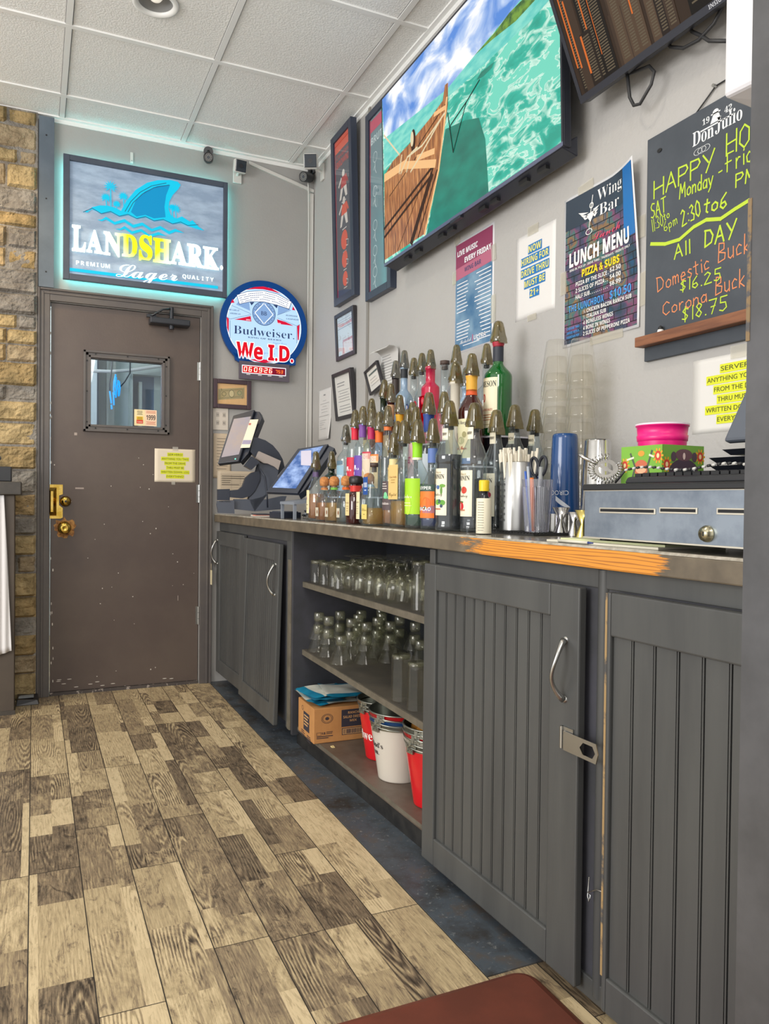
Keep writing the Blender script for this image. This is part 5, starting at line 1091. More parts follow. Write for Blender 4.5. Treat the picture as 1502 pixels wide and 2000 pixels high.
def bullet(label, P0, aim, L_=.075, r=.026):
    t = thing('security_camera', label, 'camera', None, 'security cameras near the ceiling corner'); z = Vector(aim).normalized(); x = Vector((0, 0, 1)).cross(z).normalized(); y = z.cross(x); t.matrix_world = frame(P0, x, y)
    MB().lathe([(0, -L_), (r*.9, -L_), (r, -L_*.8), (r, 0), (r*.9, .004), (r*.86, -.004), (0, -.004)], 26, m_blk).obj('housing', parent=t)
    mb = MB(); mb.ring(0, 0, r*.3, r*.82, mat('led ring', '#6d6b68', .4), -.002, 24); mb.disc(0, 0, r*.32, r*.32, m_lens, -.001)
    for i in range(10): mb.disc(r*.6*math.cos(i*PI/5), r*.6*math.sin(i*PI/5), r*.1, None, m_blk, -.001, 8)
    mb.obj('lens_face', parent=t)
    mb = MB(); mb.tube([(0, 0, -L_*.7), (0, r*1.3, -L_*1.0), (0, r*1.6, -L_*1.25)], .009, 8, m_blk); mb.cyl(.026, 0, .012, 18, m_blk, T((0, r*1.6, -L_*1.35))); mb.obj('bracket', parent=t)
p = py(407, 307, -.10); bullet('black bullet camera on the ceiling edge above the lager sign', p, (-.18, -.9, -.25))
p = py(471, 324, -.07); w_ = py(463, 340, 0); cube_cam('white cube camera on the door wall right of the lager sign', p, (.1, -.95, -.2), .036, frame((w_.x, 0, w_.z), (1, 0, 0), (0, 0, 1)))
p = px(606, 314, XW-.11); w_ = px(632, 334, XW); cube_cam('white cube camera tilted on the right wall by the corner', p, (-.45, -.85, -.25), .04, frame((XW, w_.y, w_.z), (0, -1, 0), (0, 0, 1)))
p = px(592, 345, XW-.09); bullet('black bullet camera in the corner under the tilted cube camera', p, (-.75, -.6, -.28), .08, .028)
cd = MB(); a = py(486, 318, 0); c = py(612, 374, 0)
cd.hexa([(a.x, -.001, a.z-.012), (c.x, -.001, c.z-.012), (c.x, -.012, c.z-.012), (a.x, -.012, a.z-.012), (a.x, -.001, a.z+.006), (c.x, -.001, c.z+.006), (c.x, -.012, c.z+.006), (a.x, -.012, a.z+.006)], m_wplast)
tag(cd.obj('cable_cover'), 'white cable cover sloping across the door wall to the corner', 'cable cover', 'white cable covers in the corner')
cd = MB(); cd.box(XW-.03, XW-.006, -.014, -.001, ZC+.002, c.z-.02, m_wplast); cd.tube([(XW-.05, -.03, c.z+.08), (XW-.04, -.02, c.z), (XW-.036, -.018, c.z-.2), (XW-.037, -.018, 1.2), (XW-.037, -.018, ZC+.004)], .004, 6, m_wplast)
tag(cd.obj('cable_cover'), 'white vertical cable cover running down the wall corner', 'cable cover', 'white cable covers in the corner')

# ------------------------------------------------------------------ framed dollar, switch plate and papers on the door wall
t = thing('framed_banknote', 'dark framed one dollar bill on the wall by the door', 'picture', on_back(.906, 1.541, .018))
mb = MB(); w, h, fw = .216, .163, .024
for (a, c, d, e) in ((0, fw, 0, h), (w-fw, w, 0, h), (fw, w-fw, 0, fw), (fw, w-fw, h-fw, h)): mb.box(a, c, d, e, -.017, .004, mat('dark brown frame', '#46343c', .4))
mb.obj('frame', parent=t, bevel=.003)
a = MB(); a.rect(fw*.8, fw*.8, w-fw*1.6, h-fw*1.6, paint('#d9ad73'), -.008); bl = MB()
a.add([(v[0]*.99+.03, v[1]+.045+v[0]*.12, -.0074) for v in ((0, 0), (.15, 0), (.15, .062), (0, .062))], [(0, 1, 2, 3)], paint('#a8986a'))
for k in (.008, .013): 
    a.ribbon([(.03+k, .045+k), (.03+.15-k, .063+k), (.03+.15-k, .125-k), (.03+k, .107-k), (.03+k, .045+k)], .0015, paint('#6f6844'), -.007)
a.disc(.105, .085, .017, .022, paint('#7d7650'), -.0068); a.disc(.105, .085, .013, .018, paint('#c4b588'), -.0066); a.ring(.062, .081, .010, .013, paint('#6f6844'), -.0066, 20); a.ring(.15, .092, .010, .013, paint('#5f7a4a'), -.0066, 20)
text(a, '1', .047, .1, .010, paint('#5d5638'), 'serif', z=-.0064); text(a, '1', .165, .06, .010, paint('#5d5638'), 'serif', z=-.0064)
a.obj('banknote', parent=t); MB().rect(fw, fw, w-2*fw, h-2*fw, m_gl, -.002).obj('glass', parent=t)
p = py(416, 839, 0); mb = MB(); mb.box(0, .085, 0, .125, .0, .006, paint('#cfc6ba'))
for x in (.026, .062): 
    for z in (.04, .085): mb.box(x-.008, x+.008, z-.012, z+.012, .006, .0075, paint('#b3aaa0')); mb.box(x-.004, x-.002, z-.005, z+.003, .0075, .008, m_dark); mb.box(x+.002, x+.004, z-.005, z+.003, .0075, .008, m_dark)
tag(mb.obj('outlet_plate', M=on_back(p.x-.002, p.z, 0)@RX(0)), 'pale outlet plate on the wall under the framed dollar', 'outlet')
for k, (x, z, w_, h_, c_, lb, off) in enumerate(((.912, 1.15, .10, .25, '#c9b79f', 'tan typed sheet on the wall behind the upright till screen', .002), (.935, 1.0, .215, .19, '#cdbda6', 'ruled tally sheet behind the curved till stand', .004))):
    def ar(a, w_=w_, h_=h_, k=k):
        if k == 0: lines(a, .02, h_-.03, .07, 12, .017, .003, paint('#8a7f70'), .0016, .3)
        else:
            for i in range(14): a.rect(.02, h_-.02-.012*i, w_-.04, .0008, paint('#8d8374'), .0016)
            for x_ in (.08, .13, .17): a.rect(x_, .01, .0008, h_-.03, paint('#8d8374'), .0016)
            lines(a, .025, h_-.03, .15, 5, .012, .003, paint('#5d564c'), .0018, .7)
    sheet('paper_notice', lb, on_back(x, z, off), w_, h_, ar, c_)
# ------------------------------------------------------------------ bottles on the stepped shelf behind the bar
TZ = (ZC, ZC+.10, ZC+.20, ZC+.30)
t = thing('stepped_bottle_shelf', 'dark three-step bottle shelf standing on the bar counter', 'shelf', K)
m_stp = mat('dark glossy step', '#1b1a22', .18); m_stl = mat('pale step edge', '#cfcdd6', .3)
for k, (a0, a1) in enumerate(((.155, .252), (.252, .352), (.352, .485))):
    mb = MB(); mb.box(1.2, 2.25, a0, a1, ZC+.0005, TZ[k+1]-.006, m_stp); mb.box(1.2, 2.252, a0-.002, a1, TZ[k+1]-.006, TZ[k+1]-.0006, m_stl); mb.box(2.25, 2.253, a0-.002, a0+.003, ZC+.0005, TZ[k+1]-.006, m_stl); mb.obj('step', parent=t)
g_clear = glass('clear bottle glass', '#eef4f5', .06, .7, .03, '#d3dfe4', .05)
g_frost = glass('frosted bottle glass', '#b9d2ea', .06, .5, .2, '#b4cfe8', .6)
g_green = glass('green bottle glass', '#3fae5a', .07, .6, .03, '#0c7a2e', .45)
g_dkgreen = glass('dark green glass', '#2c4a34', .07, .6, .03, '#16301f', .6)
g_amber = glass('amber bottle glass', '#c98a3a', .07, .6, .03, '#8a4a16', .35)
g_brown = glass('dark rum glass', '#7a2e1e', .07, .6, .03, '#4a1410', .6)
g_white = mat('white bottle', '#d9d3c4', .3); g_pink = glass('pink bottle glass', '#f06a8c', .06, .6, .03, '#e22a58', .6)
g_lime = glass('lime bottle glass', '#d6ecc0', .06, .7, .03, '#9acb3a', .15)
g_black = mat('black bottle', '#1e1c22', .15)
def liq(name, tint, body, amt): return glass('liquid '+name, tint, .03, .3, .05, body, amt)
L_syr = mat('dark syrup', '#15131c', .12); L_amb = liq('amber', '#f0b04a', '#c8802a', .5); L_gold = liq('gold', '#f6dc8c', '#d6a446', .4); L_clr = liq('clear', '#eef4f4', '#cfdcdc', .08)
L_grn = liq('green', '#6aa86a', '#1c5a3a', .6); L_blu = liq('blue', '#4a6ac0', '#1a2e6a', .7); L_red = liq('red', '#ff4a6a', '#e01a48', .7); L_rum = liq('rum', '#8a3020', '#5a1c12', .7); L_dkg = liq('whiskey green', '#2a8a48', '#0a5a26', .7)
m_cov = glass('smoky pour cover', '#bdb084', .10, .65, .08, '#857848', .34); m_covg = glass('grey pour cover', '#c2beac', .10, .65, .08, '#79766a', .34)
m_col = mat('pourer black', '#211f1f', .4); m_cork = mat('cork', '#c98a4e', .8, var=(120, '#a86a38')); m_lab = paint('#e6dfc8', .5)
BG = 'bottles on the back bar'
def cover(t, H, nr, tilt=0.0, m=None, sc=1.0):
    m = m or m_cov
    M = T((0, 0, H))@RY(tilt)
    mb = MB(); mb.lathe([(nr*.85, -.02), (nr*.9, 0), (nr+.004, .001), (nr+.005, .012), (.0085, .014), (.006, .04), (.0045, .05), (0, .05)], 18, m_col); sp_ = mb.obj('pour_spout', parent=t, M=M)
    mb = MB(); q = sc; mb.lathe([(.0185*q, -.004), (.0195*q, .004), (.0165*q, .018), (.0135*q, .04), (.011*q, .056), (.0075*q, .063), (0, .065)], 20, m, sq=3.2)
    mb.hexa([(-.011*q, -.024*q, -.012), (.011*q, -.024*q, -.012), (.011*q, -.017*q, -.012), (-.011*q, -.017*q, -.012), (-.009*q, -.014*q, .03), (.009*q, -.014*q, .03), (.009*q, -.011*q, .03), (-.009*q, -.011*q, .03)], m, RZ(PI/2))
    mb.obj('spout_cover', parent=t, M=M)
def prof_std(r, H, sh, nr, ns, lip=True):
    p = [(0, .003), (r*.85, .0), (r*.97, .003), (r, .012), (r, sh)]
    for i in range(1, 7):
        f = i/6; p.append((nr+(r-nr)*(.5+.5*math.cos(PI*f))**.8, sh+(ns-sh)*f))
    p += [(nr, H-.014), (nr+.0025, H-.013), (nr+.0025, H-.001), (nr*.8, H)]
    return p
def rad_at(prof, z):
    return max([.001]+[p0[0]+(p1[0]-p0[0])*((z-p0[1])/max(1e-6, p1[1]-p0[1])) for p0, p1 in zip(prof, prof[1:]) if p0[1] <= z <= p1[1]])
def clip(prof, lv, d=.0022):
    out = [(0, .006)]
    for (r, z) in prof:
        if z < .004: continue
        if z > lv: break
        out.append((max(r-d, .001), max(z, .006)))
    pr = [p for p in prof if p[1] <= lv]; nx = [p for p in prof if p[1] > lv]
    rl = pr[-1][0]
    if nx: f = (lv-pr[-1][1])/max(1e-6, nx[0][1]-pr[-1][1]); rl = pr[-1][0]+(nx[0][0]-pr[-1][0])*f
    return out+[(rl-d, lv), (0, lv)]
def bottle(label, a, s, z, H, prof, gl, lq=None, lv=0, sq=None, ax=1, ay=1, rot=0, labs=(), neck=(), top='pour', tilt=0, covm=None, name='liquor_bottle', csc=1.0):
    t = thing(name, label, 'bottle', stand(a, s, z+.0004, rot), BG)
    nr = prof[-1][0]/.8-.0025 if len(prof) else .013
    MB().lathe(prof, 30, gl, sq=sq, ax=ax, ay=ay).obj('glass_body', parent=t)
    if lq: MB().lathe(clip(prof, lv), 26, lq, sq=sq, ax=ax, ay=ay).obj('liquid', parent=t)
    for lab in labs:
        z0, z1, w, m = lab[:4]; art = lab[4] if len(lab) > 4 else None; an = lab[5] if len(lab) > 5 else 0
        r = max([rad_at(prof, z0), rad_at(prof, (z0+z1)/2), rad_at(prof, z1)]+[p[0] for p in prof if z0 <= p[1] <= z1])*ay+.0009
        mb = MB()
        if sq: mb.box(-w/2, w/2, -r-.0004, -r, z0, z1, m)
        else: mb.patch(r, w, z0, z1, m, 16, an)
        lo = mb.obj('label', parent=t)
        if art:
            q = MB(); art(q, r+.0007, z0, z1, w, None if sq else r+.0007)
            if an: q.v = [tuple(RZ(an)@Vector(v)) for v in q.v]
            if q.v: q.obj('label_print', parent=lo)
    for (z0, z1, m) in neck:
        f = lambda zz: rad_at(prof, zz)
        MB().lathe([(f(z0+(z1-z0)*i/4)+.0009, z0+(z1-z0)*i/4) for i in range(5)], 26, m, sq=sq, ax=ax, ay=ay).obj('neck_band', parent=t)
    if top == 'pour': cover(t, H, nr, tilt, covm, csc)
    elif top == 'cork': MB().lathe([(nr*.8, -.012), (nr*.85, 0), (nr+.006, .001), (.019, .012), (.020, .022), (.015, .033), (.006, .037), (0, .0375)], 24, m_cork, T((0, 0, H))).obj('stopper', parent=t)
    elif top == 'black': MB().lathe([(nr, -.004), (nr+.008, 0), (.026, .004), (.027, .018), (.022, .026), (0, .029)], 28, m_col, T((0, 0, H))).obj('stopper', parent=t)
    elif top == 'flat': MB().lathe([(nr*.8, -.018), (nr*.8, 0), (nr+.003, 0), (nr+.003, .014), (0, .0145)], 20, mat('dark wood stopper', '#4b3a34', .5), T((0, 0, H))).obj('stopper', parent=t)
    elif top == 'yellow': MB().lathe([(nr+.004, -.014), (nr+.0045, .012), (nr+.003, .015), (0, .015)], 24, mat('yellow cap', '#e3c21c', .4), T((0, 0, H))).obj('cap', parent=t)
    return t
def at_tip(u, v, a, k, cap=.065):
    q = ca(u, v, a); return q.y, TZ[k], q.z-TZ[k]-cap
def txt(s_, zf, h, c, sty='bold', w=None, dx=0):
    def f(q, r, z0, z1, W, bend): text(q, s_, dx, z0+(z1-z0)*zf, h, paint(c), sty, w=w, z=0, bend=bend, M=None if bend else T((0, -r, 0))@RX(PI/2))
    return f
def both(*fs):
    def f(*a_):
        for g_ in fs: g_(*a_)
    return f
def fine(n, zf, c, wf=.7, h=.0025, dz=.008):
    def f(q, r, z0, z1, W, bend):
        for i in range(n):
            L_ = W*wf*(1-.4*R.random())
            zz = z0+(z1-z0)*zf-i*dz
            if bend: q.patch(bend, L_, zz, zz+h, paint(c), 6)
            else: q.box(-L_/2, L_/2, -r-.0002, -r, zz, zz+h, paint(c))
    return f
def blob(items):
    def f(q, r, z0, z1, W, bend):
        for (x, zf, rx, rz, c) in items:
            zc = z0+(z1-z0)*zf; vs = []
            for i in range(14):
                X = x*W+rx*math.cos(2*PI*i/14); Z = zc+rz*math.sin(2*PI*i/14); vs.append((bend*math.sin(X/bend), -bend*math.cos(X/bend), Z) if bend else (X, -r, Z))
            q.add(vs, [tuple(range(14))], paint(c))
    return f

# ---- front row on the counter
FA = .10
s_, _, h_ = at_tip(617, 880, FA, 0); H = .205
PC = [(0, .003), (.034, 0), (.038, .01), (.044, .05), (.045, .08), (.040, .115), (.024, .145), (.015, .165), (.0135, .19), (.016, .192), (.016, .204), (.012, .205)]
bottle('cut-glass whisky decanter with arched cream and purple label beside the till', FA, s_, ZC, .221, [(r, z*.221/.205) for r, z in PC], g_clear, L_amb, .11, ax=1.1, ay=.8, labs=((.03, .125, .05, paint('#e8dcae'), both(txt('Crown', .35, .008, '#6a5a48', 'script'), blob([(0, .65, .008, .006, '#7a3a8a')]), fine(2, .2, '#b8a878')), -.25), (.03, .055, .052, paint('#6b4a9c'), None, -.25)), neck=((.18, .2, paint('#5a4a70')),))
for u, v, c, lb, lq in ((634, 931, '#c8834a', 'squat tequila bottle of amber liquor with round cork and tan neck ribbon', L_amb), (653, 930, '#79b84e', 'squat clear tequila bottle with round cork and green neck ribbon', L_gold), (676, 929, '#d9641e', 'squat clear tequila bottle with round cork and orange neck ribbon', L_clr)):
    q = ca(u, v, FA); HH = q.z-ZC-.0375
    pr = [(0, .003), (.040, 0), (.0425, .004), (.0425, .07), (.040, .09), (.030, .112), (.018, .124), (.0145, .13), (.0135, HH-.012), (.0165, HH-.01), (.0165, HH-.001), (.012, HH)]
    bottle(lb, FA, q.y, ZC, HH, pr, g_clear, lq, .075, sq=3.0, ax=1.0, ay=.72, labs=((.02, .055, .03, paint('#cfc8b4'), blob([(.1, .5, .006, .008, '#8a5a3a')])),), neck=((.134, HH-.016, paint(c)),), top='cork')
q = ca(697, 929, FA-.005); HH = q.z-ZC-.029
bottle('square amber tequila bottle with black stopper and red neck band', FA-.005, q.y-.006, ZC, HH, [(0, .003), (.031, 0), (.033, .004), (.033, HH*.66), (.026, HH*.75), (.018, HH*.79), (.0185, HH-.004), (.0155, HH)], g_brown, L_amb, HH*.55, sq=4, labs=((.03, .11, .034, paint('#e8d49a'), both(txt('Don Julio', .55, .006, '#7a4a28', 'script', .026), fine(3, .4, '#b89a60'))),), neck=((HH*.8, HH-.008, paint('#d23a34')),), top='black')
q = ca(717, 924, FA); HH = q.z-ZC-.0375
bottle('round shouldered clear tequila bottle with long oval cream label', FA, q.y+.015, ZC, HH, [(0, .003), (.026, 0), (.034, .01), (.042, .04), (.043, .08), (.036, .115), (.02, .135), (.015, .145), (.0145, HH-.01), (.0165, HH-.008), (.0165, HH-.001), (.0125, HH)], g_clear, L_clr, .09, labs=((.02, .115, .03, paint('#e3d9ae'), both(txt('Don Julio', .6, .006, '#6a5a40', 'script', .024), fine(4, .45, '#b3a880'))),), neck=((.15, HH-.012, paint('#9cc0d8')),), top='cork')
q = ca(735, 905, FA)
bottle('slim clear tequila bottle with blue upper label and yellow lower label', FA-.022, ca(733, 1000, FA-.02).y-.008, ZC, .20, [(0, .003), (.034, 0), (.036, .006), (.030, .13), (.0285, .16), (.016, .175), (.0135, .18), (.0135, .196), (.011, .20)], g_clear, L_gold, .06, sq=4, labs=((.105, .165, .036, paint('#23509a'), both(txt('1800', .42, .016, '#e8eef4', 'bold', .026), fine(1, .22, '#c8d4e8', .5, .004))), (.022, .072, .042, paint('#e3cd78'), both(txt('Silver', .55, .009, '#8a7a3a', 'script'), fine(1, .3, '#9a8a4a', .4)))), top='flat')
s_, z_, H = at_tip(751, 847, FA+.01, 0)
bottle('amber tequila bottle with dark label and green agave plant picture', FA+.016, ca(757, 960, FA).y+.012, ZC, H, prof_std(.036, H, H*.62, .0145, H*.8), g_clear, L_amb, .085, labs=((.055, .15, .075, paint('#57484a'), both(blob([(.15, .45, .012, .006, '#6fc08a'), (.15, .52, .008, .010, '#7fd09a'), (.3, .43, .008, .004, '#57a878')]), fine(3, .9, '#d8d0cc', .5), txt('Hornitos', .18, .009, '#e6dcd8', 'serif', .05))),), neck=((H*.78, H*.9, paint('#e0cf96')),))
s_, z_, H = at_tip(798, 819, FA, 0)
bottle('gold tequila bottle with large plain yellow label and brown side strip', FA, s_-.03, ZC, H, prof_std(.037, H, H*.60, .0145, H*.80), g_clear, L_gold, .085, sq=5, labs=((.09, .2*H/.28, .066, paint('#e0c07c'), both(txt('Casa Noble', .62, .006, '#9a6a30', 'serif', .05), fine(2, .55, '#b08a4a', .5), txt('Crystal', .1, .010, '#7a5a28', 'script'))),))
s_, z_, H = at_tip(825, 817, FA, 0)
bottle('sour apple liqueur bottle with bright green label and green neck wrap', FA, s_-.03, ZC, H, prof_std(.037, H, H*.56, .0145, H*.78), g_clear, L_grn, .075, labs=((.045, .155, .10, paint('#9fd21c'), both(blob([(-.2, .7, .012, .014, '#7ab81a'), (.1, .25, .012, .03, '#b8e23a')]), txt('Pucker', .45, .011, '#eef6d0', 'script', .05), fine(2, .3, '#e6f2b8', .5))),), neck=((H*.8, H*.97, paint('#8fd016')), (H*.775, H*.8, paint('#e6e6c8'))), csc=1.15)
s_, z_, H = at_tip(856, 815, FA+.01, 0)
bottle('blue curacao bottle with orange fruit label and blue name band', FA+.01, s_-.03, ZC, H, prof_std(.036, H, H*.40, .0145, H*.66), g_clear, L_blu, .05, labs=((.035, .115, .09, paint('#f07a2a'), both(blob([(.2, .55, .016, .018, '#ee6a1a'), (-.2, .6, .012, .016, '#f0862a'), (.15, .38, .012, .004, '#2a6a3a')]),)), (.05, .072, .092, paint('#3f63ae'), txt('CURACAO', .3, .011, '#f0f2f6', 'bold', .07)), (.115, .135, .09, paint('#3a5348'), txt('DEKUYPER', .25, .010, '#eef0ea', 'bold', .07))), neck=((H*.74, H*.9, paint('#5a74b0')),))
PM = [(0, .004), (.034, 0), (.0385, .004), (.0385, .018), (.036, .023), (.0365, .03), (.0365, .19), (.0375, .193), (.0395, .2), (.0395, .216), (.037, .222), (.028, .245), (.018, .268), (.0155, .285), (.0155, .296), (.018, .298), (.018, .309), (.0145, .31)]
def monin(lb, u, v, a, lq, lv, nm, art, z=None, ds=0.0):
    q = ca(u, v, a); k = (q.z-ZC-.062)/.31; pr = [(r*.99, zz*k) for r, zz in PM]
    return bottle(lb, a, q.y+ds, ZC, .31*k, pr, g_clear, lq, lv*k, labs=((.045*k, .178*k, .066, m_lab, both(txt('Le Sirop de', .9, .006, '#a08a5a', 'script', .03), txt('MONIN', .78, .013, '#3a3530', 'serif', .052), art, txt(nm, .42, .008, '#6a6252', 'script', .04), fine(1, .12, '#c07a5a', .5, .004))),), neck=(), csc=1.2)
def neck_tag(t, nm, k):
    mb = MB(); mb.patch(.0172, .03, 0, .03, m_lab, 8); text(mb, nm, 0, .012, .007, paint('#4a4438'), 'bold', w=.024, bend=.0178); mb.obj('neck_label', parent=t, M=T((0, 0, .262*k))@Matrix.Scale(1.12, 4))
berry = blob([(-.2, .62, .006, .006, '#3a5a8a'), (.05, .6, .007, .006, '#4a6aa0'), (.3, .63, .010, .005, '#6aa03a'), (.25, .53, .004, .012, '#5a8a34'), (-.3, .25, .004, .004, '#4a4050'), (.02, .28, .011, .008, '#6fae3e'), (.3, .27, .010, .008, '#5f9e36'), (.14, .3, .006, .006, '#2e3e5e'), (.26, .2, .005, .005, '#2e3e5e')])
straw = blob([(-.25, .6, .010, .009, '#2a6a3e'), (.1, .57, .011, .010, '#c8402e'), (-.1, .22, .013, .013, '#d0202a'), (-.1, .31, .012, .003, '#3a7a3a'), (-.4, .28, .006, .012, '#a82030')])
rasp = blob([(.1, .62, .012, .008, '#2f7a40'), (.2, .5, .010, .009, '#a02038'), (.05, .46, .007, .006, '#b82a40'), (.2, .32, .010, .008, '#2f6a3a'), (.15, .22, .008, .008, '#8a1e34')])
t1 = monin('dark blueberry syrup bottle with cream berry label, tallest at the front', 878, 784, .10, L_syr, .218, 'Blueberry', berry); neck_tag(t1, 'BLUEBERRY', 1.0)
t2 = monin('strawberry syrup bottle, half full, with red strawberry on cream label', 927, 788, .14, L_syr, .05, 'Strawberry', straw); neck_tag(t2, 'STRAWBERRY', 1.0)
t3 = monin('raspberry syrup bottle with cream label just left of the straw holder', 970, 802, .255, L_syr, .14, 'Raspberry', rasp); neck_tag(t3, 'RASPBERRY', .98)
t4 = monin('syrup bottle with leaning pour cover behind the straws', 1006, 792, .345, L_syr, .16, 'Peach', rasp); neck_tag(t4, 'PEACH', 1.0)
t5 = monin('syrup bottle with upright grey cover between straws and blue shaker', 1045, 801, .44, L_syr, .1, 'Mango', straw); neck_tag(t5, 'MANGO', 1.0)
q = ca(945, 917, .20); HH = .14
PB = [(0, .003), (.017, 0), (.019, .004), (.019, .085), (.016, .1), (.0105, .112), (.0100, .128), (.012, .129), (.012, .139), (.0095, .14)]
q = ca(945, 1000, .085); tb_ = bottle('small bitters bottle with oversized paper label and yellow cap', .085, q.y+.0, ZC, .128, [(r*1.0, z*.914) for r, z in PB], g_black, None, 0, labs=(), top='yellow', name='bitters_bottle')
mb = MB(); mb.lathe([(.0203, .002), (.0205, .004), (.0200, .094), (.0194, .095)], 28, paint('#e3dcc4')); lo = mb.obj('label', parent=tb_)
q_ = MB()
for i in range(12): q_.patch(.0208, .02*(1-.2*R.random()), .010+.0067*i, .0114+.0067*i, paint('#8a8474'), 5, .55)
for zz in (.02, .082): q_.patch(.0209, .009, zz-.005, zz+.005, paint('#bdb6a0'), 5, -.5)
text(q_, 'aromatic bitters', 0, 0, .006, paint('#5a5446'), 'script', z=0, w=.045, M=T((-.0101, -.0187, .052))@RZ(-.5)@RX(PI/2)@RZ(PI/2)); q_.obj('label_print', parent=lo)

# ---- first step
def step_bottle(lb, u, v, a, k, r, gl, lq=None, lvf=.5, shf=.62, nsf=.8, nr=.0135, cap=.065, **kw):
    s_, z_, H = at_tip(u, v, a, k, cap)
    top = kw.pop('top', 'pour'); ds = kw.pop('ds', 0)
    labs = kw.pop('labs', ()); labs = tuple((l_[0]*H, l_[1]*H)+tuple(l_[2:]) for l_ in labs); neck = tuple((n_[0]*H, n_[1]*H, n_[2]) for n_ in kw.pop('neck', ()))
    return bottle(lb, a, s_+ds, z_, H, prof_std(r, H, H*shf, nr, H*nsf), gl, lq, lvf*H, labs=labs, neck=neck, top=top, **kw)
A1, A2, A3 = .203, .302, .405
step_bottle('dark green wine-shaped bottle half hidden behind the corked tequila bottles', 648, 881, A1, 1, .033, g_dkgreen, None, labs=((.2, .5, .05, paint('#cfc8a8')),))
step_bottle('clear gin bottle with steel blue label, far left of the first step', 676, 829, A1, 1, .036, g_clear, L_clr, .45, .66, .84, labs=((.1, .55, .07, paint('#8fb4c8'), both(txt('AVIATION', .5, .012, '#eef2f4', 'bold', .058), fine(1, .35, '#c87a8a', .6, .005), fine(2, .2, '#3a5668', .5, .004))), (.56, .63, .06, paint('#5a7688'))), covm=m_covg)
def wob(c): return both(lambda q, r, z0, z1, W, b_: [q.patch(b_, .012, z0+(z1-z0)*(.2+.2*i), z0+(z1-z0)*(.3+.2*i), paint(c), 4, (-.5+.3*(i % 3))) for i in range(4)], txt('vibes', .55, .016, c, 'script', .05), txt('three', .2, .012, c, 'script', .04))
step_bottle('clear vodka bottle with red wavy wrap label and red neck', 694, 800, A1, 1, .032, g_clear, L_clr, .55, .66, .8, labs=((.12, .55, .08, paint('#d02a44'), wob('#f4e6ea')),), neck=((.8, .97, paint('#d6203c')),))
step_bottle('clear vodka bottle with purple wavy wrap label and purple neck', 709, 793, A1, 1, .032, g_clear, L_clr, .55, .66, .8, labs=((.12, .55, .08, paint('#6a4aa8'), wob('#ece4f6')),), neck=((.8, .97, paint('#7a4a9c')),))
sm = lambda c: both(txt('SMIRNOFF', .8, .011, '#f2eee8', 'bold', .05), blob([(0, .4, .016, .02, '#eadfc8'), (0, .4, .010, .012, '#c8b48a')]), fine(1, .12, '#c8402e', .5, .005))
step_bottle('clear vodka bottle with red name band and magenta neck', 726, 797, A1, 1, .034, g_clear, L_clr, .5, .66, .8, labs=((.12, .6, .07, paint('#d8c9b2'), sm('#c8203c')), (.52, .62, .074, paint('#c62a48'), txt('SMIRNOFF', .28, .011, '#f2eee8', 'bold', .05))), neck=((.8, .97, paint('#b81e5a')),))
step_bottle('clear vodka bottle with orange name band and orange neck', 741, 804, A1, 1, .031, g_clear, L_clr, .5, .66, .8, labs=((.12, .6, .065, paint('#e0c494'), sm('#e0762a')), (.52, .62, .068, paint('#e07a26'), txt('SMIRNOFF', .28, .011, '#f2eee8', 'bold', .05))), neck=((.8, .97, paint('#e06a1c')),))
step_bottle('slim clear bottle with orange collar under a brown pour cover', 758, 792, A1, 1, .027, g_clear, L_clr, .4, .5, .7, neck=((.9, .95, paint('#e0763a')),))
step_bottle('clear bottle of amber liquor with cover tipped over the plain yellow label', 776, 822, A1, 1, .032, g_clear, L_amb, .5, .5, .75, labs=((.2, .5, .06, paint('#d8b87a')),))
step_bottle('clear bottle with tall olive cover behind the plain yellow label bottle', 797, 799, A1, 1, .031, g_clear, L_clr, .4, .55, .78)
step_bottle('clear flavoured vodka bottle with pink flecked label and brown cover', 813, 794, A1, 1, .026, g_clear, L_clr, .5, .6, .8, labs=((.2, .75, .045, paint('#d8b0b4'), fine(3, .6, '#b03a6a', .5, .006)),))
step_bottle('bottle with dark blue neck wrap and smoky cover, right end of the first step', 838, 766, A1, 1, .033, g_clear, L_clr, .45, .55, .74, nr=.0165, labs=((.15, .5, .07, paint('#cdd6e0')),), neck=((.76, .97, paint('#22408a')),), csc=1.15)
step_bottle('tall cone-shaped clear bottle of pale gold liqueur', 874, 763, A1, 1, .032, g_clear, L_gold, .3, .12, .8, ds=-.02)
# ---- second step
step_bottle('amber bottle with olive cover, far left of the second step', 726, 778, A2, 2, .033, g_amber, None, labs=((.2, .55, .06, paint('#c8b88a')),))
step_bottle('dark green bottle with leaning olive cover on the second step', 751, 741, A2, 2, .031, g_dkgreen, None, ds=-.005, labs=((.2, .5, .06, paint('#8aa0c8')),), tilt=.08)
step_bottle('brown cream liqueur bottle with tan neck and tan cover', 764, 749, A2, 2, .028, g_brown, None, nsf=.7, labs=((.2, .5, .05, paint('#c8a878')),), neck=((.72, .93, paint('#c8a07a')),))
step_bottle('orange liqueur bottle with yellow neck on the second step', 781, 771, A2, 2, .033, g_amber, None, nsf=.68, neck=((.7, .95, paint('#e8b02a')),), labs=((.2, .5, .06, paint('#e8d8a0')),))
step_bottle('clear bottle with flat topped olive cover in the middle of the second step', 806, 785, A2, 2, .033, g_clear, L_gold, .5, labs=((.2, .55, .06, paint('#d6cfc0')),))
step_bottle('cream white rum bottle with white neck, in front of a clear bottle', 890, 706, A2, 2, .030, g_white, None, shf=.5, nsf=.62, nr=.0165, labs=((.1, .45, .05, paint('#c8b890')),), csc=1.2)
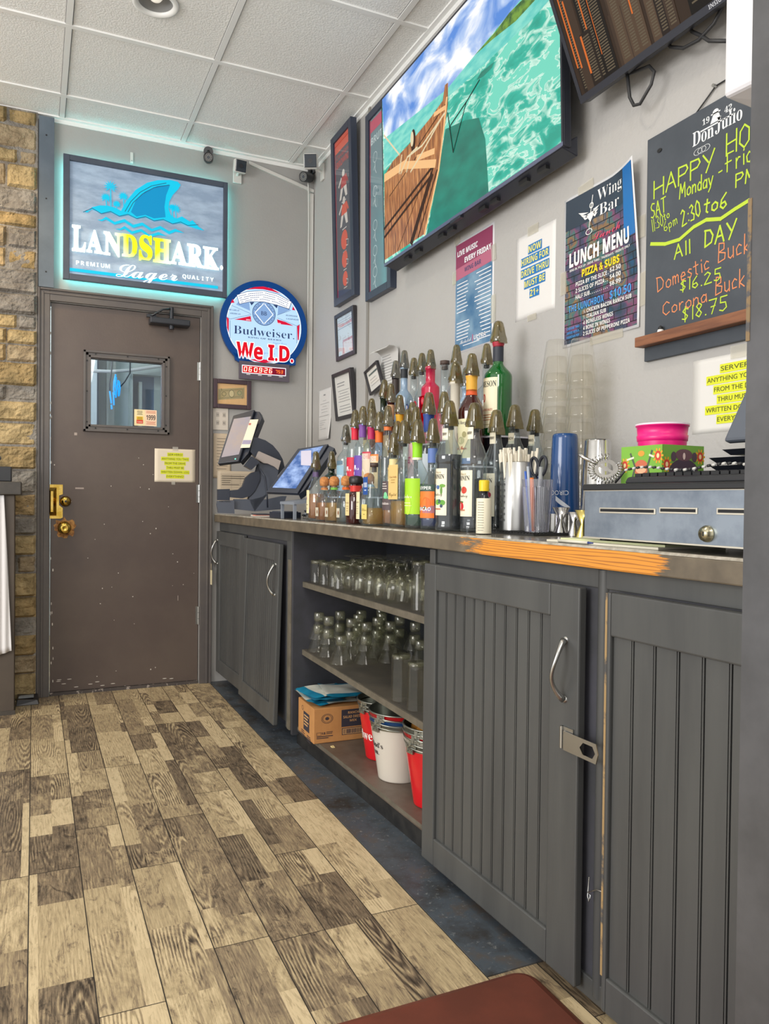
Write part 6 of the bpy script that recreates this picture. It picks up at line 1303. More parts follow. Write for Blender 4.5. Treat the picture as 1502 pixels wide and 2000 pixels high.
step_bottle('dark spiced rum bottle with orange neck and picture label', 922, 690, A2, 2, .043, g_brown, None, shf=.58, nsf=.78, nr=.017, labs=((.08, .5, .085, paint('#e3dcb4'), both(txt('Captain Morgan', .86, .011, '#3a3450', 'lserif', .078), blob([(-.25, .5, .008, .016, '#8a4a5a'), (-.25, .62, .005, .006, '#4a3a5a'), (.1, .45, .014, .012, '#b8b890'), (.25, .6, .008, .01, '#a8a070')]), txt('Spiced Rum', .22, .011, '#b8402e', 'script', .06))), (.02, .08, .085, paint('#3f6ea8'))), neck=((.8, .97, paint('#e0a83a')), (.76, .82, paint('#d8541e'))), csc=1.15)
# ---- top step
step_bottle('slim dark liqueur bottle with smoky cover, far left of the top step', 773, 704, A3, 3, .024, g_black, None, neck=((.7, .95, paint('#3a2e2a')),), covm=m_covg, labs=((.3, .55, .03, paint('#c8a878')),))
step_bottle('frosted pale blue vodka bottle with dark neck on the top step', 790, 684, A3, 3, .037, g_frost, None, shf=.6, nsf=.72, nr=.014, neck=((.85, .99, paint('#22262c')),), covm=m_covg, labs=((.15, .4, .05, paint('#a8c4e0')),))
dot = lambda c: both(blob([(0, .8, .012, .014, c), (0, .8, .006, .008, '#f0e6ea')]), txt('CIROC', .3, .013, '#5a6070', 'bold', .05))
step_bottle('clear vodka bottle with round blue seal on the top step', 810, 698, A3, 3, .029, g_clear, L_clr, .5, ds=-.006, labs=((.2, .62, .056, glass('clear film label', '#f4f4f6', .04, .2), dot('#2a3e7a')),), nsf=.78)
step_bottle('clear vodka bottle with round red seal on the top step', 825, 689, A3, 3, .029, g_clear, L_clr, .5, ds=-.003, labs=((.2, .62, .056, glass('clear film label'), dot('#c8203a')),), nsf=.78)
step_bottle('hot pink vodka bottle with round red seal on the top step', 840, 683, A3, 3, .032, g_pink, None, ds=.005, shf=.72, nsf=.8, nr=.0165, sq=3, labs=((.3, .62, .056, glass('clear pink label', '#f06a8c', .02, .1), blob([(0, .8, .012, .014, '#e0203a'), (0, .8, .006, .007, '#f4a0b0')])),))
s_, z_, H = at_tip(869, 705, A3, 3, .0145)
bottle('clear conical decanter of red liquor with flat dark stopper', A3, s_, z_, H, [(0, .003), (.045, 0), (.047, .006), (.044, .03), (.017, .165), (.0155, H-.012), (.018, H-.01), (.018, H-.001), (.014, H)], g_clear, L_red, .12, top='flat')
step_bottle('clear bottle with smoky cover behind the cream white rum bottle', 892, 673, A3, 3, .032, g_clear, L_clr, .4)
step_bottle('pale blue tinted bottle with clear cover behind the spiced rum', 911, 717, A3, 3, .034, g_frost, None, covm=m_covg, labs=((.3, .6, .055, paint('#c8b0a8')),))
step_bottle('clear bottle with olive cover just left of the big green whiskey bottle', 951, 671, .44, 3, .032, g_clear, L_gold, .35, nsf=.72, nr=.014, labs=((.15, .4, .055, paint('#d8cfa8')),))
step_bottle('big green whiskey bottle with cream label, right end of the top step', 974, 627, .395, 3, .046, g_green, L_dkg, .48, .62, .76, nr=.0165, ds=.0, labs=((.08, .6, .088, paint('#ebe3c4'), both(txt('JAMESON', .82, .018, '#2e3a34', 'serif', .082), blob([(-.1, .6, .008, .014, '#b83a34'), (-.1, .6, .004, .008, '#e0c0a0')]), txt('IRISH WHISKEY', .34, .007, '#b8502e', 'serif', .06), fine(3, .25, '#b87a4a', .7), fine(1, .06, '#b8a878', .5))),), neck=((.78, .94, paint('#2a2e3a')), (.93, .985, paint('#a82438'))), csc=1.3)
# ------------------------------------------------------------------ straws, cups, shaker, jiggers
m_tin = mat('stainless steel', '#c9c8c6', .16, 1.0, var=(8, '#b5b4b2'))
q = ca(1011, 960, .24); SX = q.y
t = thing('straw_holder', 'perforated steel straw holder full of white wrapped straws', 'holder', stand(.24, SX, ZC+.008))
m_hold = mat('brushed holder steel', '#bdbdbb', .3, 1.0)
mb = MB(); mb.lathe([(.0495, 0), (.0495, .188), (.048, .19), (.0475, .186), (.0475, .004), (0, .004)], 40, m_hold); mb.obj('steel_cylinder', parent=t)
hl = MB()
for i in range(11):
    for j in range(9):
        a_ = -1.45-.21*i; z_ = .028+.0165*j+(.008 if 0 else 0)
        hl.add([(.0499*math.cos(a_+.07*math.cos(k*PI/5)), .0499*math.sin(a_+.07*math.cos(k*PI/5)), z_+.0036*math.sin(k*PI/5)) for k in range(10)], [tuple(range(10))], mat('hole dark', '#4b4c4d', .5))
o = hl.obj('punched_holes', parent=t); o['kind'] = 'stuff'
m_str = mat('straw paper', '#ddd6c6', .7); rs = random.Random(4); k = 0
for i in range(62):
    r_ = .040*math.sqrt(rs.random()); t_ = rs.uniform(0, 2*PI); x, y = r_*math.cos(t_), r_*math.sin(t_)
    lx, ly = x*.34+rs.uniform(-.005, .005), y*.34+rs.uniform(-.005, .005); hh = rs.uniform(.206, .232)
    sb = MB(); sb.tube([(x*.8, y*.8, .01), (x+lx*.3, y+ly*.3, .12), (x+lx, y+ly, hh)], .0036, 7, m_str)
    tag(sb.obj('drinking_straw', M=stand(.24, SX, ZC+.008)), 'white wrapped straw in the bundle filling the steel holder', 'straw', 'straws in the steel holder')
# rubber bar mat
mb = MB(); mb.box(0, .26, 0, .14, 0, .005, mat('black rubber mat', '#1d1e1f', .6))
for i in range(19):
    for j in range(10): mb.box(.006+i*.0135, .012+i*.0135, .002+j*.012, .009+j*.012, .005, .0075, mat('black rubber mat'))
tag(mb.obj('bar_mat', M=stand(.15, SX-.065, ZC)), 'black ribbed rubber mat under the straw holder and pen cup', 'mat')
# ribbed cup of pens and scissors
q = ca(1049, 980, .20); CX = q.y
t = thing('pen_cup', 'clear ribbed plastic cup holding pens and scissors', 'cup', stand(.20, CX, ZC+.0082))
rb = MB(); N = 48; pr = [(.030, 0), (.0305, .002), (.039, .118), (.0395, .119), (.041, .138)]
vs = []; fs = []
for z_i, (r_, z_) in enumerate(pr):
    for i in range(2*N):
        q_ = r_+(.0006 if i % 2 else -.0006)*(1 if z_i in (1, 2) else 0); vs.append((q_*math.cos(PI*i/N), q_*math.sin(PI*i/N), z_))
for a_ in range(len(pr)-1):
    for i in range(2*N): j = (i+1) % (2*N); fs.append((a_*2*N+i, a_*2*N+j, (a_+1)*2*N+j, (a_+1)*2*N+i))
rb.add(vs, fs, glass('ribbed plastic', '#e6e6ee', .10, .7, .06, '#d0d4e2', .16)); rb.disc(0, 0, .03, None, glass('ribbed plastic'), .001); rb.obj('ribbed_wall', parent=t)
for (x, y, dx, dy, hh, c, lb, r_) in ((-.02, -.012, -.016, .0, .16, '#3d63b8', 'blue pen leaning left in the ribbed cup', .004), (-.008, -.016, -.012, 0, .172, '#a9b0ba', 'grey pen second from left in the ribbed cup', .0042), (.004, -.018, -.004, 0, .142, '#e0701e', 'short orange marker in the front of the ribbed cup', .0058), (.022, -.010, .004, .002, .17, '#8e9192', 'thick grey marker beside the scissors handles', .0062), (-.016, .004, -.01, 0, .14, '#d2738c', 'short pink pen in the ribbed cup', .0045), (-.004, .01, -.012, .006, .146, '#2e55ae', 'dark blue pen behind the grey pen', .004)):
    pb = MB(); pb.tube([(x*.7, y*.7, .004), (x*.85+dx*.6, y*.9+dy*.6, hh*.6), (x+dx, y+dy, hh)], [r_*.8, r_, r_*.9], 10, paint(c, .35)); pb.tube([(x*.7, y*.7, .003), (x*.7, y*.7, .0015)], [r_*.7, r_*.3], 8, paint(c, .35))
    tag(pb.obj('pen', M=stand(.20, CX, ZC+.0082)), lb, 'pen', 'pens in the ribbed cup')
t = thing('scissors', 'pair of scissors handles up in the ribbed pen cup', 'scissors', stand(.20, CX+.004, ZC+.0082))
m_hd = mat('scissors handle', '#23262f', .35); m_hi = mat('scissors handle grey', '#6d7078', .4)
for s in (-1, 1):
    mb = MB(); pts = []
    for i in range(26):
        t_ = 2*PI*i/26; pts.append((s*(.022+.0155*math.cos(t_)+.004*math.sin(t_)), -.004*s, .172+.024*math.sin(t_)))
    mb.tube(pts, .0042, 8, m_hd, closed=True); mb.tube([(s*.02, -.004*s, .15), (s*.012, -.003*s, .132), (s*.004, -.002*s, .11)], [.005, .006, .005], 8, m_hd); mb.obj('handle', parent=t)
    mb = MB(); mb.hexa([(-.002-s*.006, -.002*s, .012), (.002-s*.006, -.002*s, .012), (.002-s*.006, -.001*s, .012), (-.002-s*.006, -.001*s, .012), (-.006, -.002*s, .115), (.006, -.002*s, .115), (.006, -.0008*s, .115), (-.006, -.0008*s, .115)], m_tin); mb.obj('blade', parent=t)
# blue shaker tin standing upside down
q = ca(1103, 900, .32); BX = q.y; hz_ = ca(1094, 849, .32).z-ZC
t = thing('shaker_tin', 'tall blue shaker tin standing upside down on its bare steel rim', 'shaker', stand(.32, BX, ZC+.0005))
m_bt = mat('blue shaker enamel', '#0c4078', .25, coat=.5)
MB().lathe([(.0425, .055), (.040, .10), (.0345, hz_-.012), (.033, hz_-.004), (.030, hz_), (0, hz_)], 44, m_bt).obj('blue_body', parent=t)
MB().lathe([(.0435, 0), (.0445, .002), (.0445, .005), (.0427, .055)], 44, m_tin).obj('steel_rim', parent=t)
lg = MB(); rb_ = .0425
lgm = paint('#c9cfd8'); text(lg, 'CIROC', 0, 0, .012, lgm, 'sans', w=.05, bend=.0405); lg.v = [tuple(RZ(.55)@RY(PI)@Vector(v)) for v in lg.v]; lg.v = [(v[0]*-1 if False else v[0], v[1], v[2]+.118) for v in lg.v]
vv = [(-.016, .092), (.022, .094), (.006, .070)]
lg.grid(lambda i, j: (.0418*math.sin((-.012+.04*i)/.0418+.6), -.0418*math.cos((-.012+.04*i)/.0418+.6), .104-.030*i-(.001+.016*i*(1.2-i)+.012*(1-i))*j), 8, 1, lgm)
lg.obj('logo', parent=t)
def jigger(lb, a, s, rt, hb, ht, m, rb_=None):
    mb = MB(); rb_ = rb_ or rt*.95; w = .006; mb.lathe([(rb_, 0), (rb_+.0005, .002), (w, hb), (rt, hb+ht), (rt-.001, hb+ht), (w-.002, hb+.003), (0, hb+.003)], 32, m)
    tag(mb.obj('jigger', M=stand(a, s, ZC+.0005)), lb, 'jigger', 'steel jiggers beside the cash drawer')
q = ca(1096, 1000, .27); jigger('large steel jigger standing in front of the blue shaker', .27, q.y, .0235, .040, .033, m_tin)
q = ca(1119, 1000, .25); jigger('small steel jigger half behind the large one', .255, q.y+.0, .019, .036, .026, m_tin)
q = ca(1140, 1000, .20); jigger('brass coloured jigger tucked against the cash drawer', .215, ca(1139, 1000, .215).y, .02, .034, .034, mat('brass jigger', '#d9c878', .2, 1.0))
# plastic tumblers, mouth down, in two leaning stacks
g_pl = glass('clear plastic tumbler', '#faf9f6', .045, .6, .04, '#ecebe6', .03)
def tumbler(H=.125, rb=.0275, rt=.0445, m=None):
    mb = MB(); m = m or g_pl
    mb.lathe([(rt+.001, 0), (rt+.0015, .002), (rt, .005), (rt-.001, H*.3), (rt-.004, H*.34), (rb+.002, H-.006), (rb, H-.001), (rb*.7, H), (0, H-.002)], 26, m)
    return mb
for nm, u, v, a, sd, nn in (('left', 1087, 665, .40, 1, 9), ('right', 1137, 662, .405, 2, 9)):
    q = ca(u, v, a); top = q.z; dz = .0465; zb = ZC+.0008; n_ = int((top-.125-zb)/dz)+1; dz = (top-.125-zb)/(n_-1)
    for i in range(n_):
        o = tumbler().obj('plastic_tumbler', M=stand(a+.0006*math.sin(i*1.7+sd), q.y+.0006*math.cos(i*2.1+sd), zb+dz*i))
        pos = ('topmost' if i == n_-1 else 'lowest' if i == 0 else ('second', 'third', 'fourth', 'fifth', 'sixth', 'seventh', 'eighth', 'ninth', 'tenth', 'eleventh')[n_-2-i]+' from the top')
        tag(o, 'clear plastic tumbler, %s in the %s' % (pos, 'stack nearer the whiskey bottles' if nm == 'left' else 'stack nearer the pink tub'), 'tumbler', 'stacked plastic tumblers')
# steel shaker and strainer
q = ca(1168, 859, .33); k = q.z-ZC
mb = MB(); mb.lathe([(.045, 0), (.046, .003), (.0445, .006), (.033, k-.004), (.031, k), (0, k)], 40, m_tin)
tag(mb.obj('shaker_tin', M=stand(.33, q.y, ZC+.0005)), 'plain steel shaker tin upside down behind the strainer', 'shaker')

# ------------------------------------------------------------------ cash drawer and what lies on it
CDS = ca(1142, 1000, .035).y
t = thing('cash_drawer', 'scuffed steel cash drawer with key lock and three slots', 'cash drawer', stand(.035, CDS, ZC+.0005))
m_cd = mat('scuffed drawer steel', '#7d8794', .32, .75, var=(9, '#98a2ae'), bump=(40, .08, .001)); m_sl = mat('slot bright edge', '#d9d2c2', .3, .8)
CW, CH = .455, .118; BKM = mat('black drawer lid', '#1f2023', .35)
MB().box(.004, CW-.004, .006, .37, .014, CH, BKM).obj('case', parent=t)
fz_ = lambda v, u=1142: ca(u, v, .035).z-ZC
FR = frame((0, -.001, 0), (1, 0, 0), (0, 0, 1))
def su(u): return ca(u, 1000, .035).y-CDS
z0, z1 = .0155, .1105
mb = MB(); mb.box(0, CW, 0, .006, z0, z1, m_cd); mb.box(0, CW, -.0035, .001, z0-.002, z0+.0008, m_sl); mb.box(0, CW, -.001, .006, z1, z1+.0015, m_sl); mb.obj('drawer_front', parent=t)
for u0, u1, v in ((1172, 1281, 997), (1289, 1363, 997), (1401, 1470, 999)):
    mb = MB(); zc = fz_(v, u0); x0, x1 = su(u0), su(u1); x1 = min(x1, CW-.02); mb.box(x0, x1, -.0022, .001, zc-.0055, zc+.0055, m_sl); mb.box(x0+.003, x1-.003, -.0026, -.0018, zc-.0025, zc+.0032, mat('slot black', '#0b0d14', .6)); mb.obj('slot', parent=t, bevel=.001)
zc = fz_(1043, 1380); xc = su(1383)
mb = MB(); mb.lathe([(.0145, 0), (.0145, .004), (.0125, .005), (.0125, .009), (.010, .0095), (.010, .011), (0, .011)], 30, mat('lock brass steel', '#c3bda2', .25, 1.0), T((xc, 0, zc))@RX(PI/2)); mb.box(xc-.0012, xc+.0012, -.0116, -.0108, zc-.004, zc+.004, mat('slot black')); mb.obj('key_lock', parent=t)
mb = MB(); mb.box(-.002, CW+.002, -.004, .375, CH, CH+.007, BKM); mb.box(-.002, CW+.002, -.006, -.002, CH-.006, CH+.005, BKM); mb.obj('lid', parent=t, bevel=.002)
for x in (.03, CW-.04): 
    for y in (.03, .33): mb = MB(); mb.cyl(.011, 0, .0155, 14, mat('screw black'), T((x, y, 0))); mb.obj('foot', parent=t)
LZ = ZC+.0005+CH+.007
# board and paper slips under the drawer
mb = MB(); mb.box(-.115, .2, .012, .2, 0, .0045, mat('cream slip', '#d8d2bf', .5)); mb.box(-.09, .2, .03, .21, .0045, .009, mat('yellow green slip', '#ccd0a4', .5))
tag(mb.obj('order_pad', M=stand(.02, CDS, ZC+.0004)@RZ(.04)), 'cream pad of slips sticking out under the cash drawer', 'pad')
pb = MB(); pb.tube([(0, 0, .0035), (.09, 0, .0035)], .0032, 8, paint('#d8d4c4', .4)); pb.tube([(.09, 0, .0035), (.105, 0, .0035)], [.003, .0012], 8, paint('#3a4a8a', .4))
tag(pb.obj('pen', M=stand(.028, CDS-.075, ZC+.0004)@RZ(.05)), 'white pen lying along the counter edge by the cash drawer', 'pen')
# keyboard with a beaded cord
t = thing('keyboard', 'black keyboard lying on the lid of the cash drawer', 'keyboard', stand(.044, su(1203)+CDS+.012, LZ+.0005))
mb = MB(); mb.hexa([(0, 0, 0), (.37, 0, 0), (.37, .066, 0), (0, .066, 0), (.004, .004, .012), (.366, .004, .012), (.366, .064, .018), (.004, .064, .018)], mat('keyboard black', '#25262a', .45)); mb.obj('body', parent=t, bevel=.003)
ky = MB()
for i in range(17):
    for j in range(2): zz = .013+.002*j; ky.box(.014+i*.0203, .031+i*.0203, .014+j*.021, .031+j*.021, zz, zz+.006, mat('key black', '#1b1c1f', .5))
ky.obj('keys', parent=t)
mb = MB(); 
for i in range(36):
    x = .0+i*.0105; zz = .026+.004*math.sin(i*.35); mb.tube([(x, .002, zz), (x+.006, .002, zz+.0008)], .0026, 7, mat('cord black') if i % 2 else paint('#c8c8c4'))
mb.tube([(-.03, .005, .002), (-.015, .004, .014), (0, .002, .026)], .0022, 7, mat('cord black'))
tag(mb.obj('beaded_cord', M=stand(.044, su(1203)+CDS+.012, LZ+.0005)), 'black and white beaded cord draped along the keyboard edge', 'cord')
# strainer
t = thing('cocktail_strainer', 'coiled steel cocktail strainer resting on the cash drawer', 'strainer', stand(.085, ca(1183, 930, .085).y, LZ+.034)@RZ(.8)@RX(1.05)@RZ(2.6))
mb = MB(); N = 150; pts = []
for i in range(N+1):
    a_ = 2*PI*.86*i/N-1.2; c_ = 2*PI*26*i/N; r_ = .030+.0065*math.cos(c_); pts.append((r_*math.cos(a_), r_*math.sin(a_), .0065*math.sin(c_)))
mb.tube(pts, .0011, 6, m_tin); mb.obj('spring_coil', parent=t)
mb = MB(); mb.ring(0, 0, .015, .024, m_tin, -.001, 30); mb.ring(0, 0, .0, .006, m_tin, -.001, 20); mb.rect(-.018, -.003, .036, .006, m_tin, -.0012); mb.tube([(.022, 0, 0), (.05, 0, .0), (.065, .0, .004)], .0042, 8, m_tin); mb.obj('plate', parent=t)
# patterned box with printed sides
NB = px(1294, 900, 1.17); qn = loc_(NB)
b_a = .118; b_s = ca(1294, 890, b_a).y; WB = b_s-ca(1214, 890, b_a).y
t = thing('patterned_box', 'small green box with colourful skull and flower pattern around the pink tub', 'box', stand(b_a, b_s, LZ+.0005))
HB = ca(1294, 868, b_a).z-LZ
bm_ = mat('box green', '#76a83e', .5); mb = MB(); mb.box(-WB, 0, 0, .003, 0, HB, bm_); mb.box(-WB, 0, WB-.003, WB, 0, HB, bm_); mb.box(-.003, 0, .003, WB-.003, 0, HB, bm_); mb.box(-WB, -WB+.003, .003, WB-.003, 0, HB, bm_); mb.box(-WB+.003, -.003, .003, WB-.003, 0, .003, bm_); mb.obj('box_body', parent=t)
pp = MB()
def side(M, base, art):
    M = M@Matrix.Diagonal((WB/.125, 1, 1, 1))
    pp.rect(0, 0, .125, HB, paint(base), .0004, M)
    for it in art: 
        if it[0] == 'd': pp.disc(it[1], it[2]*HB, it[3], it[4], paint(it[5]), it[6], 18, M=M)
        elif it[0] == 'r':
            pp.ribbon([(x, y*HB) for x, y in it[1]], it[2], paint(it[3]), it[4], M)
MBB = frame((.0002, 0, 0), (0, 1, 0), (0, 0, 1)); MA = frame((-WB, -.0002, 0), (1, 0, 0), (0, 0, 1))
fl = []
for (x, y) in ((.012, .5), (.113, .72)):
    for k in range(10): fl.append(('r', [(x, y), (x+.014*math.cos(k*.628), y+.014/HB*math.sin(k*.628))], .004, '#e0a02a', .0006))
    fl += [('d', x, y, .009, .010, '#c8402e', .0008), ('d', x, y, .004, .005, '#f0d8a0', .001)]
side(MA, '#79b03e', fl+[('d', .063, .42, .022, .017, '#c86a4a', .0008), ('d', .063, .38, .016, .008, '#e0b08a', .001), ('d', .063, .8, .01, .006, '#d89a3a', .0008), ('r', [(.03, .8), (.045, .45), (.035, .1)], .005, '#4f5a4a', .0008), ('r', [(.095, .85), (.082, .45), (.092, .1)], .005, '#4f5a4a', .0008), ('r', [(.02, .65), (.04, .7)], .004, '#e8e0c8', .001), ('r', [(.088, .75), (.1, .7)], .004, '#e8e0c8', .001)])
side(MBB, '#74a840', fl[:13]+fl[13:]+[('d', .063, .3, .045, .028, '#4a3a48', .0009), ('d', .063, .75, .026, .012, '#6a4a52', .001), ('d', .032, .7, .008, .010, '#54424e', .001), ('d', .095, .7, .008, .010, '#54424e', .001), ('d', .063, .72, .004, .007, '#e0c8c0', .0014), ('r', [(.04, .28), (.09, .28)], .018, '#cfd2d6', .0012), ('r', [(.043, .28), (.087, .28)], .014, '#2e3238', .0015), ('r', [(.048, .28), (.082, .28)], .003, '#d8d4c8', .0018)])
pp.obj('printed_sides', parent=t)
# pink tub on the box
TA = b_a+WB/2; TS = b_s-WB/2
t = thing('plastic_tub', 'bright pink plastic tub standing in the patterned box', 'tub', stand(TA, TS, LZ+.0045))
m_pk = mat('hot pink plastic', '#e5147a', .35)
TH = ca(1290, 830, TA).z-LZ-.004; R1 = 49*((cw(TA, TS, 1.2)-CAM).dot(_f)/FPX); R0 = min(R1*.82, WB/2-.006)
mb = MB()
mb.lathe([(0, .001), (R0, 0), (R1-.004, TH*.70), (R1-.002, TH*.71), (R1-.001, TH*.80), (R1-.003, TH*.81), (R1-.001, TH*.95), (R1+.001, TH*.955), (R1+.001, TH*.98)], 48, m_pk); mb.lathe([(R1-.002, TH*.98), (R1-.005, TH*.5), (R0-.002, .004), (0, .004)], 48, m_pk); mb.obj('tub_body', parent=t)
MB().lathe([(R1+.001, TH*.975), (R1+.0018, TH), (R1-.001, TH*1.005), (R1-.0025, TH*.975)], 48, paint('#e3d0dc')).obj('pale_rim', parent=t)
# black trays and till screen at the right end
ORD = ('lowest', 'second lowest', 'middle', 'second from the top', 'topmost')
for i, (w_, z_, dx) in enumerate(((.16, 0, .0), (.15, .013, .012), (.17, .026, -.01), (.17, .042, -.012), (.12, .057, .02))):
    mb = MB(); mb.hexa([(0, 0, 0), (w_*.9, 0, 0), (w_*.9, .12, 0), (0, .12, 0), (-.012, -.01, .011), (w_, -.01, .011), (w_, .13, .011), (-.012, .13, .011)], mat('black tray plastic', '#1c1f27', .3))
    tag(mb.obj('black_tray', M=stand(.22, ca(1402, 900, .22).y+.01+dx, LZ+.0005+z_)), 'shallow black plastic tray, %s of the stack by the till screen' % ORD[i], 'tray', 'black trays stacked by the till screen')
t = thing('till_screen', 'grey till touchscreen cut off by the dark post', 'screen', None)
bl_ = pl(1411, 862, EA, cw(.16, 0, 0)); M3 = frame(bl_, ES, (0, 0, 1))@RX(-.28)@RZ(-.0); t.matrix_world = M3
m_ts = mat('till grey plastic', '#585e68', .4); HS = .19
mb = MB(); mb.hexa([(.0, 0, -.02), (.30, 0, -.02), (.30, HS, -.02), (.05, HS, -.02), (0, 0, 0), (.30, 0, 0), (.30, HS, 0), (.05, HS, 0)], m_ts); mb.obj('housing', parent=t, bevel=.006)
mb = MB(); mb.poly([(.045, .022), (.29, .022), (.29, HS-.015), (.085, HS-.015)], mat('pale screen', '#a9b0b8', .15, emit='#a9b4be', es=.25), .0006); mb.obj('screen', parent=t)
zf = LZ; mb = MB(); mb.M = M3.inverted(); c_ = M3@Vector((.12, .07, -.02)); mb.hexa([(c_.x-.03, c_.y-.05, LZ+.075), (c_.x+.06, c_.y-.05, LZ+.075), (c_.x+.06, c_.y+.05, LZ+.075), (c_.x-.03, c_.y+.05, LZ+.075), (c_.x-.02, c_.y-.02, c_.z), (c_.x+.02, c_.y-.02, c_.z), (c_.x+.02, c_.y+.02, c_.z), (c_.x-.02, c_.y+.02, c_.z)], m_ts); mb.obj('stand', parent=t)

# ------------------------------------------------------------------ tills at the far end of the counter
m_td = mat('till dark plastic', '#2b303d', .38); m_tg = mat('till mid grey', '#4d525e', .4); m_tl = mat('till light arm', '#a79c96', .45)
def Q(x, y): return (400+x/6.827, 780+y/6.827)
n1 = Vector((-.55, -.75, .35)).normalized(); p1 = cw(.13, .62, 1.115)
M4 = frame(p1, (Vector((0, 0, 1)).cross(n1)), n1.cross(Vector((0, 0, 1)).cross(n1)))
F4 = Flat(M4)
def G4(x, y): return F4(*Q(x, y))
t = thing('till_terminal', 'black upright till with tilted screen on curved stand by the door', 'till', M4)
fr_ = [G4(170, 858), G4(452, 822), G4(662, 135), G4(378, 215)]
mb = MB(); mb.poly(fr_, m_td, -.03, th=.03); mb.poly([G4(452, 822), G4(560, 700), G4(748, 225), G4(715, 140), G4(662, 135)], m_td, -.06, th=.04); mb.obj('screen_housing', parent=t, bevel=.003)
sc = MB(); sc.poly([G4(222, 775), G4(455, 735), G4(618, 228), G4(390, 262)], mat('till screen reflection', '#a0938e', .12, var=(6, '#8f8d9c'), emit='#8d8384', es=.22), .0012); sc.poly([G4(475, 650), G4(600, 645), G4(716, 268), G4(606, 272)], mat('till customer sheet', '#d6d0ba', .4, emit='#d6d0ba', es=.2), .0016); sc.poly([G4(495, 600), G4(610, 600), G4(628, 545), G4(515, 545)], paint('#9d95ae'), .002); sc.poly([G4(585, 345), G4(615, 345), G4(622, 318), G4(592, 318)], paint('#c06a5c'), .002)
sc.disc(*G4(408, 795), .004, None, glow('till led', '#7fffd8', 1.2), .0012, 10); sc.obj('screen', parent=t)
p5 = cw(.2, .46, 1.0); n5 = Vector((-.12, -.99, 0)).normalized(); M5 = frame(p5, Vector((0, 0, 1)).cross(n5), (0, 0, 1)); F5 = Flat(M5)
def G5(x, y): return F5(*Q(x, y))
mb = MB(); mb.M = M4.inverted()@M5
mb.poly([G5(*p) for p in ((600, 700), (640, 512), (700, 515), (800, 548), (900, 615), (980, 710), (1030, 800), (1056, 905), (930, 1060), (820, 1000), (760, 880))][::-1], m_td, -.03, th=.05); mb.obj('curved_shield', parent=t)
mb = MB(); mb.M = M4.inverted()@M5
mb.poly([G5(*p) for p in ((700, 850), (960, 890), (935, 1000), (930, 1060), (890, 1160), (830, 1240), (740, 1300), (620, 1330), (370, 1330), (345, 1390), (370, 1460), (620, 1480), (1000, 1450), (1060, 1300), (960, 1250), (1056, 905), (1000, 960), (970, 870))][::-1] if False else [G5(*p) for p in ((690, 850), (965, 890), (938, 1040), (890, 1160), (830, 1240), (740, 1300), (620, 1330), (375, 1330), (348, 1390), (375, 1462), (640, 1490), (1000, 1462), (1060, 1290), (1000, 1290), (820, 1330), (640, 1345), (560, 1325), (640, 1240), (720, 1100), (715, 990))][::-1], m_tg, .02, th=.05); mb.obj('curved_stand', parent=t)
mb = MB(); mb.M = M4.inverted()@M5
mb.poly([G5(*p) for p in ((318, 1305), (320, 1215), (430, 1205), (480, 1160), (520, 1050), (600, 980), (700, 960), (712, 1060), (650, 1210), (580, 1290), (480, 1320))][::-1], m_td, .025, th=.05)
mb.poly([G5(*p) for p in ((140, 1400), (150, 1350), (365, 1345), (370, 1520), (160, 1510))][::-1], m_tg, .04, th=.05); mb.poly([G5(*p) for p in ((160, 1345), (160, 1200), (320, 1195), (320, 1345))][::-1], m_td, .0, th=.05)
text(mb, 'PAR PIXEL', *G5(245, 1370), .008, mat('screw black'), 'bold', z=.0905); mb.obj('base', parent=t)
mb = MB(); mb.M = M4.inverted()@M5
mb.poly([G5(*p) for p in ((690, 705), (975, 830), (942, 948), (890, 905), (800, 865), (750, 860), (650, 800))][::-1], m_tl, .05, th=.04); mb.obj('light_arm', parent=t)
mb = MB(); mb.M = M4.inverted()@M5
mb.poly([G5(*p) for p in ((590, 775), (690, 850), (585, 948), (495, 900))][::-1], m_td, .055, th=.06); mb.tube([(*G5(700, 940), .1), (*G5(765, 1040), .1), (*G5(790, 1250), .1), (*G5(797, 1440), .1)], .004, 8, m_td); mb.obj('card_reader', parent=t)
# tablet leaning on a grey stand
n6 = Vector((-.5, -.62, .6)).normalized(); p6 = cw(.12, 1.10, 1.035); xx = Vector((0, 0, 1)).cross(n6); M6 = frame(p6, xx, n6.cross(xx)); F6 = Flat(M6)
def G6(x, y): return F6(400+x/4, 520+y/4)
t = thing('tablet_till', 'large tablet till with blue reflections leaning back beside the whisky decanter', 'tablet', M6)
mb = MB(); mb.poly([G6(480, 1762), G6(725, 1772), G6(965, 1388), G6(728, 1425)], m_td, -.018, th=.018); mb.poly([G6(725, 1772), G6(770, 1740), G6(1012, 1410), G6(965, 1388)], m_td, -.05, th=.04); mb.obj('housing', parent=t, bevel=.002)
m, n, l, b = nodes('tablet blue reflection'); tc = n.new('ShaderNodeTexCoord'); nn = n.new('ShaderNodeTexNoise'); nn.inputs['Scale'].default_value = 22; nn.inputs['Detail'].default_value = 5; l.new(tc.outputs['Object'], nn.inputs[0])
cr = n.new('ShaderNodeValToRGB'); e = cr.color_ramp.elements; e[0].position = .4; e[0].color = lin('#3a5890'); e[1].position = .68; e[1].color = lin('#8fa6d0'); l.new(nn.outputs[0], cr.inputs[0]); l.new(cr.outputs[0], b.inputs['Base Color']); l.new(cr.outputs[0], b.inputs['Emission Color']); b.inputs['Emission Strength'].default_value = .45; b.inputs['Roughness'].default_value = .15
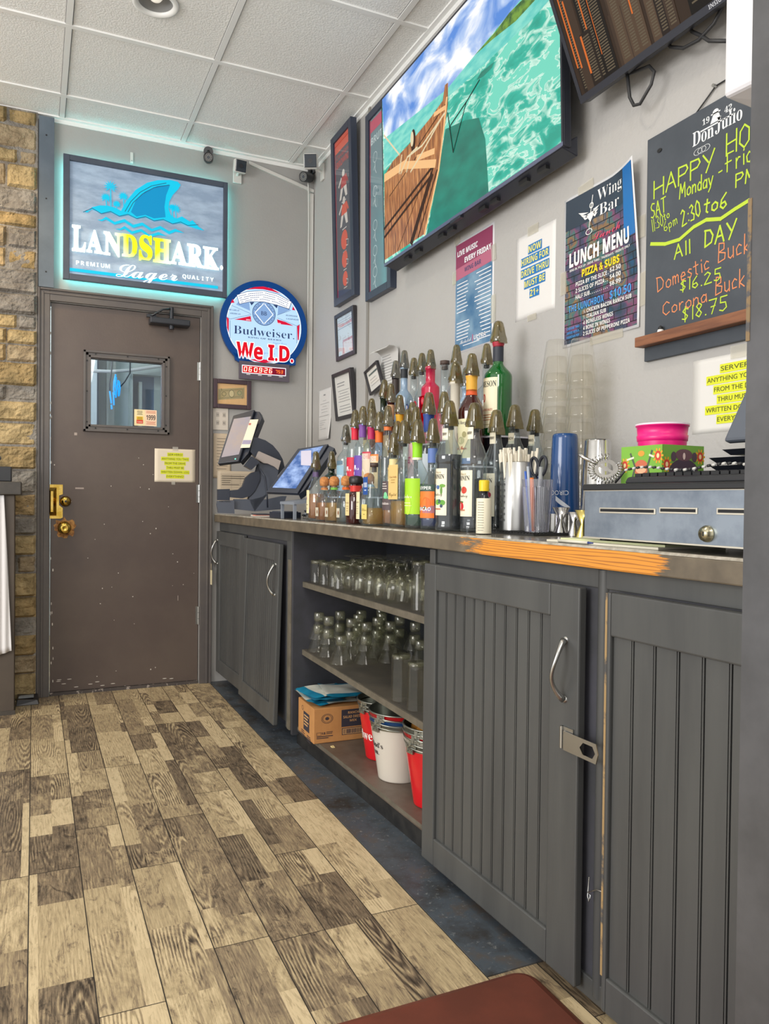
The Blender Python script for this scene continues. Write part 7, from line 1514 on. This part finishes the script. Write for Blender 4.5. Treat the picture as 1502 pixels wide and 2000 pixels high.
sc = MB(); sc.poly([G6(528, 1730), G6(712, 1738), G6(925, 1405), G6(745, 1440)], m, .001); sc.poly([G6(752, 1555), G6(832, 1560), G6(832, 1440), G6(752, 1445)], mat('reflected note', '#b9b4c4', .3, emit='#b9b4c4', es=.3), .0016); sc.obj('screen', parent=t)
mb = MB(); mb.M = M6.inverted(); a_ = [cw(x, s__, z__) for x, s__, z__ in ((.06, .98, 1.012), (.06, 1.17, 1.012), (.2, 1.17, 1.03), (.2, .98, 1.03))]; mb.hexa([tuple(p) for p in a_]+[tuple(p+Vector((0, 0, .012))) for p in a_], mat('stand grey', '#8a919c', .4)); mb.box(0, .012, 0, .012, 0, .064, mat('stand grey'), frame(cw(.062, 1.15, ZC+.0005), ES, EA)); mb.box(0, .012, 0, .012, 0, .064, mat('stand grey'), frame(cw(.062, .985, ZC+.0005), ES, EA)); mb.box(0, .012, 0, .012, 0, .08, mat('stand grey'), frame(cw(.185, 1.15, ZC+.0005), ES, EA)); mb.obj('stand', parent=t)
# boxes, pads and cables between the tills
mb = MB(); mb.box(0, .16, 0, .1, 0, .026, m_td); mb.box(.01, .15, .01, .09, .026, .03, m_tg); tag(mb.obj('receipt_box', M=stand(.075, .78, ZC+.0005)), 'flat black box lying on the counter between the two tills', 'box')
mb = MB(); mb.box(0, .12, 0, .08, 0, .008, paint('#d8d2c8')); mb.box(.05, .12, -.001, .081, .004, .0085, paint('#e08a72')); mb.box(.0, .115, .003, .078, .008, .013, m_td); tag(mb.obj('order_pad', M=stand(.045, .57, ZC+.0005)@RZ(-.08)), 'pad with pink and white edges on the counter under the till', 'pad')
rc = random.Random(8)
mb = MB()
for i in range(7):
    pts = [(rc.uniform(0, .14), rc.uniform(0, .08), rc.uniform(.004, .04)) for _ in range(6)]; pts[0] = (pts[0][0], pts[0][1], .004)
    sm_ = []
    for j in range(len(pts)-1):
        for f in (0, .33, .66): k_ = f*f*(3-2*f); sm_.append(tuple(pts[j][d]+(pts[j+1][d]-pts[j][d])*k_ for d in range(3)))
    mb.tube(sm_, .003, 6, m_td if i % 3 else paint('#b8c0d0'))
o = tag(mb.obj('cable_tangle', M=stand(.22, .82, ZC+.001)), 'tangle of cables under the leaning tablet till', 'cables'); o['kind'] = 'stuff'
# ------------------------------------------------------------------ glassware on the shelves
g_gl = glass('clear glassware', '#fafaf6', .03, .7, .02, '#e6e2c8', .015); g_thk = glass('thick glass base', '#e6e8de', .07, .5, .05, '#b9b69c', .12)
def mk_rocks(r=.037, H=.092):
    return MB().lathe([(r+.0005, 0), (r+.001, .0015), (r, .004), (r-.003, H-.004), (r-.006, H)], 30, g_gl).lathe([(0, H-.016), (r-.007, H-.015), (r-.006, H-.0005), (0, H-.002)], 30, g_thk)
def mk_goblet():
    return MB().lathe([(.033, 0), (.0335, .0015), (.036, .012), (.0415, .035), (.042, .052), (.037, .07), (.024, .085), (.009, .094), (.006, .1), (.0055, .122), (.009, .128), (.034, .1335), (.0345, .135), (0, .1355)], 34, g_gl)
def mk_bell():
    return MB().lathe([(.0475, 0), (.048, .0015), (.0475, .003), (.0195, .070), (.0175, .073)], 32, g_gl).lathe([(0, .070), (.0175, .0705), (.0205, .075), (.0215, .080), (.0215, .104), (.019, .108), (0, .1075)], 28, g_thk)
def mk_tall(r=.031, H=.155):
    return MB().lathe([(r+.0005, 0), (r+.001, .0015), (r, .004), (r-.001, H-.012), (r-.002, H-.002), (r-.005, H)], 32, g_gl).lathe([(0, H-.013), (r-.004, H-.012), (r-.003, H-.001), (0, H-.003)], 32, g_thk)
def mk_rib(r=.029, H=.085):
    return MB().lathe([(r, 0), (r+.0006, .002), (r-.002, H*.4), (r-.006, H-.003), (r-.009, H)], 16, g_gl).lathe([(0, H-.012), (r-.009, H-.011), (r-.008, H-.001), (0, H-.002)], 16, g_thk)
Z1, Z2 = .6904, None
PRO = {}
def put(kind, mk, a, s, z, lb, grp, cat='glass', tilt=0.0, rz=0.0, base=0):
    M = stand(a, s, z)@RZ(rz)@RX(tilt)
    if kind in PRO: o = PRO[kind].copy(); COL.objects.link(o); o.matrix_world = M
    else: o = mk().obj(kind, M=M); PRO[kind] = o
    tag(o, lb, cat, grp); return o
nth = ('first', 'second', 'third', 'fourth', 'fifth', 'sixth', 'seventh', 'eighth')
rown = ('front row', 'second row', 'third row', 'back row')
# rocks glasses, then stemmed goblets, all mouth down on the upper shelf
for r_i, a in enumerate((.125, .208, .291, .374)):
    for k in range(4):
        put('rocks_glass', mk_rocks, a+.004*((k*7+r_i) % 3-1), 1.305+.083*k+.006*((r_i*5+k) % 3), Z1, 'rocks glass upside down on the upper shelf, %s, %s from the far end' % (rown[r_i], nth[k]), 'rocks glasses on the upper shelf')
    for k in range(6 if r_i else 5):
        put('stemmed_goblet', mk_goblet, a+.004*((k*5+r_i) % 3-1)+.004, 1.652+.0895*k+.005*((r_i+k) % 2), Z1, 'stemmed goblet upside down on the upper shelf, %s, %s past the rocks glasses' % (rown[r_i], nth[k]), 'goblets on the upper shelf', 'goblet')
q = cz(826, 1190, .69)
put('highball_glass', mk_tall, .125, 2.185, Z1, 'tall straight glass upside down at the near end of the upper shelf', 'tall glasses on the upper shelf')
put('highball_glass', mk_tall, .20, 2.305, Z1, 'tall straight glass behind the small fluted glass on the upper shelf', 'tall glasses on the upper shelf')
put('fluted_glass', mk_rib, .115, 2.262, Z1, 'small fluted glass at the near end of the upper shelf', 'fluted glasses on the upper shelf')
put('fluted_glass', mk_rib, .12, 2.345, Z1, 'small fluted glass against the near side panel of the upper shelf', 'fluted glasses on the upper shelf')
# bell shaped dessert glasses, many stacked in twos, on the middle shelf
def z2(s): return shz(1, s)+.0012
bells = ((621, 1262, 2), (646, 1272, 2), (676, 1283, 1), (700, 1265, 2), (722, 1281, 2), (668, 1247, 2), (740, 1262, 2), (765, 1277, 2), (705, 1243, 2), (778, 1259, 2), (796, 1281, 2), (745, 1243, 2), (785, 1244, 2), (812, 1266, 2), (818, 1290, 1))
placed = []
for n_, (u, v, c) in enumerate(bells):
    q = cz(u, v, .39)
    for _ in range(3): q = cz(u, v, z2(q.y))
    placed.append([min(max(q.x, .13), .4), q.y])
FIX = ((.115, 2.075, .082), (.115, 2.185, .082), (.115, 2.29, .082), (.20, 2.23, .082), (.20, 2.335, .082))
for it in range(600):
    for i in range(len(placed)):
        for j in range(i):
            da, ds = placed[i][0]-placed[j][0], placed[i][1]-placed[j][1]; d = math.hypot(da, ds)
            if d < .0985: k = (.0985-d)*.5/max(d, 1e-4); placed[i][0] += da*k; placed[i][1] += ds*k; placed[j][0] -= da*k; placed[j][1] -= ds*k
        for (fa, fs_, fr_) in FIX:
            da, ds = placed[i][0]-fa, placed[i][1]-fs_; d = math.hypot(da, ds)
            if d < fr_: k = (fr_-d)/max(d, 1e-4); placed[i][0] += da*k; placed[i][1] += ds*k
        placed[i][0] = min(max(placed[i][0], .128), .408); placed[i][1] = min(max(placed[i][1], SH0+.072), SH1-.06)
order = sorted(range(len(placed)), key=lambda i: placed[i][1])
for n_, i in enumerate(order):
    (a, s), c = placed[i], bells[i][2]
    where = ('first', 'second', 'third', 'fourth', 'fifth', 'sixth', 'seventh', 'eighth', 'ninth', 'tenth', 'eleventh', 'twelfth', 'thirteenth', 'fourteenth', 'fifteenth')[n_]
    put('bell_glass', mk_bell, a, s, z2(s), 'flared dessert glass %s, %s from the far end of the middle shelf' % ('under its twin' if c == 2 else 'standing alone', where), 'bell shaped glasses on the middle shelf', rz=.3*n_)
    if c == 2: put('bell_glass', mk_bell, a+.001, s+.001, z2(s)+.052, 'flared dessert glass stacked on top, %s from the far end of the middle shelf' % where, 'bell shaped glasses on the middle shelf', rz=.2*n_)
for a, s, lb in ((.115, 2.075, 'tall clear tumbler upside down, farthest of the front three on the middle shelf'), (.115, 2.185, 'tall clear tumbler upside down, middle of the front three on the middle shelf'), (.115, 2.29, 'tall clear tumbler upside down, nearest of the front three on the middle shelf'), (.20, 2.23, 'tall clear tumbler upside down behind the front three on the middle shelf'), (.20, 2.335, 'tall clear tumbler upside down in the near back corner of the middle shelf')):
    put('tall_tumbler', lambda: mk_tall(.033, .15), a, s, z2(s), lb, 'tall tumblers on the middle shelf', 'tumbler')

# ------------------------------------------------------------------ bottom shelf: carton, packets, tin, buckets
ZB = .0788
m_ct = mat('corrugated cardboard', '#c08a52', .75, var=(7, '#b57f49'), bump=(90, .08, .001))
p0 = cz(622, 1461, ZB); p1 = cz(588, 1444, ZB)
MC = stand(.030, 1.505, ZB)@RZ(-.05)
cb = thing('cardboard_carton', 'brown cardboard dressing carton on the bottom shelf under packets', 'carton', MC)
CWd, CD, CHt = .205, .235, .138      # along the counter, into it, height
mb = MB(); mb.box(-CWd, 0, 0, CD, 0, CHt, m_ct); mb.obj('carton_body', parent=cb, bevel=.003)
pk = paint('#33303a', .7); kr = paint('#c89a66', .7); bk = paint('#3a3238', .7)
pr = MB()
SF = frame((-CWd, -.0008, 0), (1, 0, 0), (0, 0, 1)); SR = frame((.0008, 0, 0), (0, 1, 0), (0, 0, 1))
pr.M = SF@T((.03, -.02, 0))@Matrix.Diagonal((1.0, .86, 1, 1)); pr.rect(.045, .055, .075, .085, pk, 0); 
for i in range(4): pr.rect(.052, .12-.014*i, .06-.012*(i % 2), .007, kr, .0003)
pr.ring(.03, .15, .009, .011, bk, 0, 20); lines(pr, .015, .042, .05, 3, .009, .004, bk, 0, .3); lines(pr, .09, .036, .055, 4, .008, .004, bk, 0, .3)
pr.M = Matrix(); pr.obj('end_print', parent=cb); pr = MB(); pr.M = SR@Matrix.Diagonal((1.0, .8, 1, 1)); pr.rect(.115, .07, .118, .085, pk, 0)
text(pr, 'RANCH', .165, .133, .012, kr, 'bold', z=.0003, w=.045); text(pr, 'SALAD DRESSING', .172, .112, .013, kr, 'bold', z=.0003, w=.1); text(pr, 'MIX', .165, .094, .011, kr, 'bold', z=.0003)
for ra in (.024, .019, .008): pr.ring(.055, .12, ra-.0016, ra, bk, 0, 30)
pr.ring(.055, .12, .0, .006, bk, 0, 16)
pr.rect(.117, .03, .11, .034, pk, 0); pr.rect(.12, .033, .104, .028, kr, .0003)
xx = .124; rb_ = random.Random(2)
while xx < .215: w_ = rb_.choice([.0015, .003, .0045]); pr.rect(xx, .036, w_, .022, pk, .0006); xx += w_+rb_.choice([.0015, .003])
text(pr, '18', .04, .043, .011, bk, 'bold', z=.0003); lines(pr, .052, .052, .03, 2, .007, .003, bk, 0, .2); lines(pr, .012, .032, .07, 2, .008, .004, bk, 0, .3); pr.ribbon([(.012, .052), (.012, .04), (.03, .04)], .0015, bk, 0); pr.ribbon([(.012, .054), (.03, .054), (.03, .04)], .0015, bk, 0)
pr.M = Matrix(); pr.obj('side_print', parent=cb)
m_tq = mat('teal packet foil', '#1b86a6', .3, var=(12, '#1a6f96')); m_pw = mat('white packet', '#d9d8cc', .4, var=(9, '#c9cdc4'))
pz_ = random.Random(6); ztop = ZB+CHt
for i in range(6):
    w_, h_ = .165, .20; sd = i*3.1
    mb = MB(); am = .006+.002*i
    def fn(u, v, w_=w_, h_=h_, sd=sd, s_=1):
        ed = min(u, 1-u, v, 1-v)*4; k = min(1, ed); x = (u-.5)*w_*(1-.05*math.sin(v*PI)); y = (v-.5)*h_
        return (x, y, s_*.006*k**.5+.003*math.sin(9*u+sd)*math.cos(7*v+sd)*k+.004*math.sin(5*v+sd)*(1-k)+(.007*max(0, .2-u)*5 if s_ else 0))
    g_ = [fn(a_/12, b_/14) for b_ in range(15) for a_ in range(13)]
    def part(v0, v1, m_): 
        for s_ in (1, -1): mb.grid(lambda u, v: (lambda p: (p[0], p[1], p[2] if s_ > 0 else p[2]-2*.005*min(1, min(u, 1-u, (v0+(v1-v0)*v), 1-(v0+(v1-v0)*v))*4)**.5))(fn(u, v0+(v1-v0)*v)), 12, max(2, int(14*(v1-v0))), m_)
    part(0, .2, m_tq); part(.2, .9, m_pw); part(.9, 1, m_tq)
    lb = ('lowest', 'second lowest', 'third', 'fourth', 'fifth', 'topmost')[i]
    tag(mb.obj('seasoning_packet', M=MC@T((-.115+pz_.uniform(-.03, .02)+(.05 if i == 5 else 0), .10+pz_.uniform(-.03, .02)+(.06 if i == 5 else 0), CHt+.008+.0078*i))@RZ(pz_.uniform(-.5, .5)+(1.4 if i % 2 else .2))), 'teal and white packet, %s in the pile on the carton' % lb, 'packet', 'packets on the carton')
q = cs_ = None
t = thing('food_tin', 'food tin with pale label behind the packets on the bottom shelf', 'tin', stand(.315, 1.318, ZB))
TH_ = ca(648, 1313, .315).z-ZB
MB().lathe([(0, 0), (.043, 0), (.044, .002), (.0435, .006), (.0435, TH_-.006), (.044, TH_-.003), (.044, TH_), (.0405, TH_), (.040, TH_-.006), (0, TH_-.006)], 36, m_tin).obj('can_body', parent=t)
mb = MB(); mb.lathe([(.0438, .01), (.0438, TH_-.03)], 36, paint('#cfc07a')); mb.patch(.0441, .05, .02, .14, paint('#e0d49a'), 8, -.3); mb.patch(.0441, .03, .03, .13, paint('#b9a45a'), 8, .75)
for i in range(6): mb.patch(.0444, .04, .12-.014*i, .124-.014*i, paint('#8f8248'), 6, -.3)
mb.patch(.0444, .02, .022, .045, paint('#6a6238'), 4, -.3); mb.obj('label', parent=t)
m_galv = mat('galvanised steel', '#a9aba2', .3, .9, var=(9, '#8f918a'), bump=(14, .1, .003)); m_rdb = mat('red bucket enamel', '#d0121e', .25, coat=.4); m_whb = mat('white bucket enamel', '#cfc8bc', .3, coat=.3)
m_blb = mat('blue bucket enamel', '#1f4f8e', .3)
def bucket(lb, a, s, m, R0=.070, R1=.1, H=.2, rims=(), word=None, wa=0.0, wc='#f2ece8', rot=0.0, tilt=0.0):
    t = thing('beer_bucket', lb, 'bucket', stand(a, s, ZB)@RZ(rot)@RX(tilt), 'metal buckets on the bottom shelf')
    f = lambda z: R0+(R1-R0)*z/H
    MB().lathe([(0, .004), (R0-.003, .004), (R0-.001, 0), (R0, .001), (R0+.0005, .006), (f(H*.9), H*.9)], 48, m).obj('bucket_body', parent=t)
    q = MB(); q.lathe([(f(H*.9)+.0003, H*.9), (R1, H-.004), (R1+.0025, H-.002), (R1+.0025, H+.002), (R1-.001, H+.002), (R1-.002, H-.004), (f(.01)-.003, .01), (0, .008)], 48, m_galv); q.obj('galvanised_rim', parent=t)
    zt = H+.003
    for k, c in enumerate(rims):                    # rims of the buckets nested inside
        q = MB(); r_ = R1+.0015+.001*k; q.lathe([(r_-.0015, zt), (r_, zt), (r_+.0018, zt+.012), (r_+.0035, zt+.0125), (r_+.0035, zt+.0165)], 48, c); q.lathe([(r_+.0005, zt+.0165), (r_-.004, zt-.01), (f(.03)-.006+.0*k, .03+.01*k)], 48, m_galv); q.lathe([(r_+.0018, zt+.0120), (r_+.0041, zt+.0125), (r_+.0041, zt+.0168), (r_-.0005, zt+.0168)], 48, m_galv); q.obj('nested_bucket', parent=t); zt += .0172
    for k in range(len(rims)+1):
        for sg_ in (-1, 1):
            e = MB(); zz = (H-.012 if k == 0 else H+.003+.0172*(k-1)+.004); e.box(-.016, .016, -.003, .002, -.014, .008, m_galv, T((0, -(R1+.0015), zz))) ; e.cyl(.004, 0, .003, 10, m_galv, T((-.008, -(R1+.0045), zz-.004))@RX(PI/2)); e.cyl(.004, 0, .003, 10, m_galv, T((.008, -(R1+.0045), zz-.004))@RX(PI/2)); e.ring(0, 0, .005, .008, m_galv, 0, 14, M=T((0, -(R1+.0055), zz+.003))@RX(PI/2))
            e.obj('handle_ear', parent=t, M=RZ((.55 if sg_ < 0 else .55+PI)+.12*k-.2))
        hb_ = MB(); pts = []
        for i in range(23):
            an = PI*i/22; pts.append(((R1+.007)*math.cos(an)*1.0, -(R1+.007)*math.sin(an)*.98, (H-.006 if k == 0 else H+.006+.0172*(k-1))-.010*math.sin(an)))
        hb_.tube(pts, .0022, 8, m_galv); hb_.obj('bail_handle', parent=t, M=RZ(.55-.2+.12*k+PI/2))
    if word:
        q = MB()
        for (tx, zz, hh, sty, w_) in word: text(q, tx, 0, zz, hh, paint(wc), sty, w=w_, bend=1.0)
        vs = []
        for (x, y, z) in q.v:
            X = math.asin(max(-1, min(1, x))); r_ = f(z)+.0012; vs.append((r_*math.sin(X/r_+wa), -r_*math.cos(X/r_+wa), z))
        q.v = vs; q.obj('lettering', parent=t)
    return t, zt
B1 = (.225, 1.735); B2 = (.178, 1.95); B3 = (.175, 2.205)
b1_, _ = bucket('red bucket nearest the carton with white lettering', B1[0], B1[1], m_rdb, rims=(m_galv,), word=(('Budweiser', .075, .034, 'serif', .21),), wa=.42, rot=-.2)
b2_, _ = bucket('white bucket standing between two red buckets', B2[0], B2[1], m_whb, .074, .104, rims=(m_blb, m_rdb), word=(("This Bud's", .115, .018, 'serif', .13), ('for you.', .09, .018, 'serif', .08)), wa=-.12, wc='#3a3536', rot=-.15)
b3_, zt3 = bucket('red bucket stuffed with chip bags beside the near cabinet', B3[0], B3[1], m_rdb, rims=(m_whb, m_rdb, m_galv), rot=-.2)
# chip bags stuffed in the last bucket, tongs in the first
m_bag = mat('orange snack bag', '#d8923e', .35, var=(8, '#e6b868')); m_bag2 = mat('tan snack bag', '#c9a860', .35, var=(12, '#e0cf8e')); m_film = glass('crinkled clear film', '#f4f0e4', .15, .6, .1, '#e6ddc4', .25)
def bag(lb, dx, dy, h, m, sd, rz, w=.11, lean=0.0):
    mb = MB()
    for sg_ in (1, -1):
        mb.grid(lambda u, v: ((u-.5)*w*(1-.12*v)+.006*math.sin(11*v+sd), sg_*.028*max(0, (4*u*(1-u)))**.6*max(0, 1-(2*v-1)**4)**.5+.006*math.sin(9*u+5*v+sd)*max(0, 1-abs(2*v-1)**3)+lean*v, h*v+.004*math.sin(13*u+sd)*v), 14, 16, m)
    tag(mb.obj('snack_bag', M=stand(B3[0], B3[1], ZB)@T((dx, dy, .06))@RZ(rz)), lb, 'bag', 'bags in the red bucket')
bag('orange snack bag standing in the near red bucket', -.02, -.04, .185, m_bag, .4, .1, .11); bag('tan snack bag at the back of the near red bucket', .03, .03, .21, m_bag2, 2.0, .5, .11)
bag('narrow twisted orange bag in clear film rising above the bucket rim', -.045, .02, .235, m_bag2, 4.0, -.3, .06); 
tg = MB()
for k in (-1, 1): tg.tube([(-.02+.012*k, .0, .03), (-.01+.010*k, .01, .14), (.01+.006*k, .02, .255)], .005, 8, m_td)
tg.tube([(.004, .02, .255), (.01, .022, .262), (.016, .02, .255)], .006, 8, m_td)
tag(tg.obj('tongs', M=stand(B1[0], B1[1], ZB+.004)), 'dark tongs standing in the red bucket nearest the carton', 'tongs')
mb = MB(); mb.hexa([(0, 0, 0), (.02, 0, 0), (.02, .012, 0), (0, .014, 0), (.001, .001, .003), (.018, .001, .004), (.017, .011, .003), (.002, .012, .004)], paint('#d8c48a'))
tag(mb.obj('food_crumb', M=stand(.08, 1.555, ZB)), 'small pale crumb on the bottom shelf edge near the carton', 'crumb')
# ------------------------------------------------------------------ things near the camera
# dark post at the right edge and the white box fixed to it
Yp = -3.72; xl = py(1453, 1000, Yp).x
mb = MB(); mb.box(xl, xl+.16, Yp-.10, Yp, 0, ZCEIL, mat('scuffed dark post', '#4a4a4c', .38, .2, var=(4, '#5d5d60', .45, .7), bump=(30, .1, .002)))
mb.box(xl-.001, xl+.004, Yp-.004, Yp+.001, 1.22, 1.38, mat('worn tan edge', '#7a6548', .7, var=(40, '#4a4a4c', .5, .56)))
struct(mb.obj('trim_4'), 'dark scuffed vertical post cutting off the right side of the view')
Yw = -3.45; a = py(1413, 192, Yw); c = py(1452, 206, Yw)
mb = MB(); mb.hexa([(a.x, Yw-.12, a.z-.008), (c.x+.14, Yw-.12, a.z-.03), (c.x+.14, Yw, a.z-.012), (a.x, Yw, a.z), (a.x, Yw-.12, a.z+.42), (c.x+.14, Yw-.12, a.z+.42), (c.x+.14, Yw, a.z+.42), (a.x, Yw, a.z+.42)], mat('white speaker plastic', '#dcdbe0', .4))
mb.hexa([(c.x+.12, Yw-.08, a.z+.1), (XW-.001, Yw-.08, a.z+.1), (XW-.001, Yw-.04, a.z+.1), (c.x+.12, Yw-.04, a.z+.1), (c.x+.12, Yw-.08, a.z+.14), (XW-.001, Yw-.08, a.z+.14), (XW-.001, Yw-.04, a.z+.14), (c.x+.12, Yw-.04, a.z+.14)], mat('white speaker plastic'))
tag(mb.obj('wall_speaker', bevel=.006), 'white box speaker on a wall arm beside the dark post', 'speaker')
# brown floor mat
m_mat = mat('brown vinyl mat', '#5f3124', .45, var=(3, '#71392a'), bump=(200, .15, .001))
mb = MB(); X0, X1, Y0, Y1, rr_ = .30, .992, -4.2, -2.945, .05
def rrect(d, z):
    pts = []
    for (cx_, cy_, a0) in ((X1-rr_, Y1-rr_, 0), (X0+rr_, Y1-rr_, PI/2), (X0+rr_, Y0+rr_, PI), (X1-rr_, Y0+rr_, 1.5*PI)):
        for i in range(9): t_ = a0+PI/2*i/8; pts.append((cx_+(rr_-d)*math.cos(t_), cy_+(rr_-d)*math.sin(t_), z))
    return pts
rings = [rrect(0, .0035), rrect(.002, .006), rrect(.012, .013), rrect(.024, .017)]; n_ = len(rings[0]); vs = sum(rings, []); fs = []
for k in range(3):
    for i in range(n_): j = (i+1) % n_; fs.append((k*n_+i, k*n_+j, (k+1)*n_+j, (k+1)*n_+i))
fs.append(tuple(range(3*n_, 4*n_))); fs.append(tuple(reversed(range(n_))))
mb.add(vs, fs, m_mat)
tag(mb.obj('floor_mat'), 'reddish brown padded floor mat with sloping edges by the near cabinet', 'mat')
# bar end at the left edge
Yb = -.30
bx = py(28, 1300, Yb).x; bz = py(42, 941, Yb).z; fzb = 0
t = thing('bar_end', 'dark brown end of the bar with overhanging top at the left edge', 'bar', T((0, 0, 0)))
m_bar = mat('dark brown bar panel', '#4a4139', .5, var=(3, '#544a40')); m_bart = mat('dark bar top', '#3c3834', .4, var=(10, '#4d4740'))
MB().box(-.95, bx, Yb, Yb+.16, 0.0005, bz-.062, m_bar).obj('panel', parent=t, bevel=.003)
tx = py(42, 955, Yb).x
mb = MB(); mb.box(-.95, tx, Yb-.03, Yb+.2, bz-.062, bz, m_bart); mb.obj('bar_top', parent=t, bevel=.004)
mb = MB(); mb.box(-.95, bx+.004, Yb-.004, Yb+.16, .0005, .02, m_bart); mb.obj('base_strip', parent=t)
# black squeeze-top fixture on the bar end
t = thing('drain_caddy', 'black square caddy with rounded grey lid on the bar end', 'caddy', T((py(2, 900, Yb+.05).x-.02, Yb+.06, bz+.0005)))
q = py(23, 912, Yb+.05); hh = q.z-bz
mb = MB(); mb.box(-.06, q.x-t.location.x, -.045, .045, 0, hh, m_blk); mb.obj('caddy_base', parent=t, bevel=.004)
mb = MB(); mb.lathe([(.022, 0), (.020, .02), (.032, .034), (.034, .04), (.03, .05), (.015, .062), (0, .066)], 28, mat('grey lid', '#7d828c', .25, .4), T((-.012, 0, hh))); mb.obj('lid', parent=t)
# white cloth hanging over the bar end panel
a = py(0, 1095, Yb); c = py(24, 1250, Yb); d = py(0, 1290, Yb)
mb = MB(); zt_ = bz-.064; wc = .16
def cl(u, v):
    w_ = .03+.14*v**.8; x = bx-.035+.006*v-(1-u)*.12+.0*w_+u*(.028*(v-.35)); z = zt_-(zt_-d.z)*v*(1-.06*u)
    return (x, Yb-.006-.010*math.sin(u*14+v*3)**2*(.3+v)-.004, z)
mb.grid(cl, 26, 26, mat('white bar towel', '#d9d7d8', .85, bump=(300, .3, .001)))
o = tag(mb.obj('bar_towel'), 'white bar towel hanging from the dark bar end', 'towel'); sd_ = o.modifiers.new('cloth', 'SOLIDIFY'); sd_.thickness = .002
# black door stop on the floor beside the casing
a = py(30, 1365, -.12); 
mb = MB(); mb.hexa([(-.08, -.15, .0006), (.024, -.15, .0006), (.024, -.035, .0006), (-.08, -.035, .0006), (-.075, -.145, .03), (.018, -.14, .022), (.018, -.04, .03), (-.075, -.04, .038)], mat('black rubber', '#1d1c20', .35))
mb.box(-.07, .0, -.12, -.07, .03, .034, paint('#8f9498'))
tag(mb.obj('door_stop', bevel=.006), 'black rubber door stop on the floor between bar and door', 'door stop')
